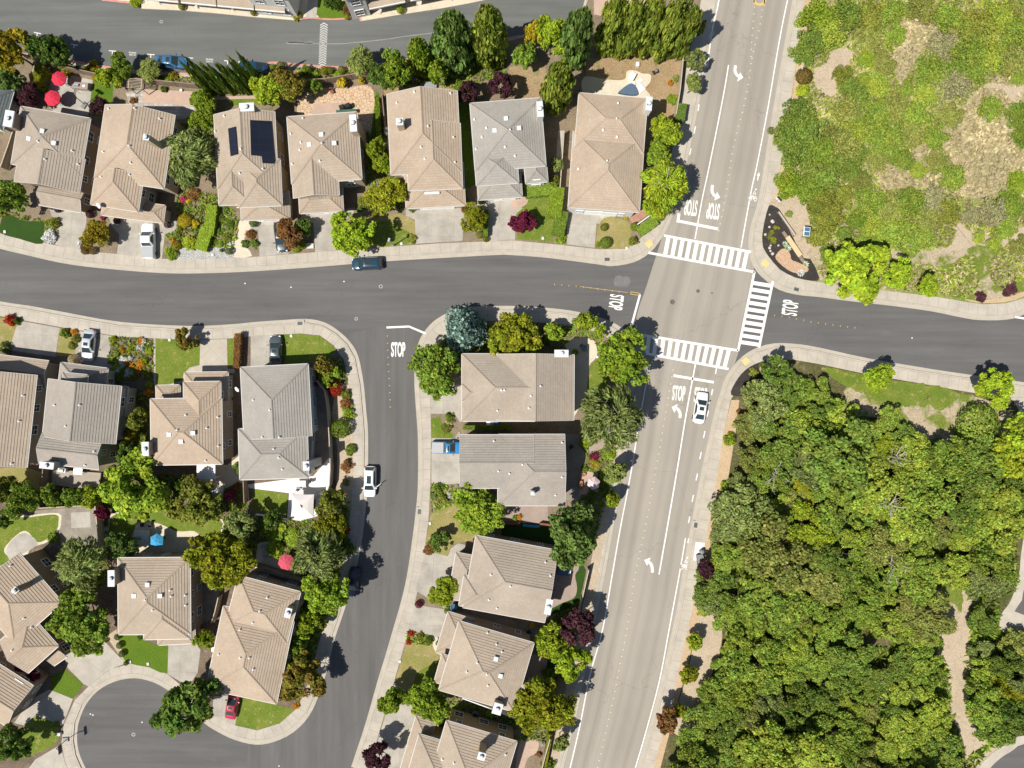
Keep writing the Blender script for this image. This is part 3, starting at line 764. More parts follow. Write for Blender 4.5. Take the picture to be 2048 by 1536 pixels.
 ('dirt_clearing', 'dirt', 1, 3, [(1690, 95), (1705, 105), (1698, 130), (1672, 160), (1674, 188), (1660, 195), (1640, 185), (1626, 170), (1625, 140), (1650, 128), (1660, 105)]),
 ('dry_meadow', 'meadow_dry', 1, 3, [(1800, 40), (1860, 20), (1880, 70), (1840, 110), (1800, 180), (1850, 190), (1860, 210), (1830, 220), (1795, 170), (1780, 120)]),
 ('dry_meadow', 'meadow_dry', 1, 3, [(1750, 330), (1800, 320), (1850, 280), (1900, 250), (1940, 190), (2000, 150), (2100, 110), (2100, 330), (2030, 340), (2010, 390), (1950, 400), (1900, 390), (1830, 375), (1760, 380)]),
 ('dirt_trail', 'dirt', 2, 3, [(2100, 150), (2040, 175), (2000, 170), (1950, 165), (1955, 172), (2005, 182), (2022, 210), (2018, 240), (2008, 260), (2020, 262), (2030, 230), (2036, 190), (2100, 165)]),
 ('dirt_patch', 'dirt', 1, 3, [(1770, 500), (1830, 500), (1895, 495), (1910, 465), (1895, 450), (1912, 440), (1950, 470), (2000, 470), (2060, 445), (2100, 450), (2100, 470), (2010, 495), (1980, 520), (1975, 545), (1990, 575), (1960, 585), (1950, 550), (1940, 515), (1920, 520), (1890, 540), (1850, 530), (1790, 525)]),
 ('green_patch', 'lawn', 2, 3, [(1880, 545), (1930, 510), (1965, 520), (1960, 555), (1935, 595), (1890, 592), (1860, 570)]),
 ('green_patch', 'lawn', 1, 3, [(1620, 515), (1650, 505), (1660, 530), (1665, 565), (1650, 566), (1625, 540)]),
 ('straw_strip', 'straw', 1, 2, [(1930, 600), (1950, 575), (2000, 570), (2060, 555), (2100, 530), (2100, 555), (2048, 592), (2010, 604), (1965, 606)]),
 ('patchy_slope', 'patchy', 1, 3, [(1760, 500), (1800, 480), (1900, 500), (1960, 490), (2050, 500), (2100, 500), (2100, 540), (2040, 585), (1960, 600), (1870, 588), (1800, 575), (1770, 540)]),
 ('patchy_slope', 'patchy', 1, 3, [(1620, 500), (1690, 480), (1690, 560), (1640, 562)]),
 # --- wood corner
 ('planting_bed', 'mulch_black', 1, 3, [(1462, 790), (1470, 765), (1490, 740), (1520, 724), (1555, 720), (1560, 745), (1530, 770), (1500, 790)]),
 ('straw_strip', 'straw', 1, 0, [(1462, 800), (1478, 800), (1470, 868), (1446, 1018), (1430, 1090), (1400, 1230), (1372, 1340), (1345, 1440), (1320, 1536), (1306, 1536), (1341, 1410), (1386, 1210), (1410, 1080), (1424, 1018), (1446, 868)]),
 ('dirt_trail', 'dirt', 2, 3, [(1400, 1230), (1440, 1235), (1440, 1300), (1425, 1340), (1405, 1400), (1390, 1460), (1372, 1475), (1345, 1460), (1352, 1420), (1376, 1340)]),
 ('dirt_clearing', 'patchy', 1, 3, [(1690, 775), (1740, 790), (1790, 795), (1850, 800), (1900, 785), (1960, 795), (2010, 815), (2040, 860), (2045, 930), (2010, 880), (1950, 850), (1915, 870), (1890, 890), (1840, 875), (1780, 835), (1710, 830)]),
 ('green_patch', 'lawn', 2, 3, [(1640, 735), (1690, 742), (1770, 757), (1850, 770), (1850, 795), (1830, 808), (1800, 812), (1760, 800), (1720, 785), (1690, 772)]),
 ('green_patch', 'lawn', 2, 3, [(1855, 772), (1905, 782), (1900, 805), (1880, 820), (1862, 810)]),
 ('dirt_trail', 'dirt', 1, 4, [(1898, 1165), (1945, 1175), (1962, 1215), (1940, 1270), (1948, 1330), (1936, 1395), (1952, 1435), (1985, 1465), (2000, 1500), (1970, 1560), (1935, 1560), (1925, 1480), (1896, 1420), (1882, 1360), (1868, 1300), (1868, 1230)]),
 ('dirt_clearing', 'patchy', 1, 3, [(1850, 1170), (1900, 1160), (1925, 1190), (1915, 1240), (1880, 1260), (1850, 1220)]),
]
def ragged(pts, n, amp):
    g = random.Random(len(pts) * 7 + int(pts[0][0]))
    return [(x + g.uniform(-amp, amp), y + g.uniform(-amp, amp)) for x, y in spline(pts, True, n)]
for i, (nm, mt, lay, sm, pts) in enumerate(Y):
    if nm in ('dirt_clearing', 'dirt_patch', 'dirt_trail', 'green_patch', 'dry_meadow', 'patchy_slope'):
        poly(nm, ragged(pts, 9, 0.7 if nm == 'dirt_trail' else 2.4), LAYER[lay] + 0.0007 * (i % 9), M[mt], 0.0, 0)
        continue
    poly(nm, pts, LAYER[lay] + 0.0007 * (i % 9), M[mt], 0.0 if lay == 0 else 0.02, sm)

# streets glimpsed at the right edge
poly('side_street_apron', spline([(2300, 1030), (2075, 1038), (2050, 1060), (2040, 1110), (2036, 1150), (2020, 1200), (2000, 1230), (2000, 1260), (2030, 1262), (2300, 1262)], False, 3), 0.19, M['walk'])
poly('side_street', spline([(2300, 1050), (2085, 1055), (2062, 1075), (2052, 1120), (2050, 1160), (2042, 1200), (2048, 1230), (2300, 1240)], False, 3), 0.20, M['street'])
poly('cul_de_sac_apron', spline([(2300, 1462), (2060, 1468), (2010, 1488), (1975, 1512), (1950, 1545), (1940, 1600), (2300, 1600)], False, 4), 0.19, M['walk'])
poly('cul_de_sac', spline([(2300, 1480), (2070, 1484), (2020, 1502), (1985, 1528), (1965, 1560), (1960, 1610), (2300, 1610)], False, 4), 0.20, M['street'])
poly('side_street_apron', spline([(2020, 795), (2040, 830), (2048, 880), (2300, 890), (2300, 790)], False, 3), 0.19, M['walk'])

# ------------------------------------------------------------------ road markings
ZM = 0.016
def quadline(mb, a, b, w, z=ZM, mi=0):
    ribbon_mesh(mb, [G(*a), G(*b)], w, z, mi)
def marking(name, segs, w, mat='paint', z=ZM):
    mb = MB()
    for k, s in enumerate(segs):
        ribbon_mesh(mb, [G(*p) for p in s], w, z + 0.0004 * (k % 5))
    o = mb.build(name, M[mat]); o['kind'] = 'structure'
    return o
# avenue lines
marking('lane_line', [spline([(1442, -60), (1438, 0), (1424, 62), (1415, 135)], False, 4), spline([(1457, 130), (1446, 195), (1419, 330), (1404, 400), (1390, 478)], False, 5)], 0.17)
marking('lane_line', [spline([(1590, -60), (1575, 0), (1558, 85), (1536, 215), (1514, 330), (1502, 384), (1482, 495)], False, 5)], 0.17)
marking('lane_line', [spline([(1274, 870), (1262, 945), (1240, 1060), (1224, 1152), (1205, 1260), (1180, 1350), (1160, 1450), (1138, 1545), (1120, 1620)], False, 5), [(1301, 728), (1288, 790), (1274, 870)]], 0.17)
marking('lane_line', [spline([(1391, 727), (1372, 830), (1355, 935), (1338, 1035), (1318, 1149)], False, 5)], 0.20)
marking('lane_line', [spline([(1371, 1076), (1358, 1152), (1338, 1260), (1318, 1365), (1290, 1470), (1268, 1545), (1250, 1610)], False, 5)], 0.17)
marking('bicycle_lane_dashes', [[(1401 + 24, 778), (1423, 790)], [(1417, 821), (1414, 833)], [(1410, 862), (1407, 876)], [(1402.5, 904), (1399.5, 918)], [(1395, 947), (1392, 961)], [(1387, 990), (1384, 1004)], [(1379.5, 1033), (1377, 1046)], [(1377.5, 1077), (1375.5, 1086)], [(1433, 736), (1431, 748)]], 0.17)
marking('bicycle_lane_dashes', [[(1411, 112), (1408, 126)], [(1398, 209), (1396, 222)], [(1391, 253), (1388, 267)], [(1382, 297), (1379, 310)], [(1374, 340), (1372, 352)]], 0.17)
# stop lines
marking('stop_line', [[(1356.5, 442), (1436, 458)], [(1358, 427), (1355.5, 445)]], 0.42)
marking('stop_line', [[(1347, 751), (1427.5, 764.5)]], 0.38)
marking('stop_line', [[(1280, 589), (1260, 662)]], 0.32)
marking('stop_line', [[(773, 655), (818, 653), (851, 667)]], 0.30)
marking('stop_line', [[(2030, 634), (2080, 642)]], 0.30)
def crosswalk(name, p0, p1, q0, q1, n, w, rail=0.42):
    """p0-p1 and q0-q1 are the two rails; n bars run between them."""
    mb = MB()
    ribbon_mesh(mb, [G(*p0), G(*p1)], rail, ZM)
    ribbon_mesh(mb, [G(*q0), G(*q1)], rail, ZM + 0.0005)
    return mb
def zebra(name, railA, railB, bars, w):
    mb = MB()
    for k, r in enumerate((railA, railB)):
        ribbon_mesh(mb, [G(*p) for p in r], 0.36, ZM + 0.0008)
    for a, b in bars:
        ribbon_mesh(mb, [G(*a), G(*b)], w, ZM)
    o = mb.build(name, M['paint']); o['kind'] = 'structure'
def bars(a0, a1, b0, b1, n):
    return [((a0[0] + (a1[0] - a0[0]) * i / (n - 1), a0[1] + (a1[1] - a0[1]) * i / (n - 1)), (b0[0] + (b1[0] - b0[0]) * i / (n - 1), b0[1] + (b1[1] - b0[1]) * i / (n - 1))) for i in range(n)]
zebra('crosswalk', [(1328, 471), (1502, 504)], [(1297, 505.5), (1509, 544)], bars((1337, 474), (1494, 503), (1330, 510), (1487, 537), 12), 0.60)
zebra('crosswalk', [(1272, 668), (1476, 701)], [(1292, 707), (1457, 738)], bars((1298, 673), (1458, 699), (1294, 706), (1449, 734), 12), 0.60)
zebra('crosswalk', [(1509, 543), (1476, 702)], [(1546, 562), (1518, 695)], bars((1507, 566), (1481, 684), (1544, 572), (1521, 690), 10), 0.58)
# turn arrows
def arrow(pts, head, w=0.42):
    mb = MB()
    ribbon_mesh(mb, [G(*p) for p in spline(pts, False, 6)], w, ZM)
    P = [G(*p, ZM) for p in head]
    mb.add([(p.x, p.y, ZM + 0.0006) for p in P], [(0, 1, 2)])
    o = mb.build('turn_arrow', M['paint']); o['kind'] = 'structure'
arrow([(1471, 131), (1470, 142), (1474, 150), (1480, 154)], [(1486.5, 155.5), (1480.5, 144.5), (1474, 163)])
arrow([(1425, 370), (1424, 382), (1428, 390), (1434, 394)], [(1440.5, 395), (1434, 383.5), (1428.5, 401)])
arrow([(1360, 836), (1360, 826), (1356, 819), (1350, 815)], [(1343.5, 814), (1355.5, 808), (1349, 826)])
arrow([(1305, 1145), (1304, 1134), (1301, 1127), (1295, 1122.5)], [(1288.5, 1120), (1301.5, 1115), (1294, 1131.5)])
def straight_arrow(a, b):
    mb = MB()
    A, B = G(*a), G(*b); d = (B - A).normalized(); n = Vector((-d.y, d.x, 0))
    m = A.lerp(B, 0.55)
    ribbon_mesh(mb, [A, m], 0.16, ZM)
    mb.add([(p.x, p.y, ZM + 0.0006) for p in (m - n * 0.22, B, m + n * 0.22)], [(0, 1, 2)])
    o = mb.build('bicycle_lane_arrow', M['paint']); o['kind'] = 'structure'
straight_arrow((1515, 361), (1518, 344))
def cyclist(cx, cy, rot, sc=1.0):
    """The painted rider on a bicycle: two wheels, frame, body, head."""
    mb = MB()
    o_ = G(cx, cy)
    ca, sa = math.cos(rot), math.sin(rot)
    def T(x, y): return Vector((o_.x + (x * ca - y * sa) * sc, o_.y + (x * sa + y * ca) * sc, 0))
    for wx in (-0.46, 0.42):
        pts = [T(wx + 0.24 * math.cos(t), -0.62 + 0.40 * math.sin(t)) for t in [2 * math.pi * i / 18 for i in range(18)]]
        ribbon_mesh(mb, pts, 0.10 * sc, ZM, 0, True)
    for s in (((-0.46, -0.62), (-0.12, 0.02), (0.42, -0.62)), ((-0.12, 0.02), (0.02, -0.55), (0.10, -0.75)), ((-0.12, 0.02), (0.12, 0.72), (0.34, 0.30), (0.22, 0.05))):
        ribbon_mesh(mb, [T(*p) for p in s], 0.13 * sc, ZM + 0.0006)
    ring = [T(0.26 + 0.13 * math.cos(t), 1.02 + 0.17 * math.sin(t)) for t in [2 * math.pi * i / 12 for i in range(12)]]
    mb.add([(p.x, p.y, ZM) for p in ring], [tuple(range(12))])
    o = mb.build('bicycle_symbol', M['paint']); o['kind'] = 'structure'
cyclist(1507, 390, -0.15, 0.88)
cyclist(1370, 1127, -0.12, 0.90)
cyclist(1418, 73, math.pi - 0.2, 0.88)
# raised lane markers
def dots(name, pts, mat='marker', w=0.20, l=0.10):
    mb = MB()
    for (x, y), a in pts:
        p = G(x, y)
        mb.box((p.x, p.y, 0.012), (w, l, 0.02), a)
    o = mb.build(name, M[mat]); o['kind'] = 'structure'
def along(pts, step, a=0.0, first=0.0):
    P = spline(pts, False, 8); out = []; acc = first
    for i in range(1, len(P)):
        s = math.dist(P[i - 1], P[i])
        while acc < s:
            t = acc / s
            out.append(((P[i - 1][0] + (P[i][0] - P[i - 1][0]) * t, P[i - 1][1] + (P[i][1] - P[i - 1][1]) * t), a))
            acc += step
        acc -= s
    return out
ds = along([(1509, 14), (1507, 35), (1503, 90), (1500, 145), (1488, 212), (1476, 255), (1464, 310), (1455, 370), (1446, 420), (1436, 470)], 14.2, 0.15)
ds += along([(1525, 20), (1518, 60), (1509, 95), (1502, 125)], 14.2, 0.15)
ds += along([(1346, 740), (1329, 838), (1319, 900), (1309, 950), (1297, 1020), (1283, 1090), (1270, 1152), (1255, 1250), (1238, 1340), (1222, 1420), (1203, 1500), (1190, 1560)], 14.2, 0.12)
dots('lane_markers', ds)
dots('amber_lane_markers', along([(1109, 569), (1165, 574), (1220, 581), (1250, 585)], 14.5, 1.45) + along([(1549, 631), (1580, 635), (1630, 645), (1712, 656)], 14.8, 1.4), 'marker_amber', 0.24, 0.09)
dots('yellow_lane_markers', along([(775, 672), (776, 720), (779, 768), (781, 825)], 14.2, 0.0), 'marker_amber', 0.2, 0.1)
marking('yellow_centre_line', [[(1160, 573), (1255, 585)]], 0.05, 'paint_yellow')
marking('yellow_centre_box', [[(1262, 583.5), (1281, 587)], [(1261, 588), (1280, 591)], [(1262, 583.5), (1261, 588)]], 0.08, 'paint_yellow')
def yellow_ring():
    mb = MB()
    c = G(1519, -2)
    for r0, w in ((0.85, 0.35),):
        ribbon_mesh(mb, [Vector((c.x + r0 * math.cos(t), c.y + r0 * math.sin(t), 0)) for t in [2 * math.pi * i / 24 for i in range(24)]], w, ZM, 0, True)
    ribbon_mesh(mb, [G(1508, -30), G(1508, 9)], 0.16, ZM)
    ribbon_mesh(mb, [G(1533, -40), G(1528, 12)], 0.16, ZM)
    mb.build('yellow_ring_marking', M['paint_yellow'])['kind'] = 'structure'
yellow_ring()
# lettering
def lettering(name, text, px, py, rot, w, h, mat='paint', bold=0.02, spacing=1.0, z=ZM):
    """Built-in font stretched to w x h metres, centred on the pixel."""
    cu = bpy.data.curves.new(name, 'FONT')
    cu.body = text; cu.size = 1.0; cu.offset = bold; cu.align_x = 'LEFT'
    cu.space_character = spacing
    tmp = bpy.data.objects.new(name, cu); COL.objects.link(tmp)
    dg = bpy.context.evaluated_depsgraph_get()
    me = bpy.data.meshes.new_from_object(tmp.evaluated_get(dg))
    bpy.data.objects.remove(tmp)
    bpy.data.curves.remove(cu)
    xs = [v.co.x for v in me.vertices]; ys = [v.co.y for v in me.vertices]
    x0, x1, y0, y1 = min(xs), max(xs), min(ys), max(ys)
    p = G(px, py); ca, sa = math.cos(rot), math.sin(rot)
    for v in me.vertices:
        x = ((v.co.x - x0) / (x1 - x0) - 0.5) * w; y = ((v.co.y - y0) / (y1 - y0) - 0.5) * h
        v.co = (x * ca - y * sa, x * sa + y * ca, 0)
    me.materials.clear(); me.materials.append(M[mat]); me.update()
    o = link(name, me, None, (p.x, p.y, z))
    o['kind'] = 'structure'
    return o
lettering('stop_lettering', 'STOP', 796.5, 699, 0, 2.15, 2.25, bold=0.035)
lettering('stop_lettering', 'STOP', 1357.5, 786.5, -0.08, 1.95, 2.3, bold=0.03)
lettering('stop_lettering', 'STOP', 1401, 790, -0.10, 1.9, 2.3, bold=0.03)
lettering('stop_lettering', 'STOP', 1381.5, 415.5, math.pi - 0.10, 1.95, 2.45, bold=0.03)
lettering('stop_lettering', 'STOP', 1426, 422.5, math.pi - 0.10, 1.95, 2.45, bold=0.03)
lettering('stop_lettering', 'STOP', 1232.5, 604.5, -math.pi / 2 - 0.13, 2.3, 2.15, bold=0.03)
lettering('stop_lettering', 'STOP', 1580, 615.5, math.pi / 2 - 0.13, 2.3, 2.4, bold=0.03)
for x, y in ((265, 105.5), (419, 119)):
    lettering('parking_lettering', 'RESERVED', x, y, math.pi - 0.06, 1.12, 0.24, 'paint_worn', 0.02)
    lettering('parking_lettering', '24 HRS', x, y + 4.4, math.pi - 0.06, 1.0, 0.22, 'paint_worn', 0.02)
# parking tees in the alley
for (x, y, a) in ((75, 66, 0.2), (149, 89.5, 0.2), (225, 102, 0.08), (302, 109, 0.08), (379, 116, 0.07), (455.5, 122, 0.09)):
    mb = MB(); c = G(x, y)
    d = Vector((math.cos(-a), math.sin(-a), 0)); n = Vector((d.y, -d.x, 0))
    ribbon_mesh(mb, [c - d * 0.55, c + d * 0.55], 0.14, ZM)
    ribbon_mesh(mb, [c + n * 0.07, c + n * 0.50], 0.14, ZM + 0.0006)
    mb.build('parking_tee', M['paint_worn'])['kind'] = 'structure'
# chevrons on the alley hump
def chevrons():
    mb = MB()
    for i in range(18):
        t = i / 17
        x = 648 + (644.5 - 648) * t; y = 47 + (129 - 47) * t
        ribbon_mesh(mb, [G(x - 7.5, y + 4.0), G(x, y - 1.0), G(x + 7.5, y + 4.0)], 0.105, ZM)
    mb.build('hump_chevrons', M['paint'])['kind'] = 'structure'
chevrons()
# ghost of an older crosswalk line and the tar seam in the alley
def rough_line(name, pts, w, mat):
    mb = MB(); P = spline(pts, False, 8)
    ribbon_mesh(mb, [G(x + random.uniform(-.6, .6), y + random.uniform(-.5, .5)) for x, y in P], w, ZM)
    mb.build(name, M[mat])['kind'] = 'structure'
M['scuff'] = ground_mat('scuffed_asphalt', (0.24, 0.235, 0.22), (0.30, 0.29, 0.275), 1.0, 10, None, 0.9, 0, 0.2)
M['faint'] = ground_mat('faint_patch', (0.155, 0.15, 0.145), (0.19, 0.185, 0.175), 1.0, 10, None, 0.9, 0, 0.2)
rough_line('water_trail', [(575, 85), (610, 86), (660, 88), (700, 86), (760, 80), (810, 73), (870, 65)], 0.12, 'scuff')
rough_line('water_trail', [(572, 86), (600, 86.5), (625, 85.5)], 0.30, 'scuff')
poly('worn_patch', ragged([(1232, 553), (1258, 556), (1256, 572), (1230, 572)], 6, 1.2), 0.010, M['faint'], 0, 0)
# covers and drains
def disc(name, x, y, r, mat, z=0.014):
    mb = MB(); p = G(x, y)
    mb.add([(p.x + r * math.cos(t), p.y + r * math.sin(t), z) for t in [2 * math.pi * i / 20 for i in range(20)]], [tuple(range(20))])
    o = mb.build(name, M[mat]); o['kind'] = 'structure'; return o
for x, y, r in ((761.5, 573, 0.30), (712.5, 637.5, 0.28), (267, 1469, 0.30), (322.5, 43.5, 0.26)):
    disc('manhole_collar', x, y, r, 'disc'); disc('manhole_cover', x, y, r * 0.55, 'iron', 0.018)
for x, y, r in ((1345, 604, 0.38), (1396, 582, 0.28), (1424, 586, 0.14), (1288, 572, 0.18)):
    disc('manhole_cover', x, y, r, 'iron')
for x, y in ((284, 1444.5), (181, 1428), (186, 1430), (582, 574.5), (688, 563), (490, 567), (558, 1532), (1824, 676)):
    disc('survey_disc', x, y, 0.11, 'paint_worn')
def drain(x, y, a, w=0.75, d=0.5):
    p = G(x, y); mb = MB()
    mb.box((p.x, p.y, ZK - 0.02), (w + 0.6, d + 0.5, 0.035), a, 0)
    mb.box((p.x, p.y, ZK + 0.016), (w, d, 0.012), a, 1)
    for i in range(5):
        t = (i - 2) * w / 5.5
        mb.box((p.x + t * math.cos(a), p.y + t * math.sin(a), ZK + 0.028), (0.05, d, 0.012), a, 2)
    mb.build('storm_drain', [M['gutter'], M['grate'], M['iron']])['kind'] = 'structure'
drain(600.5, 647, 0.05); drain(839, 1023, 1.5); drain(1214, 519, -0.03); drain(1592, 579, -0.3); drain(1391, 1050, 1.45)
for c, a in (((1298, 488), 0.75), ((1530, 527), 0.85 + 1.57), ((1491, 722.5), 0.62)):
    p = G(*c); mb = MB(); mb.box((p.x, p.y, ZK + 0.002), (1.0, 0.95, 0.012), a)
    for i in range(6):
        for j in range(6):
            dx, dy = (i - 2.5) * 0.15, (j - 2.5) * 0.15
            mb.box((p.x + dx * math.cos(a) - dy * math.sin(a), p.y + dx * math.sin(a) + dy * math.cos(a), ZK + 0.014), (0.05, 0.05, 0.006), a)
    mb.build('tactile_paving', M['tactile'])['kind'] = 'structure'
# ------------------------------------------------------------------ houses
ROOF = {
 'tan': roof_mat('tan_roof_tiles', (0.378, 0.308, 0.236), (0.415, 0.342, 0.264), (0.385, 0.292, 0.216)),
 'sand': roof_mat('sand_roof_tiles', (0.395, 0.314, 0.234), (0.437, 0.352, 0.266), (0.412, 0.298, 0.210)),
 'taupe': roof_mat('taupe_roof_tiles', (0.350, 0.296, 0.236), (0.385, 0.328, 0.264), (0.352, 0.28, 0.217)),
 'grey': roof_mat('grey_roof_tiles', (0.318, 0.285, 0.245), (0.348, 0.312, 0.268), (0.30, 0.262, 0.222)),
 'ash': roof_mat('ash_roof_tiles', (0.322, 0.298, 0.262), (0.35, 0.325, 0.287), (0.305, 0.278, 0.242)),
 'slate': roof_mat('slate_roof_tiles', (0.10, 0.115, 0.115), (0.13, 0.145, 0.145), (0.09, 0.10, 0.10)),
}
def stucco(name, c):
    return ground_mat(name, c, tuple(x * 0.93 for x in c), 0.4, 12, None, 0.9, 0.15, 0.06)
WALL = {'beige': stucco('beige_stucco', (0.46, 0.37, 0.27)), 'ochre': stucco('ochre_stucco', (0.44, 0.34, 0.20)), 'taupe': stucco('taupe_stucco', (0.32, 0.265, 0.21)),
        'greywhite': stucco('pale_grey_stucco', (0.60, 0.59, 0.56)), 'grey': stucco('grey_stucco', (0.36, 0.35, 0.32)), 'white': stucco('white_stucco', (0.72, 0.70, 0.66)), 'brown': stucco('brown_stucco', (0.26, 0.20, 0.15))}
M['gutter_white'] = plain('gutter_paint', (0.55, 0.53, 0.49), 0.5, 0, 0.4, 0.06)
M['trim'] = plain('white_trim', (0.76, 0.75, 0.72), 0.6, 0, 0.4, 0.04)
M['glass'] = plain('window_glass', (0.035, 0.05, 0.065), 0.05, 0, 0.9)
M['sheet'] = ground_mat('chimney_sheet_metal', (0.56, 0.58, 0.58), (0.66, 0.67, 0.66), 1.2, 8, None, 0.45, 0, 0.06)
M['pipe_white'] = plain('white_vent_pipe', (0.75, 0.73, 0.69), 0.5)
M['dark'] = plain('dark_opening', (0.015, 0.015, 0.017), 0.7)
M['stack_side'] = None
def solar_mat():
    m, nt, b = nodes_of('solar_cells')
    uv = N(nt, 'ShaderNodeUVMap').outputs[0]
    br = N(nt, 'ShaderNodeTexBrick'); br.offset = 0.0
    br.inputs['Scale'].default_value = 1.0; br.inputs['Brick Width'].default_value = 1.0; br.inputs['Row Height'].default_value = 1.65
    br.inputs['Mortar Size'].default_value = 0.02
    br.inputs['Color1'].default_value = (0.012, 0.015, 0.026, 1); br.inputs['Color2'].default_value = (0.016, 0.019, 0.032, 1); br.inputs['Mortar'].default_value = (0.022, 0.025, 0.035, 1)
    nt.links.new(uv, br.inputs['Vector']); nt.links.new(br.outputs[0], b.inputs['Base Color'])
    b.inputs['Roughness'].default_value = 0.25; b.inputs['Specular IOR Level'].default_value = 0.4
    return m
M['solar'] = solar_mat()

PITCH = 0.40
COURSE = 0.345
STEP = 0.052
class Vol:
    """One roofed volume: a rectangle at eave height, ridge along AB ('ab') or BC ('bc'), each end hip or gable."""
    def __init__(s, A, B, C, z, kind, pitch=PITCH, over=0.42, base=0.13):
        a, b, c = (G(*p, z) for p in (A, B, C))
        u = (b - a); s.lu = u.length; u.normalize(); s.u = u
        d = c - b; d = d - u * d.dot(u); s.lw = d.length; w = d.normalized()
        ax, ends = kind.split(':')
        s.ends = ends; s.z = z; s.over = over; s.base = base
        if ax == 'ab': s.O, s.X, s.Y, s.L, s.W = a, u, w, s.lu, s.lw
        else: s.O, s.X, s.Y, s.L, s.W = a, w, u, s.lw, s.lu
        s.hr = s.W / 2 * pitch
        k = s.W / 2
        nh = ends.count('h')
        run = min(k, s.L / 2 if nh == 2 else s.L)
        s.r0 = run if ends[0] == 'h' else 0.0
        s.r1 = run if ends[1] == 'h' else 0.0
        s.pitch = pitch
    def P(s, x, y, z): return s.O + s.X * x + s.Y * y + Vector((0, 0, z))
    def local(s, p):
        d = Vector((p.x, p.y, 0)) - Vector((s.O.x, s.O.y, 0))
        return d.dot(s.X), d.dot(s.Y)
    def height(s, x, y):
        if x < 0 or y < 0 or x > s.L or y > s.W: return None
        h = min(y, s.W - y) * s.pitch
        if s.r0: h = min(h, x * s.hr / s.r0)
        if s.r1: h = min(h, (s.L - x) * s.hr / s.r1)
        return s.z + h
    def planes(s):
        L, W, r0, r1, h = s.L, s.W, s.r0, s.r1, s.hr
        k = W / 2
        out = [([(0, 0), (L, 0), (L - r1, k), (r0, k)], lambda u, v: (u, v), h / k),
               ([(0, 0), (L, 0), (L - r1, k), (r0, k)], lambda u, v: (u, W - v), h / k)]
        if r0: out.append(([(0, 0), (W, 0), (k, r0)], lambda u, v: (v, u), h / r0))
        if r1: out.append(([(0, 0), (W, 0), (k, r1)], lambda u, v: (L - v, u), h / r1))
        return out

def clip_v(poly_, v0, v1):
    def cut(P, f):
        out = []
        for i in range(len(P)):
            a, b = P[i], P[(i + 1) % len(P)]
            fa, fb = f(a), f(b)
            if fa >= 0: out.append(a)
            if (fa > 0 and fb < 0) or (fa < 0 and fb > 0):
                t = fa / (fa - fb)
                out.append((a[0] + (b[0] - a[0]) * t, a[1] + (b[1] - a[1]) * t))
        return out
    P = cut(poly_, lambda p: p[1] - v0)
    return cut(P, lambda p: v1 - p[1]) if P else []

def roof_geometry(mb, vol, lift=0.0):
    for pl, mp, g in vol.planes():
        vmax = max(p[1] for p in pl)
        k = 0
        sl = math.sqrt(1 + g * g)
        off = random.random() * 3
        while k * COURSE < vmax - 1e-4:
            v0, v1 = k * COURSE, min((k + 1) * COURSE, vmax)
            Q = clip_v(pl, v0, v1)
            if len(Q) >= 3:
                vs_ = []
                for u, v in Q:
                    t = 1 - (v - v0) / COURSE
                    x, y = mp(u, v)
                    vs_.append(vol.P(x, y, v * g + STEP * t + 0.004 + lift))
                mb.add(vs_, [tuple(range(len(vs_)))], 0, [[(u + off, v * sl) for u, v in Q]])
                lo = [p for p in Q if abs(p[1] - v0) < 1e-6]
                if len(lo) >= 2:
                    u0, u1 = min(p[0] for p in lo), max(p[0] for p in lo)
                    a, b = mp(u0, v0), mp(u1, v0)
                    dz = 0 if k else -0.03
                    mb.add([vol.P(*a, v0 * g + dz + lift), vol.P(*b, v0 * g + dz + lift), vol.P(*b, v0 * g + STEP + 0.004 + lift), vol.P(*a, v0 * g + STEP + 0.004 + lift)], [(0, 1, 2, 3)], 0,
                           [[(u0 + off, v0 * sl - .05), (u1 + off, v0 * sl - .05), (u1 + off, v0 * sl), (u0 + off, v0 * sl)]])
            k += 1
    # ridge and hip caps
    k = vol.W / 2
    R0, R1 = (vol.r0, k, vol.hr), (vol.L - vol.r1, k, vol.hr)
    segs = [(R0, R1)]
    if vol.r0: segs += [((0, 0, 0), R0), ((0, vol.W, 0), R0)]
    if vol.r1: segs += [((vol.L, 0, 0), R1), ((vol.L, vol.W, 0), R1)]
    for a, b in segs:
        p, q = vol.P(a[0], a[1], a[2] + lift + 0.03), vol.P(b[0], b[1], b[2] + lift + 0.03)
        d = q - p
        if d.length < 0.3: continue
        n = Vector((-d.y, d.x, 0)).normalized()
        w = 0.13
        vs_ = [p - n * w, p + Vector((0, 0, 0.085)), p + n * w, q - n * w, q + Vector((0, 0, 0.085)), q + n * w]
        ln = d.length
        mb.add(vs_, [(0, 3, 4, 1), (1, 4, 5, 2), (0, 1, 2), (3, 5, 4)], 0,
               [[(0, 0), (ln, 0), (ln, .15), (0, .15)], [(0, .15), (ln, .15), (ln, .3), (0, .3)], [(0, 0)] * 3, [(0, 0)] * 3])
    # soffit closes the underside
    mb.add([vol.P(0, 0, -0.03 + lift), vol.P(vol.L, 0, -0.03 + lift), vol.P(vol.L, vol.W, -0.03 + lift), vol.P(0, vol.W, -0.03 + lift)], [(0, 1, 2, 3)], 0, [[(0, 0)] * 4])

def gable_faces(mb, vol, mi=0):
    for side, e in ((0, vol.ends[0]), (1, vol.ends[1])):
        if e == 'g':
            x = 0.02 if side == 0 else vol.L - 0.02
            mb.add([vol.P(x, 0, -0.03), vol.P(x, vol.W, -0.03), vol.P(x, vol.W / 2, vol.hr - 0.02)], [(0, 1, 2)], mi)

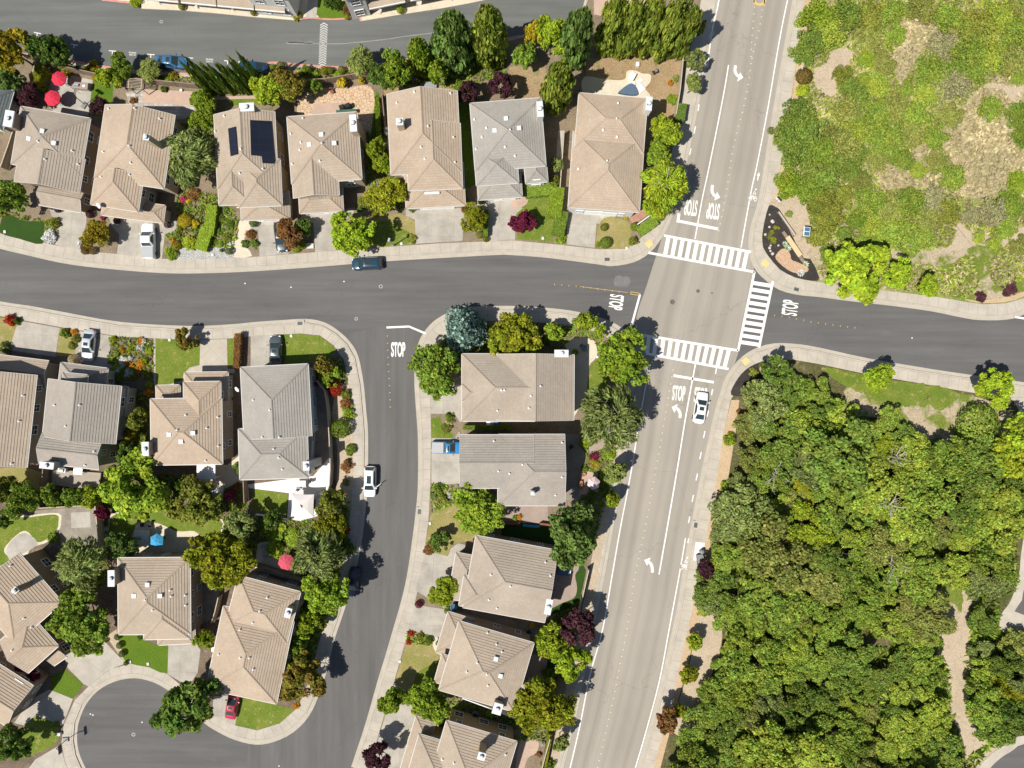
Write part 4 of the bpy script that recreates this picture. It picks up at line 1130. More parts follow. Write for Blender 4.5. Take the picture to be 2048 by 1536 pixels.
def roof_z(vols, p):
    best = None
    for v in vols:
        x, y = v.local(p)
        h = v.height(x, y)
        if h is not None and (best is None or h > best[0]): best = (h, v, x, y)
    return best

def on_roof(vols, px, py):
    z = 6.0
    r = None
    for _ in range(6):
        p = G(px, py, z)
        r = roof_z(vols, p)
        if r is None: return None, z, None
        z = r[0]
    return G(px, py, z), z, r

HOUSE_N = 0
def house(label, roof, wall, vols, chim=(), vents=(), boxes=(), solar=(), garage=None, dishes=(), trims=(), name='house', cat='house', win=True, gutters=True):
    """vols: (A, B, C, eave height, kind).  chim: (px, py, top z, w, d).  vents, boxes: roof pipes and square roof vents."""
    V = [Vol(*v) for v in vols]
    cx = sum((v.P(v.L / 2, v.W / 2, 0)).x for v in V) / len(V); cy = sum((v.P(v.L / 2, v.W / 2, 0)).y for v in V) / len(V)
    root = empty(name, (cx, cy, 0.13), label, cat)
    O = Vector((cx, cy, 0.13))
    rot = math.atan2(V[0].u.y, V[0].u.x)
    wm = MB(); rm = MB(); gm = MB()
    wins = []
    for i, v in enumerate(V):
        roof_geometry(rm, v, 0.011 * i)
        gable_faces(wm, v)
        o = v.over
        c = [(o, o), (v.L - o, o), (v.L - o, v.W - o), (o, v.W - o)]
        b = [Vector((v.P(*q, 0).x, v.P(*q, 0).y, 0.0)) for q in c]
        t = [v.P(*q, -0.035) for q in c]
        wm.add(b + t, [(0, 1, 5, 4), (1, 2, 6, 5), (2, 3, 7, 6), (3, 0, 4, 7)], 0)
        ctr = v.P(v.L / 2, v.W / 2, 0)
        for j in range(4):
            p, q = b[j], b[(j + 1) % 4]
            d = q - p; ln = d.length; d = d / ln
            n = Vector((d.y, -d.x, 0))
            mid = (p + q) / 2
            if (mid - Vector((ctr.x, ctr.y, 0))).dot(n) < 0: n = -n
            if n.dot(-Vector((mid.x, mid.y, 0)).normalized()) < 0.12: continue
            wins.append((v, p, d, n, ln))
        if gutters:
            e = 0.0
            cs = [v.P(0, 0, 0), v.P(v.L, 0, 0), v.P(v.L, v.W, 0), v.P(0, v.W, 0)]
            sides = [(0, 1), (2, 3)]
            if v.ends[1] == 'h': sides.append((1, 2))
            if v.ends[0] == 'h': sides.append((3, 0))
            for a_, b_ in sides:
                P_, Q_ = cs[a_], cs[b_]
                m_ = (P_ + Q_) / 2
                nn = (m_ - v.P(v.L / 2, v.W / 2, 0)); nn.z = 0
                dd = (Q_ - P_).normalized()
                nn = (nn - dd * nn.dot(dd)).normalized()
                gm.beam(P_ + nn * 0.05 + Vector((0, 0, -0.13)), Q_ + nn * 0.05 + Vector((0, 0, -0.13)), 0.10, 0.15)
                # keep gutters out of the other roofs' tops
            for a_, b_ in ((1, 2),) * (v.ends[1] == 'g') + ((3, 0),) * (v.ends[0] == 'g'):
                r = v.P(v.L if a_ == 1 else 0, v.W / 2, v.hr + 0.02)
                for P_ in (cs[a_], cs[b_]):
                    gm.beam(P_ + Vector((0, 0, -0.08)), r + Vector((0, 0, -0.08)), 0.05, 0.13)
    wm.build('wall', WALL[wall], root, O)
    rf = rm.build('roof', ROOF[roof], root, O)
    if gutters: gm.build('gutter', M['gutter_white'], root, O)
    # windows on the walls that can be seen
    if win:
        for v, p, d, n, ln in wins:
            rows = [(1.0, 1.25)] if v.z < 4.4 else [(1.0, 1.3), (3.55, 1.2)]
            m = max(1, int(ln / 2.9))
            for z0, hh in rows:
                for k in range(m):
                    if random.random() < 0.12: continue
                    s = ln * (k + 0.5) / m + random.uniform(-0.35, 0.35)
                    w_ = random.choice((0.75, 0.95, 1.25))
                    if s < w_ / 2 + .4 or s > ln - w_ / 2 - .4: continue
                    c_ = p + d * s + Vector((0, 0, z0 + hh / 2))
                    blocked = False
                    for v2 in V:
                        x, y = v2.local(c_ + n * 0.25)
                        if 0.1 < x < v2.L - 0.1 and 0.1 < y < v2.W - 0.1 and v2 is not v and z0 < v2.z: blocked = True
                    if blocked: continue
                    window(root, rf, c_, d, n, w_, hh, O)
    for (px, py, zt, w, dd) in chim:
        p = G(px, py, zt)
        mb = MB()
        mb.box((p.x, p.y, 0.1), (w * 0.9, dd * 0.9, zt - 0.3), rot, 0)
        mb.box((p.x, p.y, zt - 0.22), (w, dd, 0.22), rot, 1)
        mb.tube((p.x, p.y, zt), (p.x, p.y, zt + 0.32), 0.20, 0.20, 12, 1)
        mb.tube((p.x, p.y, zt + 0.32), (p.x, p.y, zt + 0.42), 0.30, 0.14, 12, 1)
        mb.box((p.x + 0.0, p.y, zt + 0.005), (0.5, 0.5, 0.03), rot, 2)
        mb.build('chimney', [WALL[wall], M['sheet'], M['dark']], rf, O)
    for (px, py) in vents:
        p, z, r = on_roof(V, px, py)
        if p is None: continue
        mb = MB()
        mb.tube((p.x, p.y, z - 0.1), (p.x, p.y, z + 0.30), 0.085, 0.085, 10)
        mb.lathe((p.x, p.y, z - 0.02), [(0.19, 0.0), (0.10, 0.12)], 12)
        mb.tube((p.x, p.y, z + 0.30), (p.x, p.y, z + 0.36), 0.13, 0.05, 10)
        mb.build('roof_vent', M['pipe_white'], rf, O)
    for (px, py) in boxes:
        p, z, r = on_roof(V, px, py)
        if p is None: continue
        mb = MB()
        mb.box((p.x, p.y, z - 0.15), (0.52, 0.52, 0.34), rot, 0)
        mb.box((p.x, p.y, z + 0.19), (0.62, 0.62, 0.05), rot, 0)
        mb.build('roof_vent_box', M['sheet'], rf, O)
    for pts in solar:
        pr = []
        for (px, py) in pts:
            p, z, r = on_roof(V, px, py)
            pr.append((p, r))
        v = pr[0][1][1]
        # panels lie 12 cm above one roof plane
        best = pr[0][1]; x, y = best[2], best[3]
        mb = MB()
        top = [p + Vector((0, 0, 0.20)) for p, r in pr]
        bot = [p + Vector((0, 0, 0.12)) for p, r in pr]
        n = len(top)
        uvs = [v.local(p) for p, r in pr]
        mb.add(top + bot, [tuple(range(n))] + [(i, (i + 1) % n, n + (i + 1) % n, n + i) for i in range(n)], 0,
               [uvs] + [[(0.2, 0.2)] * 4 for i in range(n)])
        mb.build('solar_panel', M['solar'], rf, O)
    for (px, py) in dishes:
        p, z, r = on_roof(V, px, py)
        if p is None: p = G(px, py, 3.2); z = 3.2
        mb = MB()
        mb.tube((p.x, p.y, z - 0.1), (p.x, p.y, z + 0.5), 0.03, 0.03, 6)
        c = Vector((p.x, p.y, z + 0.6)); ax = Vector((-0.5, -0.5, 0.7)).normalized()
        a = ax.orthogonal().normalized(); b = ax.cross(a)
        ring = [c + (a * math.cos(t) + b * math.sin(t)) * 0.42 + ax * 0.12 for t in [2 * math.pi * i / 16 for i in range(16)]]
        mb.add([c] + ring, [(0, i + 1, (i + 1) % 16 + 1) for i in range(16)])
        mb.tube(c, c + ax * 0.5, 0.02, 0.02, 5)
        mb.build('satellite_dish', M['pipe_white'], rf, O)
    for (px, py, wd, hh) in trims:
        p = G(px, py, 4.5); d_ = V[0].u * (wd / S / 2)
        mb = MB(); mb.beam(p - d_ - Vector((0, 0, hh)), p + d_ - Vector((0, 0, hh)), 0.25, hh)
        mb.beam(p - d_ * 1.1, p + d_ * 1.1, 0.32, 0.06)
        mb.build('gable_trim', M['trim'], root, O)
    if garage:
        for (vi, side, w) in garage:
            v = V[vi]
            o = v.over
            # side: 'x1' = far end along the ridge axis, 'y1' = far side across it, ...
            c = {'x0': (o, v.W / 2), 'x1': (v.L - o, v.W / 2), 'y0': (v.L / 2, o), 'y1': (v.L / 2, v.W - o)}[side]
            n = {'x0': -v.X, 'x1': v.X, 'y0': -v.Y, 'y1': v.Y}[side]
            t = v.Y if side[0] == 'x' else v.X
            p = v.P(*c, 0); p.z = 0
            mb = MB()
            a = p - t * w / 2 + n * 0.03; b = p + t * w / 2 + n * 0.03
            mb.beam(a, b, 0.08, 2.2)
            for k in range(1, 4): mb.beam(a + n * 0.05 + Vector((0, 0, 0.55 * k)), b + n * 0.05 + Vector((0, 0, 0.55 * k)), 0.03, 0.03)
            mb.build('garage_door', M['trim'], root, O)
    return root, V, rf

WIN_CACHE = {}
def window(root, rf, c, d, n, w, h, O):
    key = (w, h)
    if key not in WIN_CACHE:
        fm = MB(); pm = MB()
        t = 0.09
        fm.beam((-w / 2 - t, -0.03, -h / 2 - t), (w / 2 + t, -0.03, -h / 2 - t), 0.12, t)
        fm.beam((-w / 2 - t, -0.03, h / 2), (w / 2 + t, -0.03, h / 2), 0.12, t)
        for x in (-w / 2 - t / 2, w / 2 + t / 2, 0.0):
            tt = t if x else 0.05
            fm.box((x, -0.03, -h / 2), (tt, 0.10, h), 0, 0)
        fm.box((0, -0.02, -0.025), (w, 0.07, 0.05), 0, 0)
        pm.box((0, 0.0, -h / 2), (w, 0.04, h), 0, 0)
        a = fm.build('window', M['trim']); b = pm.build('window_pane', M['glass'])
        WIN_CACHE[key] = (a.data, b.data)
        bpy.data.objects.remove(a); bpy.data.objects.remove(b)
    ma, mb_ = WIN_CACHE[key]
    # local -y is the outward side
    ang = math.atan2(n.y, n.x) + math.pi / 2
    f = link('window', ma, root, c - O + n * 0.02)
    f.rotation_euler = (0, 0, ang)
    link('window_pane', mb_, f)

house('tan hip roof house at far left of the north row, behind the red parasols', 'taupe', 'brown',
      [((42, 213), (181, 237), (163, 352), 5.4, 'bc:hh'), ((84, 362), (171, 378), (166, 426), 3.0, 'ab:gg'), ((40, 296), (170, 318), (159, 386), 5.35, 'bc:gg')],
      chim=[(17, 237, 7.6, 1.3, 2.3)], vents=[(77, 283), (91, 319), (145, 302), (157, 329), (57, 275)], boxes=[(86, 263), (109, 287), (59, 278)], garage=[(1, 'y1', 4.6)])
house('tan gabled house with tall metal chimney stack and white pickup out front', 'sand', 'beige',
      [((211, 209), (350, 230), (332, 378), 5.4, 'bc:gh'), ((193, 335), (288, 350), (278, 424), 5.2, 'bc:gh'), ((207, 395), (331, 411), (325, 446), 3.0, 'ab:hh'), ((234, 300), (333, 312), (326, 376), 5.3, 'bc:gh')],
      chim=[(292, 274, 9.6, 0.85, 0.85)], vents=[(262, 326), (259, 292), (320, 238), (270, 217), (218, 218), (207, 304), (203, 354), (260, 350)], garage=[(2, 'y1', 5.0)], dishes=[(203, 413)], trims=[(254, 411, 20, .5), (272, 420, 26, .2)])
house('tan house with dark solar panels on both roof slopes', 'tan', 'ochre',
      [((428, 229), (549, 223), (560, 372), 5.4, 'bc:gh'), ((434, 318), (500, 315), (504, 408), 5.3, 'bc:gh'), ((474, 322), (560, 318), (567, 411), 5.3, 'bc:hh'), ((481, 385), (578, 382), (579, 438), 3.0, 'bc:hh')],
      chim=[(493, 214, 7.2, 2.1, 1.2)], vents=[(449, 232), (482, 298), (526, 338), (480, 347), (431, 263)],
      solar=[[(501, 241), (543, 243), (550, 328), (526, 327), (524, 313), (503, 311)], [(457, 258), (472, 254), (477, 309), (462, 313)]], garage=[(3, 'x1', 4.6)], trims=[(527, 402, 20, .4)])
house('brown hip roof house beside the crazy paved back yard', 'tan', 'beige',
      [((574, 234), (714, 224), (727, 358), 5.4, 'bc:hh'), ((580, 285), (671, 279), (679, 391), 5.35, 'bc:gg'), ((597, 380), (684, 375), (688, 422), 3.0, 'ab:hh')],
      chim=[(706, 246, 7.9, 1.0, 2.4)], vents=[(644, 287), (602, 285), (600, 300), (640, 322), (606, 237), (585, 328), (582, 268)], boxes=[(643, 270), (669, 287), (619, 290)], garage=[(2, 'y1', 4.8)], trims=[(645, 391, 26, .3)])
house('long tan gabled house with white box chimney on its left slope', 'sand', 'beige',
      [((774, 188), (914, 181), (922, 343), 5.4, 'bc:gh'), ((812, 250), (920, 246), (927, 377), 5.35, 'bc:gh'), ((808, 330), (926, 324), (929, 411), 3.2, 'bc:hh')],
      chim=[(799, 243, 8.6, 1.0, 1.0)], vents=[(829, 184), (794, 206), (842, 294), (850, 318), (907, 275), (901, 187), (856, 253), (910, 325)], garage=[(2, 'x1', 5.2)], trims=[(864, 386, 26, .25)])
house('pale grey hip roof house in the north row', 'ash', 'greywhite',
      [((940, 207), (1081, 196), (1091, 332), 5.4, 'bc:hh'), ((948, 300), (1032, 294), (1037, 366), 5.2, 'bc:hh'), ((1046, 305), (1090, 301), (1089, 364), 4.6, 'bc:hh'), ((954, 350), (1041, 344), (1043, 394), 3.0, 'ab:hh')],
      chim=[(1080, 218, 7.6, 0.9, 2.2)], vents=[(949, 239), (973, 256), (964, 274), (952, 298), (1020, 260), (1010, 294), (1030, 312)], boxes=[(1012, 238), (989, 262), (1038, 257)], garage=[(3, 'y1', 4.6)])
house('tan hip roof house with flat fronted wing nearest the avenue', 'sand', 'white',
      [((1158, 186), (1295, 197), (1287, 306), 5.4, 'ab:hh'), ((1147, 262), (1289, 272), (1269, 424), 5.2, 'bc:hh')],
      chim=[(1298, 207, 7.2, 0.9, 2.0)], vents=[(1233, 238), (1206, 260), (1234, 274), (1214, 322), (1157, 338), (1236, 207)], garage=[(1, 'x1', 4.8)])
house('dark slate roofed house cut off at the left frame edge', 'slate', 'grey',
      [((-90, 148), (28, 182), (8, 262), 4.2, 'ab:gh')], name='house')
# west block
house('tan gabled house at left frame edge with windows along its right wall', 'tan', 'taupe',
      [((-92, 732), (74, 750), (41, 934), 5.4, 'bc:gg'), ((-30, 706), (98, 722), (88, 775), 3.2, 'ab:gg')], vents=[(47, 791), (39, 842), (24, 927)])
house('pale grey house with long right slope above a timber deck', 'grey', 'grey',
      [((97, 757), (243, 772), (231, 888), 5.4, 'bc:gg'), ((84, 866), (205, 880), (197, 939), 5.4, 'ab:gg'), ((122, 725), (216, 737), (208, 800), 3.4, 'bc:hh'), ((205, 768), (256, 774), (249, 832), 3.2, 'ab:gh'), ((126, 745), (176, 750), (168, 830), 5.3, 'bc:hg')],
      chim=[(93, 931, 7.4, 2.0, 0.95)], vents=[(110, 810), (160, 810), (132, 852), (189, 903), (171, 930)])
house('square tan hip roof house with white patio cover behind', 'sand', 'taupe',
      [((301, 798), (443, 796), (446, 928), 5.4, 'ab:hh'), ((367, 764), (441, 763), (444, 860), 5.3, 'bc:hg'), ((369, 745), (456, 744), (457, 800), 3.1, 'ab:hh'), ((312, 771), (360, 770), (362, 805), 3.0, 'ab:hh')],
      chim=[(290, 898, 7.2, 1.0, 2.0)], vents=[(372, 830), (355, 860), (414, 856), (437, 892), (412, 921), (436, 834)], boxes=[(339, 869), (387, 866), (363, 883)], garage=[(2, 'y0', 4.6)])
house('large grey house above the white paved yard at the street corner', 'ash', 'greywhite',
      [((481, 735), (616, 728), (620, 872), 5.2, 'bc:hg'), ((477, 858), (614, 854), (627, 955), 5.1, 'ab:hh'), ((519, 762), (568, 758), (566, 872), 5.3, 'bc:hg'), ((488, 845), (625, 852), (628, 950), 3.4, 'ab:hh')],
      chim=[(612, 932, 7.0, 0.9, 1.3)], vents=[(540, 820), (525, 874), (559, 874), (548, 898), (558, 915), (565, 938), (507, 800)], dishes=[(478, 778)])
# south west
house('large angled tan house beside the round shade tree at lower left', 'sand', 'brown',
      [((38, 1106), (125, 1205), (28, 1288), 5.4, 'ab:gh'), ((60, 1228), (117, 1292), (55, 1345), 5.2, 'bc:hg'), ((86, 1300), (112, 1282), (138, 1311), 3.0, 'ab:gg')],
      chim=[(30, 1181, 8.8, 0.8, 0.8)], vents=[(22, 1131), (25, 1300), (64, 1254), (49, 1236)], name='house')
house('tan hip roof house behind the cul-de-sac with a blue parasol in its yard', 'tan', 'taupe',
      [((236, 1116), (380, 1115), (378, 1268), 5.4, 'bc:hh'), ((286, 1190), (378, 1188), (377, 1277), 5.3, 'bc:gh'), ((314, 1240), (388, 1236), (392, 1286), 3.0, 'ab:hh'), ((249, 1238), (290, 1238), (290, 1265), 3.0, 'ab:gg')],
      chim=[(222, 1157, 7.4, 0.95, 2.3)], vents=[(291, 1199), (306, 1220), (341, 1180), (343, 1192), (371, 1190), (372, 1210)], boxes=[(296, 1169), (269, 1191), (321, 1191)], garage=[(2, 'y1', 4.4)])
house('tan house between the cul-de-sac and the side street with red coupe in front', 'sand', 'taupe',
      [((477, 1151), (601, 1184), (572, 1286), 5.4, 'ab:hh'), ((447, 1212), (588, 1242), (540, 1405), 5.2, 'bc:hh')],
      chim=[(576, 1226, 7.2, 0.9, 1.4)], vents=[(535, 1195), (520, 1222), (506, 1245), (480, 1259), (438, 1308), (481, 1315), (507, 1338), (499, 1315)], garage=[(1, 'x1', 4.6)])
house('tan roofed house corner with satellite dish at the left frame edge', 'sand', 'brown',
      [((-30, 1310), (67, 1372), (22, 1458), 4.6, 'ab:hg')], dishes=[(50, 1362)], vents=[])
# centre block
house('brown roofed house at the main crossing with terrace on its right', 'taupe', 'taupe',
      [((994, 708), (1148, 709), (1148, 841), 5.4, 'bc:gg'), ((924, 708), (1070, 708), (1070, 842), 5.3, 'ab:hg'), ((924, 768), (962, 768), (962, 802), 5.4, 'ab:hg')],
      chim=[(1123, 707, 7.0, 2.0, 1.05)], vents=[(1081, 772), (1062, 792), (995, 821), (1003, 780), (1009, 780), (1058, 816)], garage=[(1, 'x0', 4.8)])
house('grey brown house with dark small chimney and blue pickup on its drive', 'grey', 'taupe',
      [((920, 870), (1068, 870), (1068, 976), 5.4, 'ab:gg'), ((996, 869), (1130, 869), (1130, 1011), 5.3, 'ab:hg'), ((922, 905), (945, 905), (945, 970), 3.4, 'bc:gg')],
      chim=[(1066, 986, 7.6, 0.65, 0.65)], vents=[(988, 882), (1045, 929), (1124, 885), (1124, 954), (997, 942), (1019, 947), (1111, 990)], garage=[(2, 'y0', 4.6)])
house('taupe roofed house by the spa and curved paver patio', 'taupe', 'taupe',
      [((952, 1071), (1116, 1101), (1091, 1245), 5.4, 'ab:hg'), ((1050, 1107), (1114, 1120), (1105, 1166), 5.0, 'bc:gg'), ((912, 1105), (972, 1116), (957, 1208), 3.0, 'bc:hh'), ((928, 1150), (975, 1158), (966, 1219), 5.2, 'ab:hg')],
      chim=[(1097, 1214, 7.0, 0.95, 2.2)], vents=[(982, 1149), (1021, 1172), (978, 1199), (1091, 1124), (994, 1216), (1101, 1151)])
house('tan pyramid roof house with metal chimney at its lower corner', 'tan', 'taupe',
      [((918, 1242), (1068, 1286), (1029, 1424), 5.4, 'ab:hh'), ((896, 1223), (948, 1239), (925, 1321), 3.0, 'bc:hh'), ((884, 1308), (940, 1324), (922, 1379), 4.6, 'ab:hg')],
      chim=[(995, 1418, 7.4, 1.3, 1.6)], vents=[(975, 1265), (993, 1288), (955, 1325), (974, 1348), (934, 1343), (1004, 1303), (976, 1370)], boxes=[(992, 1317), (1001, 1351)])
house('tan house with tall chimney stack cut off by the bottom frame edge', 'tan', 'ochre',
      [((893, 1441), (1034, 1483), (990, 1640), 5.4, 'ab:hh'), ((832, 1432), (872, 1444), (838, 1560), 3.0, 'bc:hh'), ((838, 1468), (900, 1486), (872, 1580), 4.8, 'ab:hg')],
      chim=[(963, 1513, 8.8, 1.1, 1.1)], vents=[(885, 1518), (908, 1525), (1011, 1508)])
# terraced houses beyond the alley
def town_house(label, fx0, fy0, fx1, fy1, doors, roofm, wall, bays):
    """A two storey terrace: fx,fy are the ground line of its front, the body goes away from the alley."""
    a, b = G(fx0, fy0), G(fx1, fy1)
    d = (b - a); ln = d.length; d.normalize()
    n = Vector((-d.y, d.x, 0))
    if n.y < 0: n = -n
    root = empty('terraced_house', (a.x, a.y, 0.13), label, 'terraced house')
    O = Vector((a.x, a.y, 0.13))
    wm = MB()
    for s0, s1, dep in bays:
        p = a + d * s0 - n * dep; q = a + d * s1 - n * dep
        base = [p, q, q + n * (10 + dep), p + n * (10 + dep)]
        top = [x + Vector((0, 0, 6.0)) for x in base]
        wm.add(base + top, [(0, 1, 5, 4), (1, 2, 6, 5), (2, 3, 7, 6), (3, 0, 4, 7), (4, 5, 6, 7)])
    wm.build('wall', WALL[wall], root, O)
    rm = MB()
    for s0, s1, dep in bays:
        p = a + d * (s0 - 0.3) - n * (dep + 0.4) + Vector((0, 0, 6.05)); q = a + d * (s1 + 0.3) - n * (dep + 0.4) + Vector((0, 0, 6.05))
        r = n * (5.5 + dep) + Vector((0, 0, 2.2))
        rm.add([p, q, q + r, p + r], [(0, 1, 2, 3)], 0, [[(0, 0), (s1 - s0, 0), (s1 - s0, 6), (0, 6)]])
    # tiled skirt roof over the garage doors
    for s0, s1 in doors:
        p = a + d * (s0 - 0.4) - n * 1.1 + Vector((0, 0, 2.75)); q = a + d * (s1 + 0.4) - n * 1.1 + Vector((0, 0, 2.75))
        r = n * 1.2 + Vector((0, 0, 0.55))
        rm.add([p, q, q + r, p + r], [(0, 1, 2, 3)], 0, [[(0, 0), (s1 - s0, 0), (s1 - s0, 1.3), (0, 1.3)]])
    rm.build('roof', ROOF[roofm], root, O)
    tm = MB()
    for s0, s1 in doors:
        p = a + d * (s0 - 0.4) - n * 1.15 + Vector((0, 0, 2.52)); q = a + d * (s1 + 0.4) - n * 1.15 + Vector((0, 0, 2.52))
        tm.beam(p, q, 0.12, 0.24)
    tm.build('fascia', M['trim'], root, O)
    for s0, s1 in doors:
        g = MB()
        g.beam(a + d * s0 - n * 0.04, a + d * s1 - n * 0.04, 0.1, 2.25)
        g.build('garage_door', M['town_door'], root, O)
    for k, (s0, s1, dep) in enumerate(bays):
        m = max(1, int((s1 - s0) / 2.6))
        for j in range(m):
            s = s0 + (s1 - s0) * (j + 0.5) / m
            for z in ((4.4,) if any(x0 - 0.4 < s < x1 + 0.4 for x0, x1 in doors) and dep < 0.5 else (1.6, 4.4)):
                window(root, None, a + d * s - n * dep + Vector((0, 0, z)), d, -n, 1.25, 1.3, O)
    return root
M['town_door'] = plain('garage_door_grey', (0.42, 0.42, 0.40), 0.6, 0, 0.3, 0.05)
town_house('pale terraced house beyond the alley, left of the gap with the sloping lawn', 296, 1, 602, 30, [(1.0, 5.6), (6.8, 11.2), (12.2, 16.8), (17.8, 21.4)], 'tan', 'greywhite', [(0.2, 6.0, 0.0), (6.0, 11.6, 0.0), (11.6, 17.0, 0.0), (17.0, 23.0, 0.6)])
town_house('pale terraced house beyond the alley, right of the gap with the sloping lawn', 704, 30, 1000, -30, [(3.4, 8.0), (9.6, 14.6), (16.2, 21.0)], 'tan', 'greywhite', [(0.0, 2.8, 0.7), (2.8, 9.0, 0.0), (9.0, 15.6, 0.0), (15.6, 22.5, 0.0)])
town_house('pink plastered house end beyond the alley behind the tall cypresses', 1190, -40, 1330, -40, [], 'sand', 'beige', [(0, 9, 0)])
poly('pink_terrace', [(1186, -60), (1188, 30), (1215, 36), (1300, 20), (1300, -60)], 0.168, M['pink'])
poly('sloping_lawn', [(634, 30), (640, -30), (700, -30), (706, 28), (680, 37), (650, 37)], 0.165, M['lawn_fresh'], 0.0, 2)
poly('side_steps', [(612, 38), (622, -30), (640, -30), (633, 36)], 0.168, M['patio'])
for x, y in ((322, 9), (397, 15), (398, 17), (470, 22), (545, 30), (762, 28), (835, 11), (905, 1)):
    disc('driveway_drain', x, y, 0.16, 'disc', ZK + 0.012)
# ------------------------------------------------------------------ vehicles
def paint(name, c, rough=0.28, metal=0.0):
    m, nt, b = nodes_of(name)
    b.inputs['Base Color'].default_value = (*c, 1)
    b.inputs['Roughness'].default_value = rough
    b.inputs['Metallic'].default_value = metal
    b.inputs['Coat Weight'].default_value = 0.6
    b.inputs['Coat Roughness'].default_value = 0.06
    f = noise(nt, world_pos(nt), 2.5, 5)
    nt.links.new(mixc(nt, f, tuple(x * 0.92 for x in c), tuple(min(1, x * 1.06) for x in c)), b.inputs['Base Color'])
    return m
M['tyre'] = plain('tyre_rubber', (0.02, 0.02, 0.02), 0.85)
M['rim'] = plain('alloy_rim', (0.45, 0.45, 0.46), 0.3, 0.9)
M['car_glass'] = plain('car_glass', (0.03, 0.045, 0.05), 0.06, 0, 0.9)
M['lamp_clear'] = plain('headlamp_glass', (0.75, 0.77, 0.78), 0.15)
M['lamp_red'] = plain('taillamp_glass', (0.35, 0.02, 0.02), 0.2)
M['trim_black'] = plain('black_trim', (0.02, 0.02, 0.022), 0.5)
M['plate_bed'] = plain('bed_cover', (0.38, 0.385, 0.39), 0.6, 0, 0.4, 0.06)
CARP = {'blue': paint('blue_car_paint', (0.035, 0.13, 0.26)), 'teal': paint('deep_teal_car_paint', (0.015, 0.05, 0.085)), 'black': paint('dark_car_paint', (0.02, 0.032, 0.04)),
        'white': paint('white_car_paint', (0.80, 0.81, 0.81)), 'silver': paint('silver_car_paint', (0.58, 0.60, 0.64), 0.3, 0.2), 'grey': paint('charcoal_car_paint', (0.10, 0.115, 0.12), 0.3, 0.3),
        'azure': paint('azure_car_paint', (0.03, 0.22, 0.50)), 'red': paint('red_car_paint', (0.42, 0.025, 0.06)), 'navy': paint('navy_car_paint', (0.012, 0.02, 0.05))}

def loft(mb, secs, mi=0):
    """secs: list of (x, [(y, z), ...]) with equal counts, closed across by mirroring."""
    rings = []
    for x, pr in secs:
        rings.append([(x, y, z) for y, z in pr] + [(x, -y, z) for y, z in reversed(pr)])
    n = len(rings[0])
    V = [p for r in rings for p in r]
    F = []
    for k in range(len(rings) - 1):
        for i in range(n):
            j = (i + 1) % n
            F.append((k * n + i, k * n + j, (k + 1) * n + j, (k + 1) * n + i))
    F.append(tuple(range(n))); F.append(tuple(range((len(rings) - 1) * n, len(rings) * n))[::-1])
    mb.add(V, F, mi)

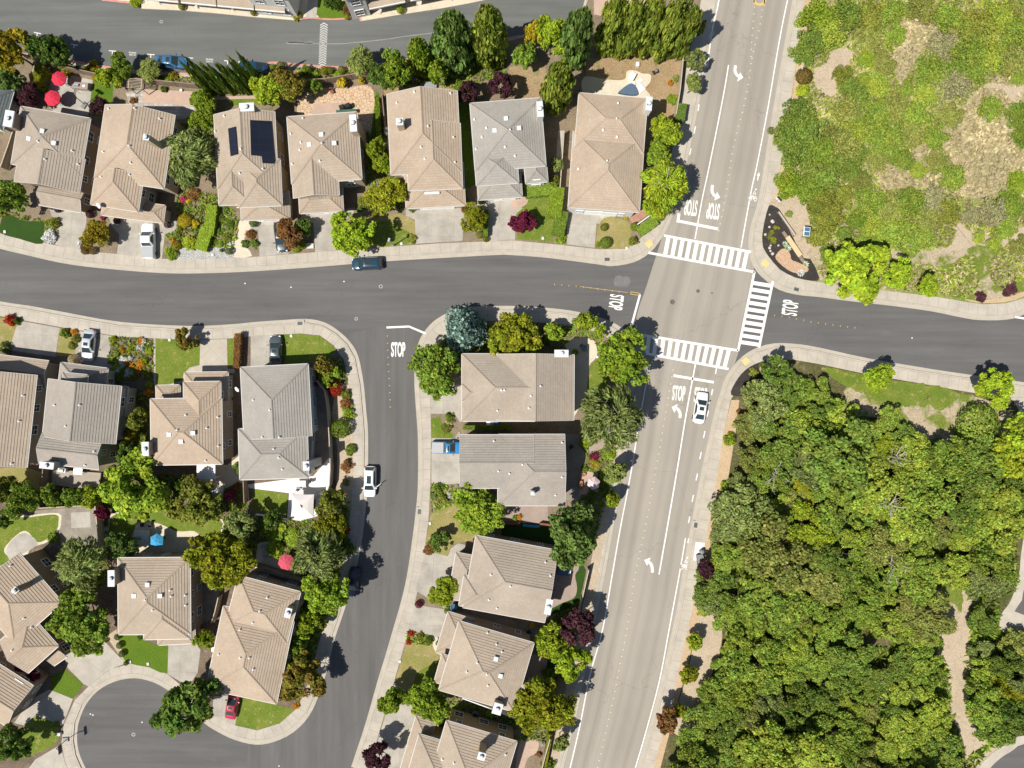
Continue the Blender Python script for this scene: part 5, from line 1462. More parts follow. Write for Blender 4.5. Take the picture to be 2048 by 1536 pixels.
def car(name, label, px, py, heading, kind, col, L=4.7, W=1.84, z=0.0, sunroof=False, cat='car', door_open=False, cover=False, group=None):
    """Front towards local +x.  kind: sedan, suv, pickup, coupe."""
    Hr = {'sedan': 1.45, 'coupe': 1.38, 'suv': 1.68, 'pickup': 1.80}[kind]
    hood = {'sedan': 0.86, 'coupe': 0.82, 'suv': 1.0, 'pickup': 1.08}[kind]
    p = G(px, py, z + Hr * 0.7)
    root = empty(name, (p.x, p.y, z), label, cat, group, heading)
    a = L / 2; w = W / 2
    def sec(x, hw, top, zlo=0.24):
        return (x, [(hw * 0.90, zlo), (hw, zlo + 0.14), (hw, top * 0.62), (hw * 0.985, top * 0.80), (hw * 0.93, top * 0.94), (hw * 0.80, top), (hw * 0.40, top + 0.025)])
    b = MB()
    if kind == 'pickup':
        belt = hood
        S_ = [sec(a, w * .72, .66), sec(a - .12, w * .90, .86), sec(a - .45, w * .98, hood - .06), sec(a - 1.35, w, hood), sec(0.3, w, hood + .03), sec(-a + 1.9, w, hood + .03), sec(-a + .10, w * .97, hood), sec(-a, w * .93, hood - .08)]
        cab = (a - 1.30, a - 2.05, -a + 2.25, -a + 1.85)     # windscreen foot, roof front, roof back, rear glass foot
    elif kind == 'suv':
        S_ = [sec(a, w * .60, .60), sec(a - .10, w * .84, .78), sec(a - .38, w * .96, hood - .10), sec(a - 1.15, w, hood), sec(0.2, w, hood + .04), sec(-a + .9, w, hood + .06), sec(-a + .25, w * .95, hood), sec(-a + .06, w * .88, hood - .12), sec(-a, w * .78, .7)]
        cab = (a - 1.05, a - 1.85, -a + .55, -a + .12)
    else:
        S_ = [sec(a, w * .56, .52), sec(a - .10, w * .82, .64), sec(a - .42, w * .96, hood - .12), sec(a - 1.25, w, hood), sec(0.1, w, hood + .04), sec(-a + 1.15, w, hood + .05), sec(-a + .45, w * .96, hood + .02), sec(-a + .10, w * .86, hood - .08), sec(-a, w * .66, .62)]
        cab = (a - 1.15, a - 1.95, -a + 1.45, -a + .62)
    loft(b, S_)
    body = b.build('body', CARP[col], root, None, True)
    # cabin: pillars and roof in body colour, glass set into each side
    f0, f1, r1, r0 = cab
    zb = hood + 0.01
    wb, wr = w * 0.92, w * (0.70 if kind != 'pickup' else 0.76)
    low = [(f0, wb * .92), (f0 - .35, wb), (r0 + .3, wb), (r0, wb * .90)]
    top = [(f1, wr * .92), (f1 - .18, wr), (r1 + .15, wr), (r1, wr * .94)]
    c = MB()
    Lr = [(x, y, zb) for x, y in low] + [(x, -y, zb) for x, y in reversed(low)]
    Tr = [(x, y, Hr - 0.05) for x, y in top] + [(x, -y, Hr - 0.05) for x, y in reversed(top)]
    T2 = [(x * 1.0, y * .82, Hr) for x, y in [(f1 - .1, top[0][1]), (f1 - .25, top[1][1]), (r1 + .25, top[2][1]), (r1 + .1, top[3][1])]]
    T2 = T2 + [(x, -y, z_) for x, y, z_ in reversed(T2)]
    n = 8
    c.add(Lr + Tr + T2, [(i, (i + 1) % n, n + (i + 1) % n, n + i) for i in range(n)] + [(n + i, n + (i + 1) % n, 2 * n + (i + 1) % n, 2 * n + i) for i in range(n)] + [tuple(range(2 * n, 3 * n))])
    c.build('cabin', CARP[col], root, None, True)
    def pane(nm, q, inset=0.08, out=0.012):
        q = [Vector(v) for v in q]
        ctr = sum(q, Vector()) / len(q)
        nn = (q[1] - q[0]).cross(q[2] - q[0]).normalized()
        if nn.dot(ctr - Vector((0, 0, Hr * .6))) < 0: nn = -nn
        m = MB(); m.add([v.lerp(ctr, inset) + nn * out for v in q], [tuple(range(len(q)))])
        return m.build(nm, M['car_glass'], root)
    pane('windscreen', [(f0, wb * .92, zb), (f0, -wb * .92, zb), (f1, -wr * .92, Hr - .05), (f1, wr * .92, Hr - .05)], 0.09, 0.02)
    pane('rear_window', [(r0, wb * .90, zb), (r0, -wb * .90, zb), (r1, -wr * .94, Hr - .05), (r1, wr * .94, Hr - .05)], 0.12, 0.02)
    for s in (1, -1):
        pane('side_window', [(f0 - .35, s * wb, zb), (r0 + .3, s * wb, zb), (r1 + .15, s * wr, Hr - .05), (f1 - .18, s * wr, Hr - .05)], 0.10, 0.02)
    if sunroof:
        m = MB(); xm = (f1 + r1) / 2 + (f1 - r1) * 0.12; lx = (f1 - r1) * (0.26 if kind != 'suv' else 0.33)
        m.box((xm, 0, Hr + 0.0), (lx * 1.6, wr * 1.05, 0.012)); m.build('sunroof', M['car_glass'], root)
    if kind == 'pickup':
        m = MB()
        x0, x1 = -a + 0.10, -a + 1.80
        if cover:
            m.box(((x0 + x1) / 2, 0, hood + 0.0), (x1 - x0, W * 0.86, 0.06)); m.build('bed_cover', M['plate_bed'], root)
        else:
            m.box(((x0 + x1) / 2, 0, hood + 0.01), (x1 - x0, W * 0.80, 0.035)); m.build('bed_cover', M['plate_bed'], root)
    # arches show as tyres standing a little proud
    wheel = MB(); wheel.tube((0, -0.11, 0), (0, 0.11, 0), 0.33, 0.33, 18)
    rimm = MB(); rimm.tube((0, -0.115, 0), (0, 0.115, 0), 0.21, 0.21, 14)
    for x in (a - .88, -a + .85):
        for s in (1, -1):
            o = wheel.build('wheel', M['tyre'], root, None, True, (x, s * (w - 0.10), 0.33))
            rimm.build('rim', M['rim'], o, None, False, (0, s * 0.012, 0))
    for s in (1, -1):
        m = MB(); m.box((a - .20, s * w * .66, hood - .30 if kind != 'pickup' else .72), (.30, .34, .12), s * -0.35, 0, (.7, .8)); m.build('headlight', M['lamp_clear'], root)
        m = MB(); m.box((-a + .10, s * w * .70, hood - .22), (.16, .32, .14), s * 0.25, 0, (.8, .9)); m.build('taillight', M['lamp_red'], root)
        m = MB(); m.box((f0 - .30, s * (w + .09), zb + .02), (.16, .22, .15), 0, 0, (.8, .9)); m.build('wing_mirror', CARP[col], root)
        m = MB()
    if door_open:
        # driver's door (left side of the car) swung out on its front hinge
        m = MB()
        h0 = Vector((f0 - .38, w * .98, 0)); ang = math.radians(180 - 52)
        d = Vector((math.cos(ang), math.sin(ang), 0))
        m.beam(h0 + Vector((0, 0, .35)), h0 + d * 1.1 + Vector((0, 0, .35)), 0.12, hood - .35)
        fm = h0 + d * 1.08 + Vector((0, 0, hood)); fr = h0 + d * .9 + Vector((0, 0, Hr - .12)); ff = h0 + d * .35 + Vector((0, 0, Hr - .12)); fl = h0 + d * .05 + Vector((0, 0, hood))
        for p_, q_ in ((fm, fr), (fr, ff), (ff, fl)): m.tube(p_, q_, 0.03, 0.03, 6)
        dr = m.build('front_door', CARP[col], root)
        g = MB(); g.add([fm, fr, ff, fl], [(0, 1, 2, 3)]); g.build('door_window', M['car_glass'], dr)
    return root

ZD = LAYER[2] + 0.004
car('parked_car', 'blue sedan with a sunroof in the alley parking bay', 339, 121, -0.07, 'sedan', 'blue', 4.7, 1.85, 0.005, True)
car('parked_car', 'dark green car half hidden under the tall thin cypresses', 503, 133, math.pi - 0.10, 'sedan', 'teal', 4.5, 1.82, 0.005)
car('pickup_truck', 'white pickup with grey bed cover on a driveway', 293, 481, math.pi / 2 + 0.02, 'pickup', 'white', 5.3, 1.95, ZD, False, 'pickup', cover=True)
car('parked_car', 'black car under the red brown tree on a driveway', 560, 473, -math.pi / 2 + 0.12, 'sedan', 'black', 4.6, 1.84, ZD)
car('parked_car', 'dark blue SUV parked at the north kerb of the street', 733.5, 526, math.pi + 0.05, 'suv', 'teal', 4.7, 1.88, 0.0, True)
car('parked_car', 'silver sedan on the driveway beside the orange flower bed', 174, 690, -math.pi / 2 - 0.10, 'sedan', 'silver', 4.7, 1.82, ZD, True)
car('parked_car', 'charcoal sedan on the driveway beside the corner lawn', 550, 701, math.pi / 2 + 0.03, 'sedan', 'grey', 4.6, 1.84, ZD, True)
car('parked_car', 'white SUV at the kerb with its driver door open', 738.5, 964, -math.pi / 2 - 0.02, 'suv', 'white', 4.6, 1.88, 0.0, True, door_open=True)
car('parked_car', 'dark navy car at the kerb in tree shade beside the street bend', 705, 1166, -math.pi / 2 - 0.2, 'sedan', 'navy', 4.5, 1.82, 0.0)
car('pickup_truck', 'bright blue pickup with grey bed on a driveway', 895, 896, -0.02, 'pickup', 'azure', 4.9, 1.85, ZD, True, 'pickup', cover=True)
car('driving_car', 'white sedan driving over the STOP lettering on the avenue', 1402.5, 816, math.pi / 2 - 0.16, 'sedan', 'white', 4.75, 1.86, 0.008, True)
car('parked_car', 'red coupe with dark hood glass on the driveway by the corner lawn', 463, 1412, math.pi / 2 - 0.18, 'coupe', 'red', 4.3, 1.76, ZD, True)

# ------------------------------------------------------------------ garden and street furniture
M['red_cloth'] = plain('red_canvas', (0.62, 0.035, 0.07), 0.9, 0, 0.2, 0.08)
M['blue_cloth'] = plain('blue_canvas', (0.06, 0.32, 0.56), 0.9, 0, 0.2, 0.08)
M['pink_cloth'] = plain('pale_pink_canvas', (0.66, 0.52, 0.52), 0.9, 0, 0.2, 0.08)
M['cloth_white'] = plain('cream_canvas', (0.74, 0.69, 0.66), 0.9, 0, 0.2, 0.03)
M['tarp'] = plain('blue_tarpaulin', (0.085, 0.13, 0.20), 0.6, 0, 0.4, 0.15)
M['steel'] = plain('galvanised_steel', (0.45, 0.47, 0.48), 0.45, 0.6)
M['pole_grey'] = plain('painted_pole', (0.30, 0.31, 0.31), 0.5)
M['wood_dark'] = ground_mat('weathered_fence', (0.20, 0.15, 0.11), (0.29, 0.22, 0.165), 0.9, 6, None, 0.9, 0, 0.2)
M['wood_light'] = ground_mat('pale_fence', (0.44, 0.37, 0.27), (0.50, 0.43, 0.33), 0.9, 6, None, 0.9, 0, 0.15)
M['wood_new'] = ground_mat('new_timber', (0.60, 0.44, 0.24), (0.66, 0.51, 0.31), 0.9, 6, None, 0.8, 0, 0.12)
M['deck'] = slab_mat('deck_boards', (0.40, 0.35, 0.285), (0.36, 0.315, 0.255), 4.0, 0.16, -0.1, 0.012, 0.45, 0.5, 0.1, 0.1)
M['brown_cushion'] = plain('brown_cover', (0.07, 0.045, 0.03), 0.85)
M['black_cover'] = plain('black_cover', (0.03, 0.03, 0.033), 0.8, 0, 0.3, 0.1)
M['spa_cover'] = plain('navy_spa_cover', (0.075, 0.12, 0.20), 0.6, 0, 0.4, 0.1)
M['rock'] = ground_mat('pale_boulder', (0.46, 0.42, 0.36), (0.56, 0.52, 0.46), 1.5, 8, None, 0.95, 0.4, 0.2)
M['rock_tan'] = ground_mat('tan_rubble', (0.50, 0.30, 0.18), (0.56, 0.40, 0.27), 2.2, 6, (0.44, 0.36, 0.29), 0.95, 1.0, 0.35)
M['planter_red'] = ground_mat('red_timber', (0.22, 0.08, 0.05), (0.27, 0.11, 0.07), 1.2, 8, None, 0.9, 0, 0.2)
M['ceramic_blue'] = plain('glazed_blue_pot', (0.07, 0.16, 0.25), 0.2)
M['terracotta'] = plain('terracotta', (0.35, 0.16, 0.09), 0.8)
M['sign_red'] = plain('sign_red', (0.50, 0.02, 0.03), 0.5)
M['green_box'] = plain('green_enamel', (0.04, 0.11, 0.06), 0.6)
M['bin_blue'] = plain('blue_bin', (0.03, 0.12, 0.30), 0.5)
M['bin_grey'] = plain('grey_bin', (0.20, 0.21, 0.21), 0.6)
M['concrete_box'] = plain('utility_concrete', (0.62, 0.60, 0.54), 0.85, 0, 0.3, 0.08)
ZG = 0.165

def parasol(label, px, py, r, mat, h=2.35, n=8, rot=0.2, group='garden parasols'):
    p = G(px, py, h - 0.2)
    root = empty('garden_parasol', (p.x, p.y, ZG), label, 'parasol', group)
    m = MB()
    V = [(0, 0, h + 0.28)]
    for ring, (rr, zz) in enumerate(((0.5, 0.10), (1.0, -0.22))):
        for i in range(2 * n):
            t = rot + math.pi * i / n
            k = rr * r * (1.0 if i % 2 == 0 else math.cos(math.pi / n) * 0.985)
            V.append((k * math.cos(t), k * math.sin(t), h + zz - (0.03 if i % 2 else 0)))
    k = 2 * n
    F = [(0, 1 + i, 1 + (i + 1) % k) for i in range(k)] + [(1 + i, 1 + k + i, 1 + k + (i + 1) % k, 1 + (i + 1) % k) for i in range(k)]
    b = len(V)
    V += [(x, y, z - 0.16) for x, y, z in V[1 + k:1 + 2 * k]]
    F += [(1 + k + i, b + i, b + (i + 1) % k, 1 + k + (i + 1) % k) for i in range(k)]
    m.add(V, F); m.build('canopy', mat, root)
    m = MB(); m.tube((0, 0, 0), (0, 0, h + 0.25), 0.028, 0.028, 8); m.build('pole', M['pole_grey'], root)
    m = MB(); m.lathe((0, 0, 0), [(0.30, 0), (0.30, 0.06), (0.08, 0.12)], 14); m.build('base', M['bin_grey'], root)
    m = MB(); m.lathe((0, 0, h + 0.27), [(0.06, 0), (0.05, 0.06), (0.01, 0.1)], 8); m.build('finial', M['pole_grey'], root)
    return root
parasol('red octagonal parasol nearest the alley fence', 118.5, 158, 1.12, M['red_cloth'])
parasol('red octagonal parasol over the table beside the plum tree', 106, 197, 1.22, M['red_cloth'], 2.4)
parasol('bright blue parasol on the cream patio', 314.5, 1081, 1.08, M['blue_cloth'], 2.35, 6, 0.5)
parasol('faded red parasol half under the feathery tree', 573, 1124, 1.25, plain('faded_red_canvas', (0.52, 0.085, 0.12), 0.9, 0, 0.2, 0.1))
parasol('pale pink parasol in the side garden by the avenue', 1187, 966, 1.0, M['pink_cloth'], 2.4, 6, 0.3)

def table(label, px, py, r, mat, square=None, h=0.74, z=ZG, rot=0.0):
    p = G(px, py, h)
    root = empty('patio_table', (p.x, p.y, z), label, 'table', None, rot)
    m = MB()
    if square: m.box((0, 0, h - 0.04), (square[0], square[1], 0.04))
    else: m.lathe((0, 0, h - 0.04), [(r, 0), (r, 0.04)], 20)
    m.build('tabletop', mat, root)
    k = (square[0] / 2 - .1, square[1] / 2 - .1) if square else (r * .6, r * .6)
    for sx in (1, -1):
        for sy in (1, -1):
            m = MB(); m.tube((sx * k[0], sy * k[1], 0), (sx * k[0], sy * k[1], h - 0.03), 0.025, 0.025, 6); m.build('leg', M['pole_grey'], root)
    return root
def chair(label, px, py, rot, mat, group='patio chairs', z=ZG):
    p = G(px, py, 0.45)
    root = empty('patio_chair', (p.x, p.y, z), label, 'chair', group, rot)
    m = MB(); m.box((0, 0, 0.40), (0.50, 0.52, 0.06)); m.build('seat', mat, root)
    m = MB(); m.add([(-.25, -.26, .44), (-.25, .26, .44), (-.38, .26, .95), (-.38, -.26, .95), (-.30, -.26, .44), (-.30, .26, .44), (-.43, .26, .95), (-.43, -.26, .95)],
                    [(0, 1, 2, 3), (7, 6, 5, 4), (0, 4, 5, 1), (1, 5, 6, 2), (2, 6, 7, 3), (3, 7, 4, 0)]); m.build('backrest', mat, root)
    for sx in (.2, -.2):
        for sy in (.22, -.22):
            m = MB(); m.tube((sx, sy, 0), (sx, sy, 0.42), 0.018, 0.018, 6); m.build('leg', M['pole_grey'], root)
    return root
table('round table under the red parasol beside the plum tree', 106, 200, 0.6, M['steel'])
table('low table on the white paved yard', 602, 967, 0, M['cloth_white'], (1.5, 0.9))
chair('patio chair right of the low white table', 619, 962, 3.0, M['black_cover'])
chair('patio chair below the low white table, left of its pair', 597, 975, 1.5, M['bin_grey'])
chair('patio chair below the low white table, right of its pair', 610, 973, 1.6, M['bin_grey'])
chair('red garden chair on the crazy paving', 664, 184, -1.2, M['planter_red'])
chair('dark chair at the barbecue counter on the cream patio, left one', 285, 1050, -1.57, M['black_cover'])
chair('dark chair at the barbecue counter on the cream patio, right one', 300, 1050, -1.57, M['black_cover'])
chair('dark cushioned chair on the terrace by the crossing', 1163, 692, 2.4, M['spa_cover'])
table('small table on the terrace by the crossing', 1168, 697, 0.5, M['bin_grey'])
chair('white chair beside the canvas gazebo', 634, 1022, 2.4, M['cloth_white'])
chair('chair in the shaded paved yard by the pink parasol', 1143, 893, 0.5, M['black_cover'])
table('round glass table on the timber deck', 160, 942, 0, M['steel'], (1.3, 0.9), 0.74, 0.55, -0.1)

def gazebo():
    p = G(605, 1011, 2.5)
    root = empty('canvas_gazebo', (p.x, p.y, ZG), 'cream canvas gazebo with small top vent on white paved yard', 'gazebo', None, -0.02)
    a = 1.68; m = MB()
    k = 8
    V = []; F = []
    ring = []
    for i in range(4 * k):
        s, t = divmod(i, k); t = t / k
        cs = [(-a, -a), (a, -a), (a, a), (-a, a)]
        x = cs[s][0] + (cs[(s + 1) % 4][0] - cs[s][0]) * t; y = cs[s][1] + (cs[(s + 1) % 4][1] - cs[s][1]) * t
        sag = math.sin(math.pi * t)
        ring.append((x * (1 - 0.055 * sag), y * (1 - 0.055 * sag), 2.35 - 0.10 * sag))
    V = ring + [(x * .55, y * .55, 2.62 + .05) for x, y, z in ring] + [(x * .13, y * .13, 2.95) for x, y, z in ring] + [(x, y, z - 0.22) for x, y, z in ring]
    n = 4 * k
    for r0, r1 in ((0, 1), (1, 2), (3, 0)):
        F += [(r0 * n + i, r0 * n + (i + 1) % n, r1 * n + (i + 1) % n, r1 * n + i) for i in range(n)]
    m.add(V, F); m.build('canopy', M['cloth_white'], root)
    m = MB(); m.box((0, 0, 2.86), (0.46, 0.46, 0.06), 0, 0); m.build('vent_opening', M['wood_dark'], root)
    m = MB(); m.add([(-.28, -.28, 3.02), (.1, -.28, 3.02), (-.05, .05, 3.12), (-.28, .28, 3.0)], [(0, 1, 2, 3)]); m.build('vent_flap', M['cloth_white'], root)
    for sx in (1, -1):
        for sy in (1, -1):
            m = MB(); m.tube((sx * (a - .08), sy * (a - .08), 0), (sx * (a - .08), sy * (a - .08), 2.35), 0.035, 0.035, 8); m.build('post', M['pole_grey'], root)
gazebo()
def patio_cover():
    c = [G(x, y, 2.75) for x, y in ((394, 928), (431, 928), (431, 958), (394, 958))]
    o = Vector(((c[0].x + c[2].x) / 2, (c[0].y + c[2].y) / 2, ZG))
    root = empty('patio_cover', o, 'flat white patio cover behind the square tan house', 'patio cover')
    w, d = abs(c[1].x - c[0].x), abs(c[0].y - c[3].y)
    m = MB(); m.box((0, 0, 2.6), (w, d, 0.09)); m.build('roof_panel', M['trim'], root)
    m = MB()
    for i in range(7): m.box((-w / 2 + w * (i + .5) / 7, 0, 2.45), (0.06, d, 0.15))
    m.build('rafters', M['trim'], root)
    for s in (1, -1):
        m = MB(); m.box((s * (w / 2 - .15), -d / 2 + .15, 0), (0.12, 0.12, 2.46)); m.build('post', M['trim'], root)
patio_cover()
def pergola():
    p = G(272, 169, 2.2)
    root = empty('pergola', (p.x, p.y, ZG), 'small timber pergola in the corner of the brick patio yard', 'pergola', None, -0.08)
    for sx in (1, -1):
        for sy in (1, -1):
            m = MB(); m.box((sx * .95, sy * .6, 0), (0.10, 0.10, 2.2)); m.build('post', M['wood_light'], root)
        m = MB(); m.box((sx * .95, 0, 2.2), (0.10, 1.5, 0.14)); m.build('beam', M['wood_light'], root)
    m = MB()
    for i in range(7): m.box((0, -.66 + .22 * i, 2.34), (2.3, 0.05, 0.10))
    m.build('slats', M['wood_light'], root)
pergola()
def deck():
    o = poly('timber_deck', [(108, 938), (206, 945), (203, 972), (160, 976), (108, 968)], 0.55, M['deck'], 0.5, 0, None)
    tag(o, 'grey brown timber deck behind the pale grey house', 'deck')
deck()
def spa():
    p = G(1128, 1138, 0.9)
    root = empty('hot_tub', (p.x, p.y, ZG), 'hot tub with navy cover on the curved paver patio', 'hot tub', None, -0.12)
    m = MB(); m.box((0, 0, 0), (1.75, 1.95, 0.80), 0, 0, (1.02, 1.02)); m.build('cabinet', M['wood_dark'], root)
    m = MB(); m.box((-.03, .49, .80), (1.8, .97, 0.10), 0, 0, (.97, .95)); m.box((-.03, -.50, .80), (1.8, .97, 0.10), 0, 0, (.97, .95)); m.build('cover', M['spa_cover'], root)
    m = MB(); m.box((.98, .1, 0), (0.14, 1.2, 0.86)); m.build('cover_lifter', M['trim'], root)
spa()
def hot_tub_small():
    p = G(126, 940, 1.0)
    root = empty('barbecue_grill', (p.x, p.y, 0.552), 'silver barbecue grill on the timber deck', 'barbecue', None, -0.1)
    m = MB(); m.box((0, 0, 0), (1.1, .55, .8)); m.build('cabinet', M['steel'], root)
    m = MB(); m.box((0, 0, .8), (.8, .5, .28), 0, 0, (.9, .6)); m.build('lid', M['cloth_white'], root)
hot_tub_small()
def island(label, px, py, w, d, rot, mat, topmat, grill=True):
    p = G(px, py, 0.9)
    root = empty('barbecue_island', (p.x, p.y, ZG), label, 'barbecue', None, rot)
    m = MB(); m.box((0, 0, 0), (w, d, .86)); m.build('cabinet', mat, root)
    m = MB(); m.box((0, 0, .86), (w + .08, d + .08, .05)); m.build('counter', topmat, root)
    if grill:
        m = MB(); m.box((-w * .2, 0.02, .91), (.75, .5, .25), 0, 0, (.95, .55)); m.build('grill_lid', M['steel'], root)
        m = MB(); m.box((w * .25, 0, .912), (.35, .35, .02)); m.build('sink', M['trim'], root)
    return root
island('stone barbecue island with silver lid on the red parasol patio', 161, 172, 2.3, .85, -0.10, M['disc'], M['paver'])
island('white topped barbecue counter on the cream patio beside the blue parasol', 283.5, 1076, 1.9, 2.2, 0.0, M['white_pave'], M['white_pave'])
for k, (x, y, lab) in enumerate(((683.5, 214, 'black covered grill on the crazy paving, left of the pair'), (695, 211, 'black covered grill on the crazy paving, right of the pair'))):
    p = G(x, y, 1.0)
    root = empty('covered_grill', (p.x, p.y, ZG), lab, 'barbecue', 'covered grills on the crazy paving', 0.35)
    m = MB(); m.box((0, 0, 0), (.85, .72, .95), 0, 0, (.92, .92)); m.build('body', M['black_cover'], root)
    m = MB(); m.box((0, 0, .95), (.78, .66, .22), 0, 0, (.8, .5)); m.build('hood', M['black_cover'], root)
p = G(692, 222, 1.0); m = MB(); m.box((p.x, p.y, ZG), (2.9, .42, .75), 0.06); m.box((p.x, p.y, ZG + .75), (3.0, .5, .06), 0.06)
tag(m.build('planter_box', M['green_box']), 'long green planter box under the eave by the crazy paving', 'planter')

def hoop(label, px, py, rot, z=ZG):
    """px, py: where the post meets the ground; the board overhangs along rot."""
    p = G(px, py, 0)
    root = empty('basketball_hoop', (p.x, p.y, z), label, 'basketball hoop', None, rot)
    m = MB(); m.box((-.35, 0, 0), (1.0, .75, .22), 0, 0, (.8, .75)); m.build('base', M['bin_grey'], root)
    m = MB(); m.tube((-.2, 0, .1), (0, 0, 2.9), 0.055, 0.05, 8); m.tube((0, 0, 2.6), (.75, 0, 3.15), 0.04, 0.04, 6); m.tube((0, 0, 2.9), (.75, 0, 3.45), 0.04, 0.04, 6); m.build('post', M['trim_black'], root)
    m = MB(); m.box((.78, 0, 2.85), (0.05, 1.25, 0.80)); m.build('backboard', M['car_glass'], root)
    m = MB()
    pts = [Vector((1.08 + .23 * math.cos(t), .23 * math.sin(t), 3.05)) for t in [2 * math.pi * i / 18 for i in range(19)]]
    for i in range(18): m.tube(pts[i], pts[i + 1], 0.014, 0.014, 5, 0, False)
    m.build('rim', M['sign_red'], root)
hoop('portable basketball hoop at the cul-de-sac kerb', 138, 1477, 0.1, ZK)
hoop('small basketball hoop on the red parasol patio', 173, 208, 1.0)

def lamp(label, hx, hy, h, arm=0.5, rot=0.0):
    """hx, hy: where the lamp head appears."""
    p = G(hx, hy, h)
    root = empty('street_lamp', (p.x, p.y, ZG), label, 'street lamp', 'street lamps')
    m = MB(); m.tube((0, 0, 0), (0, 0, h - .15), 0.085, 0.055, 10); m.build('pole', M['pole_grey'], root)
    m = MB(); m.lathe((0, 0, 0), [(.18, 0), (.18, .25), (.09, .4)], 10); m.build('base', M['pole_grey'], root)
    m = MB(); m.box((0, 0, h - .15), (.62, .34, .16), rot, 0, (.85, .75)); m.build('lamp_head', M['steel'], root)
    m = MB(); m.box((0, 0, h - .18), (.45, .24, .04), rot); m.build('lens', M['lamp_clear'], root)
lamp('grey street lamp beside the golden shrub tree, north pavement', 158, 486.5, 4.6, rot=1.2)
lamp('grey street lamp on the front lawn right of the lime green tree', 778, 480, 4.4, rot=1.3)

def fence(label, pts, mat, h=1.8, name='fence', cap=0.14, cat='fence', kind='board', z=ZG):
    """pts: pixels along the fence's top edge."""
    P = [G(x, y, h) for x, y in pts]
    o = Vector((P[0].x, P[0].y, z))
    root = empty(name, o, label, cat)
    pm = MB(); cm = MB()
    for a, b in zip(P[:-1], P[1:]):
        q = Vector((a.x, a.y, z + .05)); r = Vector((b.x, b.y, z + .05))
        pm.beam(q, r, 0.04, h - .1)
        n = Vector((-(r - q).y, (r - q).x, 0)).normalized()
        for zz in (.35, h - .45): pm.beam(q + n * .05 + Vector((0, 0, zz)), r + n * .05 + Vector((0, 0, zz)), 0.05, .09)
        cm.beam(q + Vector((0, 0, h - .06)), r + Vector((0, 0, h - .06)), cap, 0.05)
    pm.build('panel', mat, root, o)
    cm.build('top_rail', mat, root, o)
    for a, b in zip(P[:-1], P[1:]):
        n = max(1, int((b - a).length / 2.4))
        for i in range(n):
            c = a.lerp(b, i / n)
            m = MB(); m.box((c.x - o.x, c.y - o.y, 0), (.11, .11, h + .06)); m.build('post', mat, root)
    return root
fence('weathered board fence behind the red parasol patio', [(38, 106), (115, 131), (200, 149)], M['wood_dark'])
fence('weathered board fence behind the brick patio yard', [(245, 155), (300, 160), (391, 169)], M['wood_dark'])
fence('weathered board fence behind the crazy paved yard', [(600, 161), (652, 158), (700, 150), (738, 145)], M['wood_dark'])
fence('pale board fence along the avenue beside the brown back yard', [(1366, 118), (1360, 180), (1352, 229)], M['wood_light'])
fence('pale board fence between the grey house and the tan house by the avenue', [(1128, 262), (1124, 320), (1119, 386)], M['wood_light'])
fence('curved board fence around the grey house at the street corner', [(634, 762), (650, 782), (656, 826), (659, 880), (661, 935), (659, 970), (650, 995)], M['wood_light'])
fence('board fence left of the timber deck', [(87, 938), (84, 975), (79, 1016)], M['wood_dark'])
fence('board fence above the old concrete patio', [(79, 1016), (135, 1013), (191, 1010), (200, 1098)], M['wood_light'])
fence('board fence between the patio cover yard and the white paved yard', [(483, 905), (487, 960), (489, 1006)], M['wood_dark'])
fence('dark board fence behind the tan house, near the faded red parasol', [(512, 1131), (560, 1146), (618, 1166)], M['wood_dark'])
fence('tan fence along the avenue beside the taupe roofed house', [(1177, 1140), (1168, 1180), (1160, 1215), (1150, 1250)], M['wood_light'])
fence('tan fence along the avenue at the bottom of the picture', [(1100, 1478), (1090, 1512), (1078, 1560)], M['wood_light'])
fence('white lattice fence beside the bottom house with ochre wall', [(918, 1393), (970, 1412), (1030, 1436)], M['trim'], 1.6)
fence('low pale fence between the clipped hedges by the crossing', [(1275, 449), (1303, 429)], M['trim'], 0.9)
fence('cream fence in the narrow yard left of the tan cul-de-sac house', [(437, 1195), (430, 1225), (423, 1245)], M['wood_light'])
fence('old board fence at the left frame edge beside the slate roof', [(31, 250), (18, 290), (2, 335)], M['wood_light'])
fence('short fence left of the lime hedge', [(74, 118), (67, 145), (60, 172)], M['wood_light'])
fence('narrow fence strip between the brown roofed house and its hedge', [(764, 188), (768, 230), (771, 262)], M['wood_dark'])
fence('white picket strip along the shaded garden below the white paved yard', [(512, 1029), (545, 1033), (576, 1040)], M['trim'], 0.9)
fence('brick red planter wall along the artificial lawn', [(1003, 1046), (1040, 1047)], M['planter_red'], 0.7, 'planter_wall', 0.3, 'wall')
fence('brick red planter wall beside the dark green conifer', [(1080, 1047), (1102, 1050)], M['planter_red'], 0.7, 'planter_wall', 0.3, 'wall')

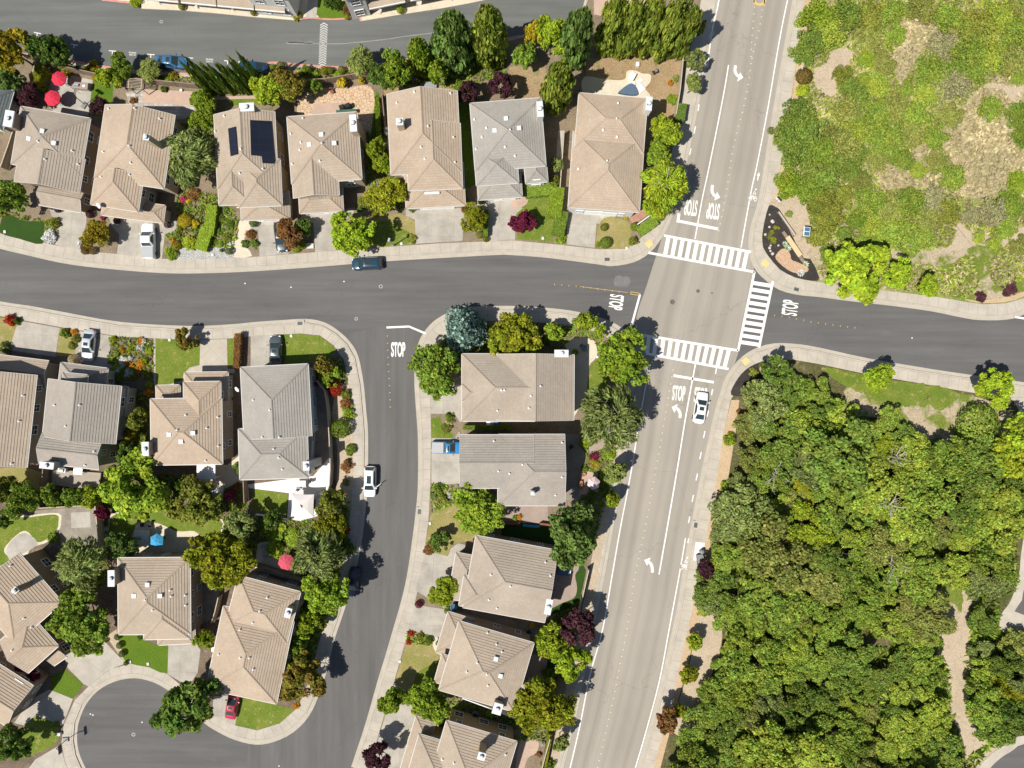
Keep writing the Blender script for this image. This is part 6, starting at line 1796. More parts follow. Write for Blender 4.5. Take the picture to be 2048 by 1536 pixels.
def beam_bench():
    a, b = G(1574, 474, .45), G(1600, 512, .45)
    mid = (a + b) / 2; rot = math.atan2((b - a).y, (b - a).x)
    root = empty('timber_bench', (mid.x, mid.y, ZG), 'long pale timber bench beside the stone patch at the crossing', 'bench', None, rot)
    ln = (b - a).length
    m = MB(); m.box((0, 0, .40), (ln, .72, .08)); m.build('seat', M['wood_new'], root)
    m = MB(); m.box((0, -.05, .18), (ln + 2.0, .46, .20)); m.build('base_beam', M['wood_dark'], root)
    for s in (1, -1):
        m = MB(); m.box((s * ln * .35, 0, 0), (.3, .5, .40)); m.build('support', M['wood_dark'], root)
beam_bench()
def rail():
    a, b = G(1557, 424, .8), G(1590, 471, .8)
    root = empty('timber_rail', (a.x, a.y, ZG), 'grey weathered rail along the black planting bed at the crossing', 'rail')
    o = Vector((a.x, a.y, ZG)); q = Vector((a.x, a.y, ZG)); r = Vector((b.x, b.y, ZG))
    m = MB(); m.beam(q + Vector((0, 0, .7)), r + Vector((0, 0, .7)), .24, .07); m.build('top_rail', M['wood_light'], root, o)
    m = MB(); m.beam(q + Vector((0, 0, .3)), r + Vector((0, 0, .3)), .05, .14); m.build('lower_rail', M['bin_grey'], root, o)
    for i in range(4):
        c = q.lerp(r, i / 3) - o; m = MB(); m.box((c.x, c.y, 0), (.12, .12, .72)); m.build('post', M['bin_grey'], root)
rail()
def kiosk():
    p = G(1614, 463, 2.2)
    root = empty('solar_kiosk', (p.x, p.y, ZG), 'white sign kiosk with two blue solar panels in the dirt clearing', 'kiosk', None, -0.1)
    m = MB(); m.box((0, 0, 1.9), (.98, 1.35, .08)); m.build('roof_panel', M['trim'], root)
    for s in (.33, -.33):
        m = MB(); m.box((.03, s, 1.985), (.78, .56, .03)); m.build('solar_panel', M['ceramic_blue'], root)
    for s in (.5, -.5):
        m = MB(); m.box((0, s, 0), (.1, .1, 1.9)); m.build('post', M['pole_grey'], root)
    m = MB(); m.box((0, 0, .8), (.06, 1.0, .9)); m.build('notice_board', M['trim'], root)
kiosk()
def post_sign(label, px, py, h, w, hh, rot, mat, octagon=False, group=None):
    p = G(px, py, h * .8)
    root = empty('street_sign', (p.x, p.y, ZG), label, 'sign', group, rot)
    m = MB(); m.tube((0, 0, 0), (0, 0, h), .03, .03, 8); m.build('post', M['steel'], root)
    m = MB()
    if octagon:
        V = [(.05, .38 * math.cos(t), h - .35 + .38 * math.sin(t)) for t in [math.pi / 8 + math.pi / 4 * i for i in range(8)]]
        m.add(V + [(x - .012, y, z) for x, y, z in V], [tuple(range(8)), tuple(range(15, 7, -1))] + [(i, i + 8, (i + 1) % 8 + 8, (i + 1) % 8) for i in range(8)])
    else: m.box((.04, 0, h - hh), (.015, w, hh))
    f = m.build('sign_face', mat, root)
    if octagon:
        cu = bpy.data.curves.new('lettering', 'FONT'); cu.body = 'STOP'; cu.size = .28; cu.align_x = 'CENTER'; cu.align_y = 'CENTER'
        t = bpy.data.objects.new('lettering', cu); COL.objects.link(t)
        me = bpy.data.meshes.new_from_object(t.evaluated_get(bpy.context.evaluated_depsgraph_get()))
        bpy.data.objects.remove(t); bpy.data.curves.remove(cu)
        me.materials.clear(); me.materials.append(M['trim'])
        t = link('lettering', me, f, (.054, 0, h - .35)); t.rotation_euler = (math.pi / 2, 0, math.pi / 2)
post_sign('red stop sign at the corner under the blue spruce', 874, 681, 2.5, 0, 0, 0.9, M['sign_red'], True)
post_sign('red stop sign at the avenue kerb by the clipped hedge', 1337, 414, 2.5, 0, 0, 1.4, M['sign_red'], True)
post_sign('white notice sign on a post beside the black planting bed', 1554, 401, 2.2, .9, .6, 0.75, M['trim'])
post_sign('small white sign on the hillside pavement edge', 1602, 137, 1.6, .5, .4, 0.2, M['trim'])
post_sign('small sign on a post in the planting bed below the crossing', 1482, 788, 1.9, .7, .5, 0.4, M['bin_grey'])
def rubble():
    pts = [(1564, 498), (1578, 507), (1582, 520), (1596, 526), (1614, 536), (1613, 544), (1600, 546), (1584, 545), (1566, 534), (1552, 520), (1551, 510)]
    o = poly('stone_bed', pts, ZG + .14, M['rock_tan'], 0.16, 4, None)
    tag(o, 'raised tan stone bed curving through black mulch at the crossing', 'stone bed')
    pts2 = [(1518, 735), (1545, 722), (1568, 722), (1572, 735), (1550, 742), (1530, 752)]
    o = poly('stone_bed', pts2, ZG + .12, M['rock_tan'], 0.14, 4, None)
    tag(o, 'tan stone bed at the corner below the crossing', 'stone bed')
rubble()
def rock(label, px, py, s, seed, group='boulders'):
    bm = bmesh.new(); bmesh.ops.create_icosphere(bm, subdivisions=2, radius=s)
    r = random.Random(seed)
    ax = [Vector((r.uniform(-1, 1), r.uniform(-1, 1), r.uniform(-1, 1))).normalized() for _ in range(7)]
    for v in bm.verts:
        for a in ax:
            d = v.co.dot(a)
            if d > s * .72: v.co -= a * (d - s * .72) * .8
        v.co.z *= .6
    me = bpy.data.meshes.new('boulder'); bm.to_mesh(me); bm.free(); me.materials.append(M['rock'])
    p = G(px, py, .2); o = link('boulder', me, None, (p.x, p.y, ZG + s * .2)); tag(o, label, 'boulder', group)
for i, (x, y, s, lab) in enumerate(((1539.5, 429, .16, 'small pale boulder at top of the black planting bed'), (1545, 443, .34, 'large flat pale boulder in the black planting bed'), (1539, 454, .2, 'pale boulder left of the yellow groundcover in black mulch'),
        (1531, 469, .24, 'pale boulder nearest the kerb in the black planting bed'), (1539, 496, .24, 'round white boulder beside the tan stone bed, middle of its row'), (1541, 502, .2, 'round white boulder beside the tan stone bed, lowest of its row'),
        (1541.5, 491, .18, 'round white boulder beside the tan stone bed, highest of its row'), (1557, 491, .18, 'lone white boulder between agave and pale boulders'), (1545, 507.5, .26, 'pinkish flat boulder above the yellow tactile paving'))):
    rock(lab, x, y, s, i + 3)
def prop_box(name, label, cat, px, py, size, rot, mat, z=ZG, lid=None, group=None):
    p = G(px, py, size[2]); m = MB()
    m.box((p.x, p.y, z), size, rot, 0, (.97, .97))
    m.box((p.x, p.y, z + size[2]), (size[0] * 1.03, size[1] * 1.03, 0.05), rot, 1, (.96, .96))
    o = m.build(name, [M[mat], M[lid or mat]]); tag(o, label, cat, group); return o
prop_box('utility_box', 'large pale utility slab between driveways beside the lime topiary', 'utility box', 619.5, 492, (1.25, .8, .12), 0.03, 'concrete_box')
prop_box('utility_box', 'white utility box on the lawn by the cul-de-sac hoop', 'utility box', 117, 1468, (.75, .45, .4), 0.0, 'concrete_box')
UB = [(11, 464, 'on the artificial lawn'), (340, 680, 'at the top of the deep green lawn'), (583, 672, 'on the corner lawn by the charcoal sedan'), (860, 1046.5, 'on the dry lawn below the round tree'), (800, 1322, 'on the dry lawn left of the pyramid roof house'),
      (1253, 497, 'on the dry lawn beside the tactile paving'), (1085.5, 477, 'at the kerb end of the lawn with the burgundy maple'), (803, 488, 'on the lawn below the street lamp'), (261, 1323, 'beside the topiary balls at the cul-de-sac'), (297, 1327, 'at the lower edge of the cul-de-sac lawn'), (426, 510, 'in the grey gravel bed')]
for x, y, t in UB: prop_box('meter_box', 'small white meter box ' + t, 'meter box', x, y, (.36, .42, .06), 0.1, 'concrete_box', group='meter boxes in front gardens')
for i, (x, c, t) in enumerate(((977, 'trim', 'white wheelie bin in the gap between two houses'), (985, 'bin_grey', 'grey wheelie bin between the white and blue bins'), (992, 'bin_blue', 'blue wheelie bin in the gap between two houses'))):
    p = G(x, 847, 1.0)
    root = empty('wheelie_bin', (p.x, p.y, ZG), t, 'bin', 'wheelie bins')
    m = MB(); m.box((0, 0, .08), (.55, .62, .92), 0, 0, (1.1, 1.1)); m.build('body', M[c], root)
    m = MB(); m.box((0, 0, 1.0), (.64, .74, .07), 0, 0, (.95, .95)); m.build('lid', M[c], root)
    for s in (1, -1):
        m = MB(); m.tube((s * .3, .28, .1), (s * .24, .28, .1), .1, .1, 10); m.build('wheel', M['tyre'], root)
for i, (x, y, t) in enumerate(((428, 1298, 'white wheelie bin beside the small yellow green tree'), (431, 1306, 'pale wheelie bin behind the small yellow green tree'))):
    p = G(x, y, 1.0)
    root = empty('wheelie_bin', (p.x, p.y, ZG), t, 'bin', 'wheelie bins')
    m = MB(); m.box((0, 0, .08), (.55, .62, .92), 0, 0, (1.1, 1.1)); m.build('body', M['trim'], root)
    m = MB(); m.box((0, 0, 1.0), (.64, .74, .07), 0, 0, (.95, .95)); m.build('lid', M['trim'], root)
prop_box('storage_bench', 'white storage box on the cream patio behind the avenue house', 'box', 1264.5, 152.5, (.85, 1.15, .55), -0.5, 'trim')
prop_box('white_board', 'large white sheet leaning flat on the cream patio', 'sheet', 1279, 178, (1.25, 1.3, .12), 0.75, 'cloth_white')
prop_box('white_board', 'narrow cream board on the patio between two white sheets', 'sheet', 1279, 162.5, (.62, .95, .10), -0.9, 'cloth_white')
prop_box('white_board', 'small white board beside the blue tarpaulin', 'sheet', 1267, 168.5, (.45, .75, .09), 0.1, 'trim')
prop_box('cool_box', 'small white box on the brown grass by the conifers', 'box', 1275, 129, (.5, .62, .4), 0.0, 'trim')
def tarp():
    P = [(1237, 186), (1262, 170), (1275, 190), (1262, 193), (1240, 190)]
    o = poly('blue_tarpaulin', spline(P, True, 4), ZG + .5, M['tarp'], 0.45, 0, None)
    tag(o, 'blue tarpaulin over a heap on the cream patio', 'tarpaulin')
    P = [(1046, 1047), (1060, 1049), (1082, 1050), (1078, 1055), (1060, 1054), (1046, 1052)]
    o = poly('blue_groundsheet', P, ZG + .06, M['blue_cloth'], 0.05, 0, None)
    tag(o, 'pale blue sheet lying on the artificial lawn edge', 'sheet')
tarp()
def mower():
    p = G(1312, 142, .6)
    root = empty('lawn_mower', (p.x, p.y, ZG), 'black mower with raised handle on the brown grass', 'mower', None, 0.5)
    m = MB(); m.box((0, 0, .12), (.9, .55, .28), 0, 0, (.85, .8)); m.build('deck', M['trim_black'], root)
    m = MB(); m.box((.05, 0, .4), (.4, .35, .2), 0, 0, (.8, .8)); m.build('engine', M['bin_grey'], root)
    for sy in (.22, -.22):
        m = MB(); m.tube((-.4, sy, .3), (-1.05, sy, 1.0), .02, .02, 6); m.build('handle', M['bin_grey'], root)
    for sx in (.35, -.35):
        for sy in (.3, -.3):
            m = MB(); m.tube((sx, sy - .03, .1), (sx, sy + .03, .1), .1, .1, 10); m.build('wheel', M['tyre'], root)
mower()
def ac(label, px, py, rot=0.0):
    p = G(px, py, .8)
    root = empty('air_conditioner', (p.x, p.y, ZG), label, 'air conditioner', 'air conditioners', rot)
    m = MB(); m.box((0, 0, 0), (.85, .85, .78)); m.build('cabinet', M['bin_grey'], root)
    m = MB(); m.lathe((0, 0, .78), [(.36, 0), (.36, .03)], 16); m.build('fan_guard', M['trim_black'], root)
ac('air conditioner in the dark yard above the hot tub', 1087, 1100)
ac('air conditioner between the pyramid roof house and the yellow green trees', 1058, 1264, -.3)
ac('air conditioner in the narrow yard above the ochre walled house', 950, 1430, -.25)
def pot(label, px, py, r, mat, plant=False):
    p = G(px, py, .5); m = MB()
    m.lathe((p.x, p.y, ZG), [(r * .7, 0), (r, r * 1.1), (r * 1.05, r * 1.2), (r * .85, r * 1.2), (r * .8, r * 1.0)], 18)
    tag(m.build('garden_pot', M[mat], None, None, True), label, 'pot')
pot('large glazed blue pot by the taupe roofed house', 908, 1214, .55, 'ceramic_blue')
pot('white pot on the brick patio', 361, 180, .22, 'trim')
pot('round brown pot on the tan side patio at lower centre', 1045, 1387, .28, 'brown_cushion')
pot('terracotta pot beside the pale pink parasol', 1168, 949, .3, 'terracotta')
prop_box('garden_bench', 'orange timber bench left of the pink parasol', 'bench', 1162, 970, (.5, 1.3, .45), 0.05, 'terracotta')
prop_box('patio_sofa', 'brown cushioned sofa under the gazebo edge', 'sofa', 624, 1008, (.7, 1.5, .6), 0.0, 'brown_cushion')
prop_box('side_table', 'small white table with dark knob beside the gazebo', 'table', 624, 996, (.55, .55, .5), 0.0, 'cloth_white')
prop_box('garden_sofa', 'white garden sofa on the tan side patio at lower centre', 'sofa', 1059, 1368, (.7, 1.5, .5), -0.3, 'trim', lid='cloth_white')
prop_box('bus_stop_bench', 'dark slatted bench on the white bus stop pad by the avenue', 'bench', 1401, 1120, (1.0, 1.7, .55), 0.1, 'trim_black', lid='bin_grey')
poly('bus_stop_pad', [(1391, 1083), (1409, 1085), (1406, 1122), (1386, 1120)], ZG + .012, M['white_pave'])
p = G(1404, 1104, .9); m = MB(); m.lathe((p.x, p.y, ZG), [(.26, 0), (.30, .85), (.31, .9), (.1, .98)], 16)
tag(m.build('litter_bin', M['bin_grey']), 'round brown litter bin at the white bus stop pad', 'bin')
prop_box('glass_cold_frame', 'pale glazed cold frame behind the long tan house', 'cold frame', 861, 170, (1.9, .8, .5), -0.05, 'steel')
prop_box('planter_box', 'small timber garden shed roof in the narrow yard by the golden tree', 'shed', 424, 1169, (1.2, 1.4, 2.1), 0.3, 'wood_light')
for (x, y), t in zip(((1194, 714), (1199, 717), (1204, 719)), ('left', 'middle', 'right')):
    p = G(x, y); m = MB(); m.lathe((p.x, p.y, ZG), [(.2, 0), (.17, .05)], 12)
    tag(m.build('stepping_stone', M['trim']), 'white stepping stone by the large bright tree, ' + t + ' of three', 'stepping stone', 'white stepping stones')
# ------------------------------------------------------------------ vegetation
GAIN = 1.5
LEAF = {k: leaf_mat(k + '_leaves', tuple(min(.75, x * GAIN) for x in c), hv, vv) for k, (c, hv, vv) in {
    'lime': ((0.245, 0.320, 0.026), 0.02, 0.40), 'bright': ((0.195, 0.262, 0.028), 0.025, 0.45), 'mid': ((0.148, 0.208, 0.030), 0.03, 0.45), 'dark': ((0.105, 0.160, 0.030), 0.03, 0.45),
    'deep': ((0.128, 0.190, 0.046), 0.02, 0.45), 'olive': ((0.175, 0.19, 0.034), 0.03, 0.45), 'gold': ((0.25, 0.20, 0.022), 0.025, 0.45), 'golden_green': ((0.205, 0.215, 0.018), 0.03, 0.45),
    'yellow': ((0.42, 0.34, 0.03), 0.02, 0.35), 'yellow_green': ((0.230, 0.280, 0.024), 0.03, 0.40), 'pale_green': ((0.24, 0.28, 0.075), 0.02, 0.40), 'grey_olive': ((0.180, 0.215, 0.065), 0.025, 0.50),
    'spruce': ((0.20, 0.285, 0.24), 0.015, 0.40), 'plum': ((0.072, 0.030, 0.036), 0.02, 0.50), 'burgundy': ((0.13, 0.018, 0.042), 0.012, 0.45), 'red_brown': ((0.20, 0.105, 0.038), 0.03, 0.45),
    'red': ((0.34, 0.045, 0.02), 0.02, 0.40), 'orange': ((0.42, 0.20, 0.025), 0.03, 0.40), 'white_flower': ((0.62, 0.58, 0.48), 0.02, 0.35), 'pink': ((0.38, 0.05, 0.12), 0.02, 0.40),
    'conifer': ((0.215, 0.262, 0.040), 0.025, 0.45), 'brown': ((0.15, 0.105, 0.030), 0.02, 0.40), 'wild': ((0.185, 0.240, 0.042), 0.03, 0.50), 'straw': ((0.40, 0.34, 0.20), 0.02, 0.4), 'autumn': ((0.20, 0.165, 0.030), 0.075, 0.45), 'wood_light': ((0.235, 0.285, 0.042), 0.03, 0.5), 'wood_mid': ((0.178, 0.236, 0.038), 0.03, 0.5), 'wood_deep': ((0.142, 0.196, 0.036), 0.03, 0.5), 'wood_olive': ((0.19, 0.205, 0.05), 0.03, 0.5), 'scrub': ((0.215, 0.205, 0.10), 0.03, 0.5), 'silver': ((0.42, 0.47, 0.34), 0.02, 0.3)}.items()}
M['bark'] = ground_mat('bark', (0.14, 0.105, 0.075), (0.20, 0.16, 0.12), 1.5, 9, None, 0.95, 0.3, 0.3)
M['bark_pale'] = ground_mat('pale_bark', (0.34, 0.30, 0.25), (0.42, 0.38, 0.32), 1.5, 9, None, 0.95, 0.3, 0.25)

def unit(v):
    return v / np.maximum(1e-9, np.linalg.norm(v, axis=1, keepdims=True))

def leaf_mesh(name, C, Nn, size, var, aspect=1.5, axis=None):
    """Diamond leaves at C facing Nn."""
    n = len(C)
    r = unit(RNG.normal(size=(n, 3))) if axis is None else unit(axis + 0.15 * RNG.normal(size=(n, 3)))
    a = unit(r - Nn * np.sum(r * Nn, axis=1, keepdims=True))
    b = np.cross(Nn, a)
    s = (size * RNG.uniform(0.65, 1.35, n))[:, None]
    P = np.stack([C + a * s * aspect * .5, C + b * s * .5 + Nn * s * .08, C - a * s * aspect * .5, C - b * s * .5 + Nn * s * .08], axis=1).reshape(-1, 3)
    me = bpy.data.meshes.new(name)
    me.vertices.add(4 * n); me.vertices.foreach_set('co', P.astype(np.float32).ravel())
    me.loops.add(4 * n); me.loops.foreach_set('vertex_index', np.arange(4 * n, dtype=np.int32))
    me.polygons.add(n); me.polygons.foreach_set('loop_start', np.arange(0, 4 * n, 4, dtype=np.int32))
    me.update(calc_edges=True)
    at = me.attributes.new('var', 'FLOAT_COLOR', 'POINT')
    col = np.ones((n, 4, 4), dtype=np.float32); col[:, :, :3] = var[:, None, :]
    at.data.foreach_set('color', col.ravel())
    me.materials.append(LEAF['mid'])
    return me

def clumped(name, cc, cr, n, leaf, flat=0.55, upbias=0.7, inner=0.5, aspect=1.5, axis_fn=None):
    """Leaves through clumps centred on cc with radii cr."""
    k = len(cc)
    w = cr ** 2; w = w / w.sum()
    idx = RNG.choice(k, n, p=w)
    d = unit(RNG.normal(size=(n, 3)))
    rad = cr[idx] * RNG.uniform(inner, 1.0, n) ** 0.7
    C = cc[idx] + d * rad[:, None] * np.array([1, 1, flat])
    Nn = unit(d * 0.55 + np.array([0, 0, upbias]) + 0.55 * RNG.normal(size=(n, 3)))
    cv = RNG.uniform(0, 1, (k, 2))
    var = np.stack([RNG.uniform(0, 1, n), cv[idx, 0], np.clip(cv[idx, 1] * .6 + RNG.uniform(0, .4, n), 0, 1)], axis=1)
    return leaf_mesh(name, C, Nn, leaf, var, aspect, axis_fn(C, cc[idx]) if axis_fn else None)

def crown_round(seed, clumps=85, n=5600, leaf=0.095, low=-0.25, lumpy=0.38, cr=(0.12, 0.24)):
    g = np.random.default_rng(seed)
    d = unit(g.normal(size=(clumps * 3, 3))); d = d[d[:, 2] > low][:clumps]
    r = g.uniform(0.25, 0.86, len(d)) ** 0.6
    # a few uneven lobes push the outline in and out
    lob = np.ones(len(d))
    for _ in range(6):
        a = unit(g.normal(size=(1, 3)))[0]
        lob += lumpy * g.uniform(-1, 1) * np.maximum(0, d @ a) ** 2
    cc = d * (r * lob)[:, None] * 0.82
    cc[:, 2] = cc[:, 2] * 0.48 + 0.45
    return clumped('crown', cc, g.uniform(*cr, len(cc)), n, leaf, 0.62)

def crown_lobed(seed, lobes=5, per=22, n=8500, leaf=0.070, spread=.5, lr=(.34, .56), cr=(.11, .2), zflat=.62):
    """Several uneven boughs side by side, each a loose dome of leaf clumps."""
    g = np.random.default_rng(seed)
    cc = []; rr = []
    o = g.uniform(0, 6.283)
    for i in range(lobes):
        t = o + 6.283 * i / max(1, lobes - 1) + g.uniform(-.5, .5)
        q = 0.0 if i == 0 else spread * g.uniform(.65, 1.25)
        R = g.uniform(*lr); c = np.array([q * math.cos(t), q * math.sin(t), (.62 if i == 0 else g.uniform(.36, .58))])
        d = unit(g.normal(size=(per * 4, 3))); d = d[d[:, 2] > -.25][:per]
        k = d * (g.uniform(.45, .95, len(d)) * R)[:, None]; k[:, 2] *= zflat
        cc.append(c + k); rr.append(g.uniform(*cr, len(d)))
    return clumped('crown', np.concatenate(cc), np.concatenate(rr), n, leaf, .62)

def crown_cone(seed, n=5200, leaf=0.16, power=0.85, layers=15, jag=0.25, droop=0.0):
    g = np.random.default_rng(seed)
    cc = []; cr = []
    for i in range(layers):
        z = (i + .3) / layers
        R = (1 - z) ** power * (1.0 if z > .08 else .8)
        m = max(3, int(5 + 9 * (1 - z)))
        o = g.uniform(0, 6.28)
        for j in range(m):
            t = o + 6.283 * j / m + g.uniform(-.25, .25)
            for q in (0.35, 0.80):
                rr = R * q * g.uniform(1 - jag, 1 + jag * .5)
                cc.append((rr * math.cos(t), rr * math.sin(t), min(.97, z + g.uniform(-.02, .03) - droop * q)))
                cr.append(max(.10, R * (.36 if q > .5 else .42)) * g.uniform(.75, 1.15))
    cc.append((0, 0, .96)); cr.append(.1)
    cc = np.array(cc); cr = np.array(cr)
    return clumped('crown', cc, cr, n, leaf, 0.16, 0.5)

def crown_oval(seed, n=5600, leaf=0.13, clumps=95):
    """Tall rounded conifer crown: wide for most of its height, domed top."""
    g = np.random.default_rng(seed)
    cc = []; cr = []
    for i in range(clumps):
        z = g.uniform(0.02, 0.97)
        R = (1 - z ** 3.2) ** .6 * (0.72 + .28 * min(1, z * 5))
        t = g.uniform(0, 6.283); q = g.uniform(.25, .9) ** .6 * .82
        cc.append((R * q * math.cos(t), R * q * math.sin(t), z)); cr.append(g.uniform(.22, .36))
    return clumped('crown', np.array(cc), np.array(cr), n, leaf, 0.20, 0.5)

def crown_shrub(seed, n=2600, leaf=0.10, clumps=34, cr=(0.2, 0.38)):
    g = np.random.default_rng(seed)
    d = unit(g.normal(size=(clumps * 4, 3))); d = d[d[:, 2] > -0.05][:clumps]
    cc = d * (g.uniform(.3, .8, len(d)) * g.uniform(.8, 1.15, len(d)))[:, None]
    cc[:, 2] = cc[:, 2] * .68 + .12
    return clumped('crown', cc, g.uniform(*cr, len(cc)), n, leaf, 0.8)

def crown_ball(seed, n=2400, leaf=0.085):
    g = np.random.default_rng(seed)
    d = unit(g.normal(size=(n, 3)))
    C = d * g.uniform(.86, 1.0, n)[:, None]; C[:, 2] = C[:, 2] * .5 + .5
    Nn = unit(d + .35 * g.normal(size=(n, 3)))
    return leaf_mesh('crown', C, Nn, leaf, np.stack([g.uniform(0, 1, n), np.full(n, .5), g.uniform(0, 1, n)], axis=1), 1.2)

def crown_box(seed, n=5200, leaf=0.055):
    g = np.random.default_rng(seed)
    C = g.uniform(-.5, .5, (n, 3)); f = g.integers(0, 5, n); f[g.uniform(size=n) < .4] = 4
    Nn = np.zeros((n, 3))
    for k, (ax, s) in enumerate(((0, .5), (0, -.5), (1, .5), (1, -.5), (2, .5))):
        m = f == k
        C[m, ax] = s * (1 - g.uniform(0, .10, m.sum())); Nn[m, ax] = np.sign(s)
    C[:, 2] += .5
    C += 0.018 * g.normal(size=C.shape)
    Nn = unit(Nn + .45 * g.normal(size=(n, 3)))
    return leaf_mesh('crown', C, Nn, leaf, np.stack([g.uniform(0, 1, n), g.uniform(.3, .7, n), g.uniform(0, 1, n)], axis=1), 1.3)

def crown_weep(seed, n=8500, leaf=0.044, clumps=95):
    """Feathery crown: long thin leaves in loose sprays that hang outwards, gaps between them."""
    g = np.random.default_rng(seed)
    d = unit(g.normal(size=(clumps * 3, 3))); d = d[d[:, 2] > -.2][:clumps]
    cc = d * (g.uniform(.2, .95, len(d)) ** .6 * g.uniform(.75, 1.12, len(d)))[:, None] * .84
    cc[:, 2] = cc[:, 2] * .45 + .47
    def ax(C, c0):
        r = C - np.array([0, 0, .5]); r[:, 2] = -.25
        w = unit(c0 - np.array([0, 0, .4]))
        w = np.stack([w[:, 0] - .7 * w[:, 1], w[:, 1] + .7 * w[:, 0], w[:, 2] - .5], axis=1)
        return unit(unit(r) * .5 + w + .45 * g.normal(size=C.shape))
    return clumped('crown', cc, g.uniform(.12, .26, len(cc)), n, leaf, .7, .6, .2, 3.4, ax)

def crown_tuft(seed, n=260, leaf=0.12):
    """Sword leaves from one point (agave, flax)."""
    g = np.random.default_rng(seed)
    t = g.uniform(0, 6.283, n); el = g.uniform(.2, 1.3, n); q = g.uniform(.25, .8, n)
    A = np.stack([np.cos(t) * np.cos(el), np.sin(t) * np.cos(el), np.sin(el)], axis=1)
    C = A * q[:, None]
    Nn = unit(np.cross(A, np.stack([-np.sin(t), np.cos(t), 0 * t], axis=1)))
    return leaf_mesh('crown', C, Nn, leaf, np.stack([g.uniform(0, 1, n), g.uniform(0, 1, n), g.uniform(0, 1, n)], axis=1), 4.0, A)

PROTO = {
 'round': [crown_lobed(s, k) for s, k in ((1, 5), (2, 6), (3, 7), (4, 5), (5, 6))],
 'open': [crown_round(s, 46, 3200, .085, -.2, .45, (.12, .22)) for s in (5, 6, 7)],
 'small': [crown_round(s, 46, 2800, .13, -.3, .3, (.15, .28)) for s in (8, 9, 10)],
 'wood': [crown_lobed(s, k, 20, 9000, .058, .62, (.26, .5), (.09, .19), .5) for s, k in ((21, 6), (22, 7), (23, 8), (24, 5), (25, 7), (26, 9))],
 'cone': [crown_cone(s) for s in (1, 2, 3)],
 'oval': [crown_oval(s) for s in (1, 2, 3)],
 'spruce': [crown_cone(4, 6500, .10, .75, 13, .35)],
 'column': [crown_cone(s, 1800, .35, .45, 12, .12) for s in (7, 8)],
 'shrub': [crown_shrub(s) for s in (1, 2, 3, 4)],
 'brush': [crown_shrub(s, 6000, .055, 80, (.12, .26)) for s in (11, 12, 13, 14)],
 'ball': [crown_ball(1), crown_ball(2)],
 'hedge': [crown_box(1), crown_box(2)],
 'weep': [crown_weep(s) for s in (1, 2, 3)],
 'tuft': [crown_tuft(1), crown_tuft(2)],
}
def trunk_mesh(seed, pale=False, limbs=7, low=.35):
    """Unit trunk: height 1 to the crown's middle, limbs reaching into the crown."""
    g = random.Random(seed); m = MB()
    p = Vector((0, 0, 0)); r = .055
    for i in range(4):
        q = p + Vector((g.uniform(-.03, .03), g.uniform(-.03, .03), .19)); m.tube(p, q, r, r * .86, 8, 0, False); p = q; r *= .86
    for i in range(limbs):
        t = 6.283 * i / limbs + g.uniform(-.3, .3); z = g.uniform(low, .72)
        a = Vector((0, 0, z)); L = g.uniform(.3, .62)
        b = a + Vector((math.cos(t) * L * .6, math.sin(t) * L * .6, .18)); c = b + Vector((math.cos(t + g.uniform(-.4, .4)) * L * .5, math.sin(t + g.uniform(-.4, .4)) * L * .5, g.uniform(.02, .16)))
        m.tube(a, b, .028, .02, 6, 0, False); m.tube(b, c, .02, .008, 5, 0, False)
        for k in range(2):
            d = b.lerp(c, .4 + .4 * k); e = d + Vector((g.uniform(-.2, .2), g.uniform(-.2, .2), g.uniform(.02, .12))); m.tube(d, e, .010, .004, 5, 0, False)
    o = m.build('trunk', M['bark_pale' if pale else 'bark']); me = o.data; bpy.data.objects.remove(o); return me
TRUNK = [trunk_mesh(s) for s in range(4)]
TRUNK_PALE = [trunk_mesh(40 + s, True, 10, .4) for s in range(3)]
pick = random.Random(5)
ZV = 0.16
def set_leaf(o, col):
    o.material_slots[0].link = 'OBJECT'; o.material_slots[0].material = LEAF[col]
def tree(kind, col, px, py, r, h, label, name='tree', cat='tree', group=None, z0=None, zc=None, sq=1.0, rz=None):
    """px, py, r: middle and radius of the crown in the photograph; h: height in metres."""
    tall = kind in ('cone', 'oval', 'column', 'spruce')
    if z0 is None: z0 = 0.06 if tall else 0.24
    c = zc if zc is not None else ((0.45 if kind != 'column' else .5) if tall else 0.62)
    p = G(px, py, h * c)
    R = r / S * (H - h * c) / H
    root = empty(name, (p.x, p.y, ZV), label, cat, group)
    cr = link('crown', pick.choice(PROTO[kind]), root, (0, 0, h * z0))
    cr.scale = (R * 1.06, R * 1.06 * sq, h * (1 - z0))
    cr.rotation_euler = (0, 0, pick.uniform(0, 6.28) if rz is None else rz)
    set_leaf(cr, col)
    tk = link('trunk', pick.choice(TRUNK_PALE if kind == 'weep' else TRUNK), root)
    hh = h * (.62 if not tall else .8)
    wd = 1.0 if kind == 'weep' else (.85 if not tall else .30)
    if kind == 'weep': hh = h * .9
    tk.scale = (R * wd, R * wd, hh)
    tk.rotation_euler = (0, 0, pick.uniform(0, 6.28))
    return root
def bush(kind, col, px, py, r, h, label, name='shrub', cat='shrub', group=None, sx=1.0, rz=None, z=ZV):
    p = G(px, py, h * .5)
    o = link(name, pick.choice(PROTO[kind]), None, (p.x, p.y, z - (.02 if kind != 'ball' else 0)))
    R = r / S
    o.scale = (R * sx, R, h) if kind != 'tuft' else (R, R, R)
    o.rotation_euler = (0, 0, pick.uniform(0, 6.28) if rz is None else rz)
    set_leaf(o, col); tag(o, label, cat, group); return o
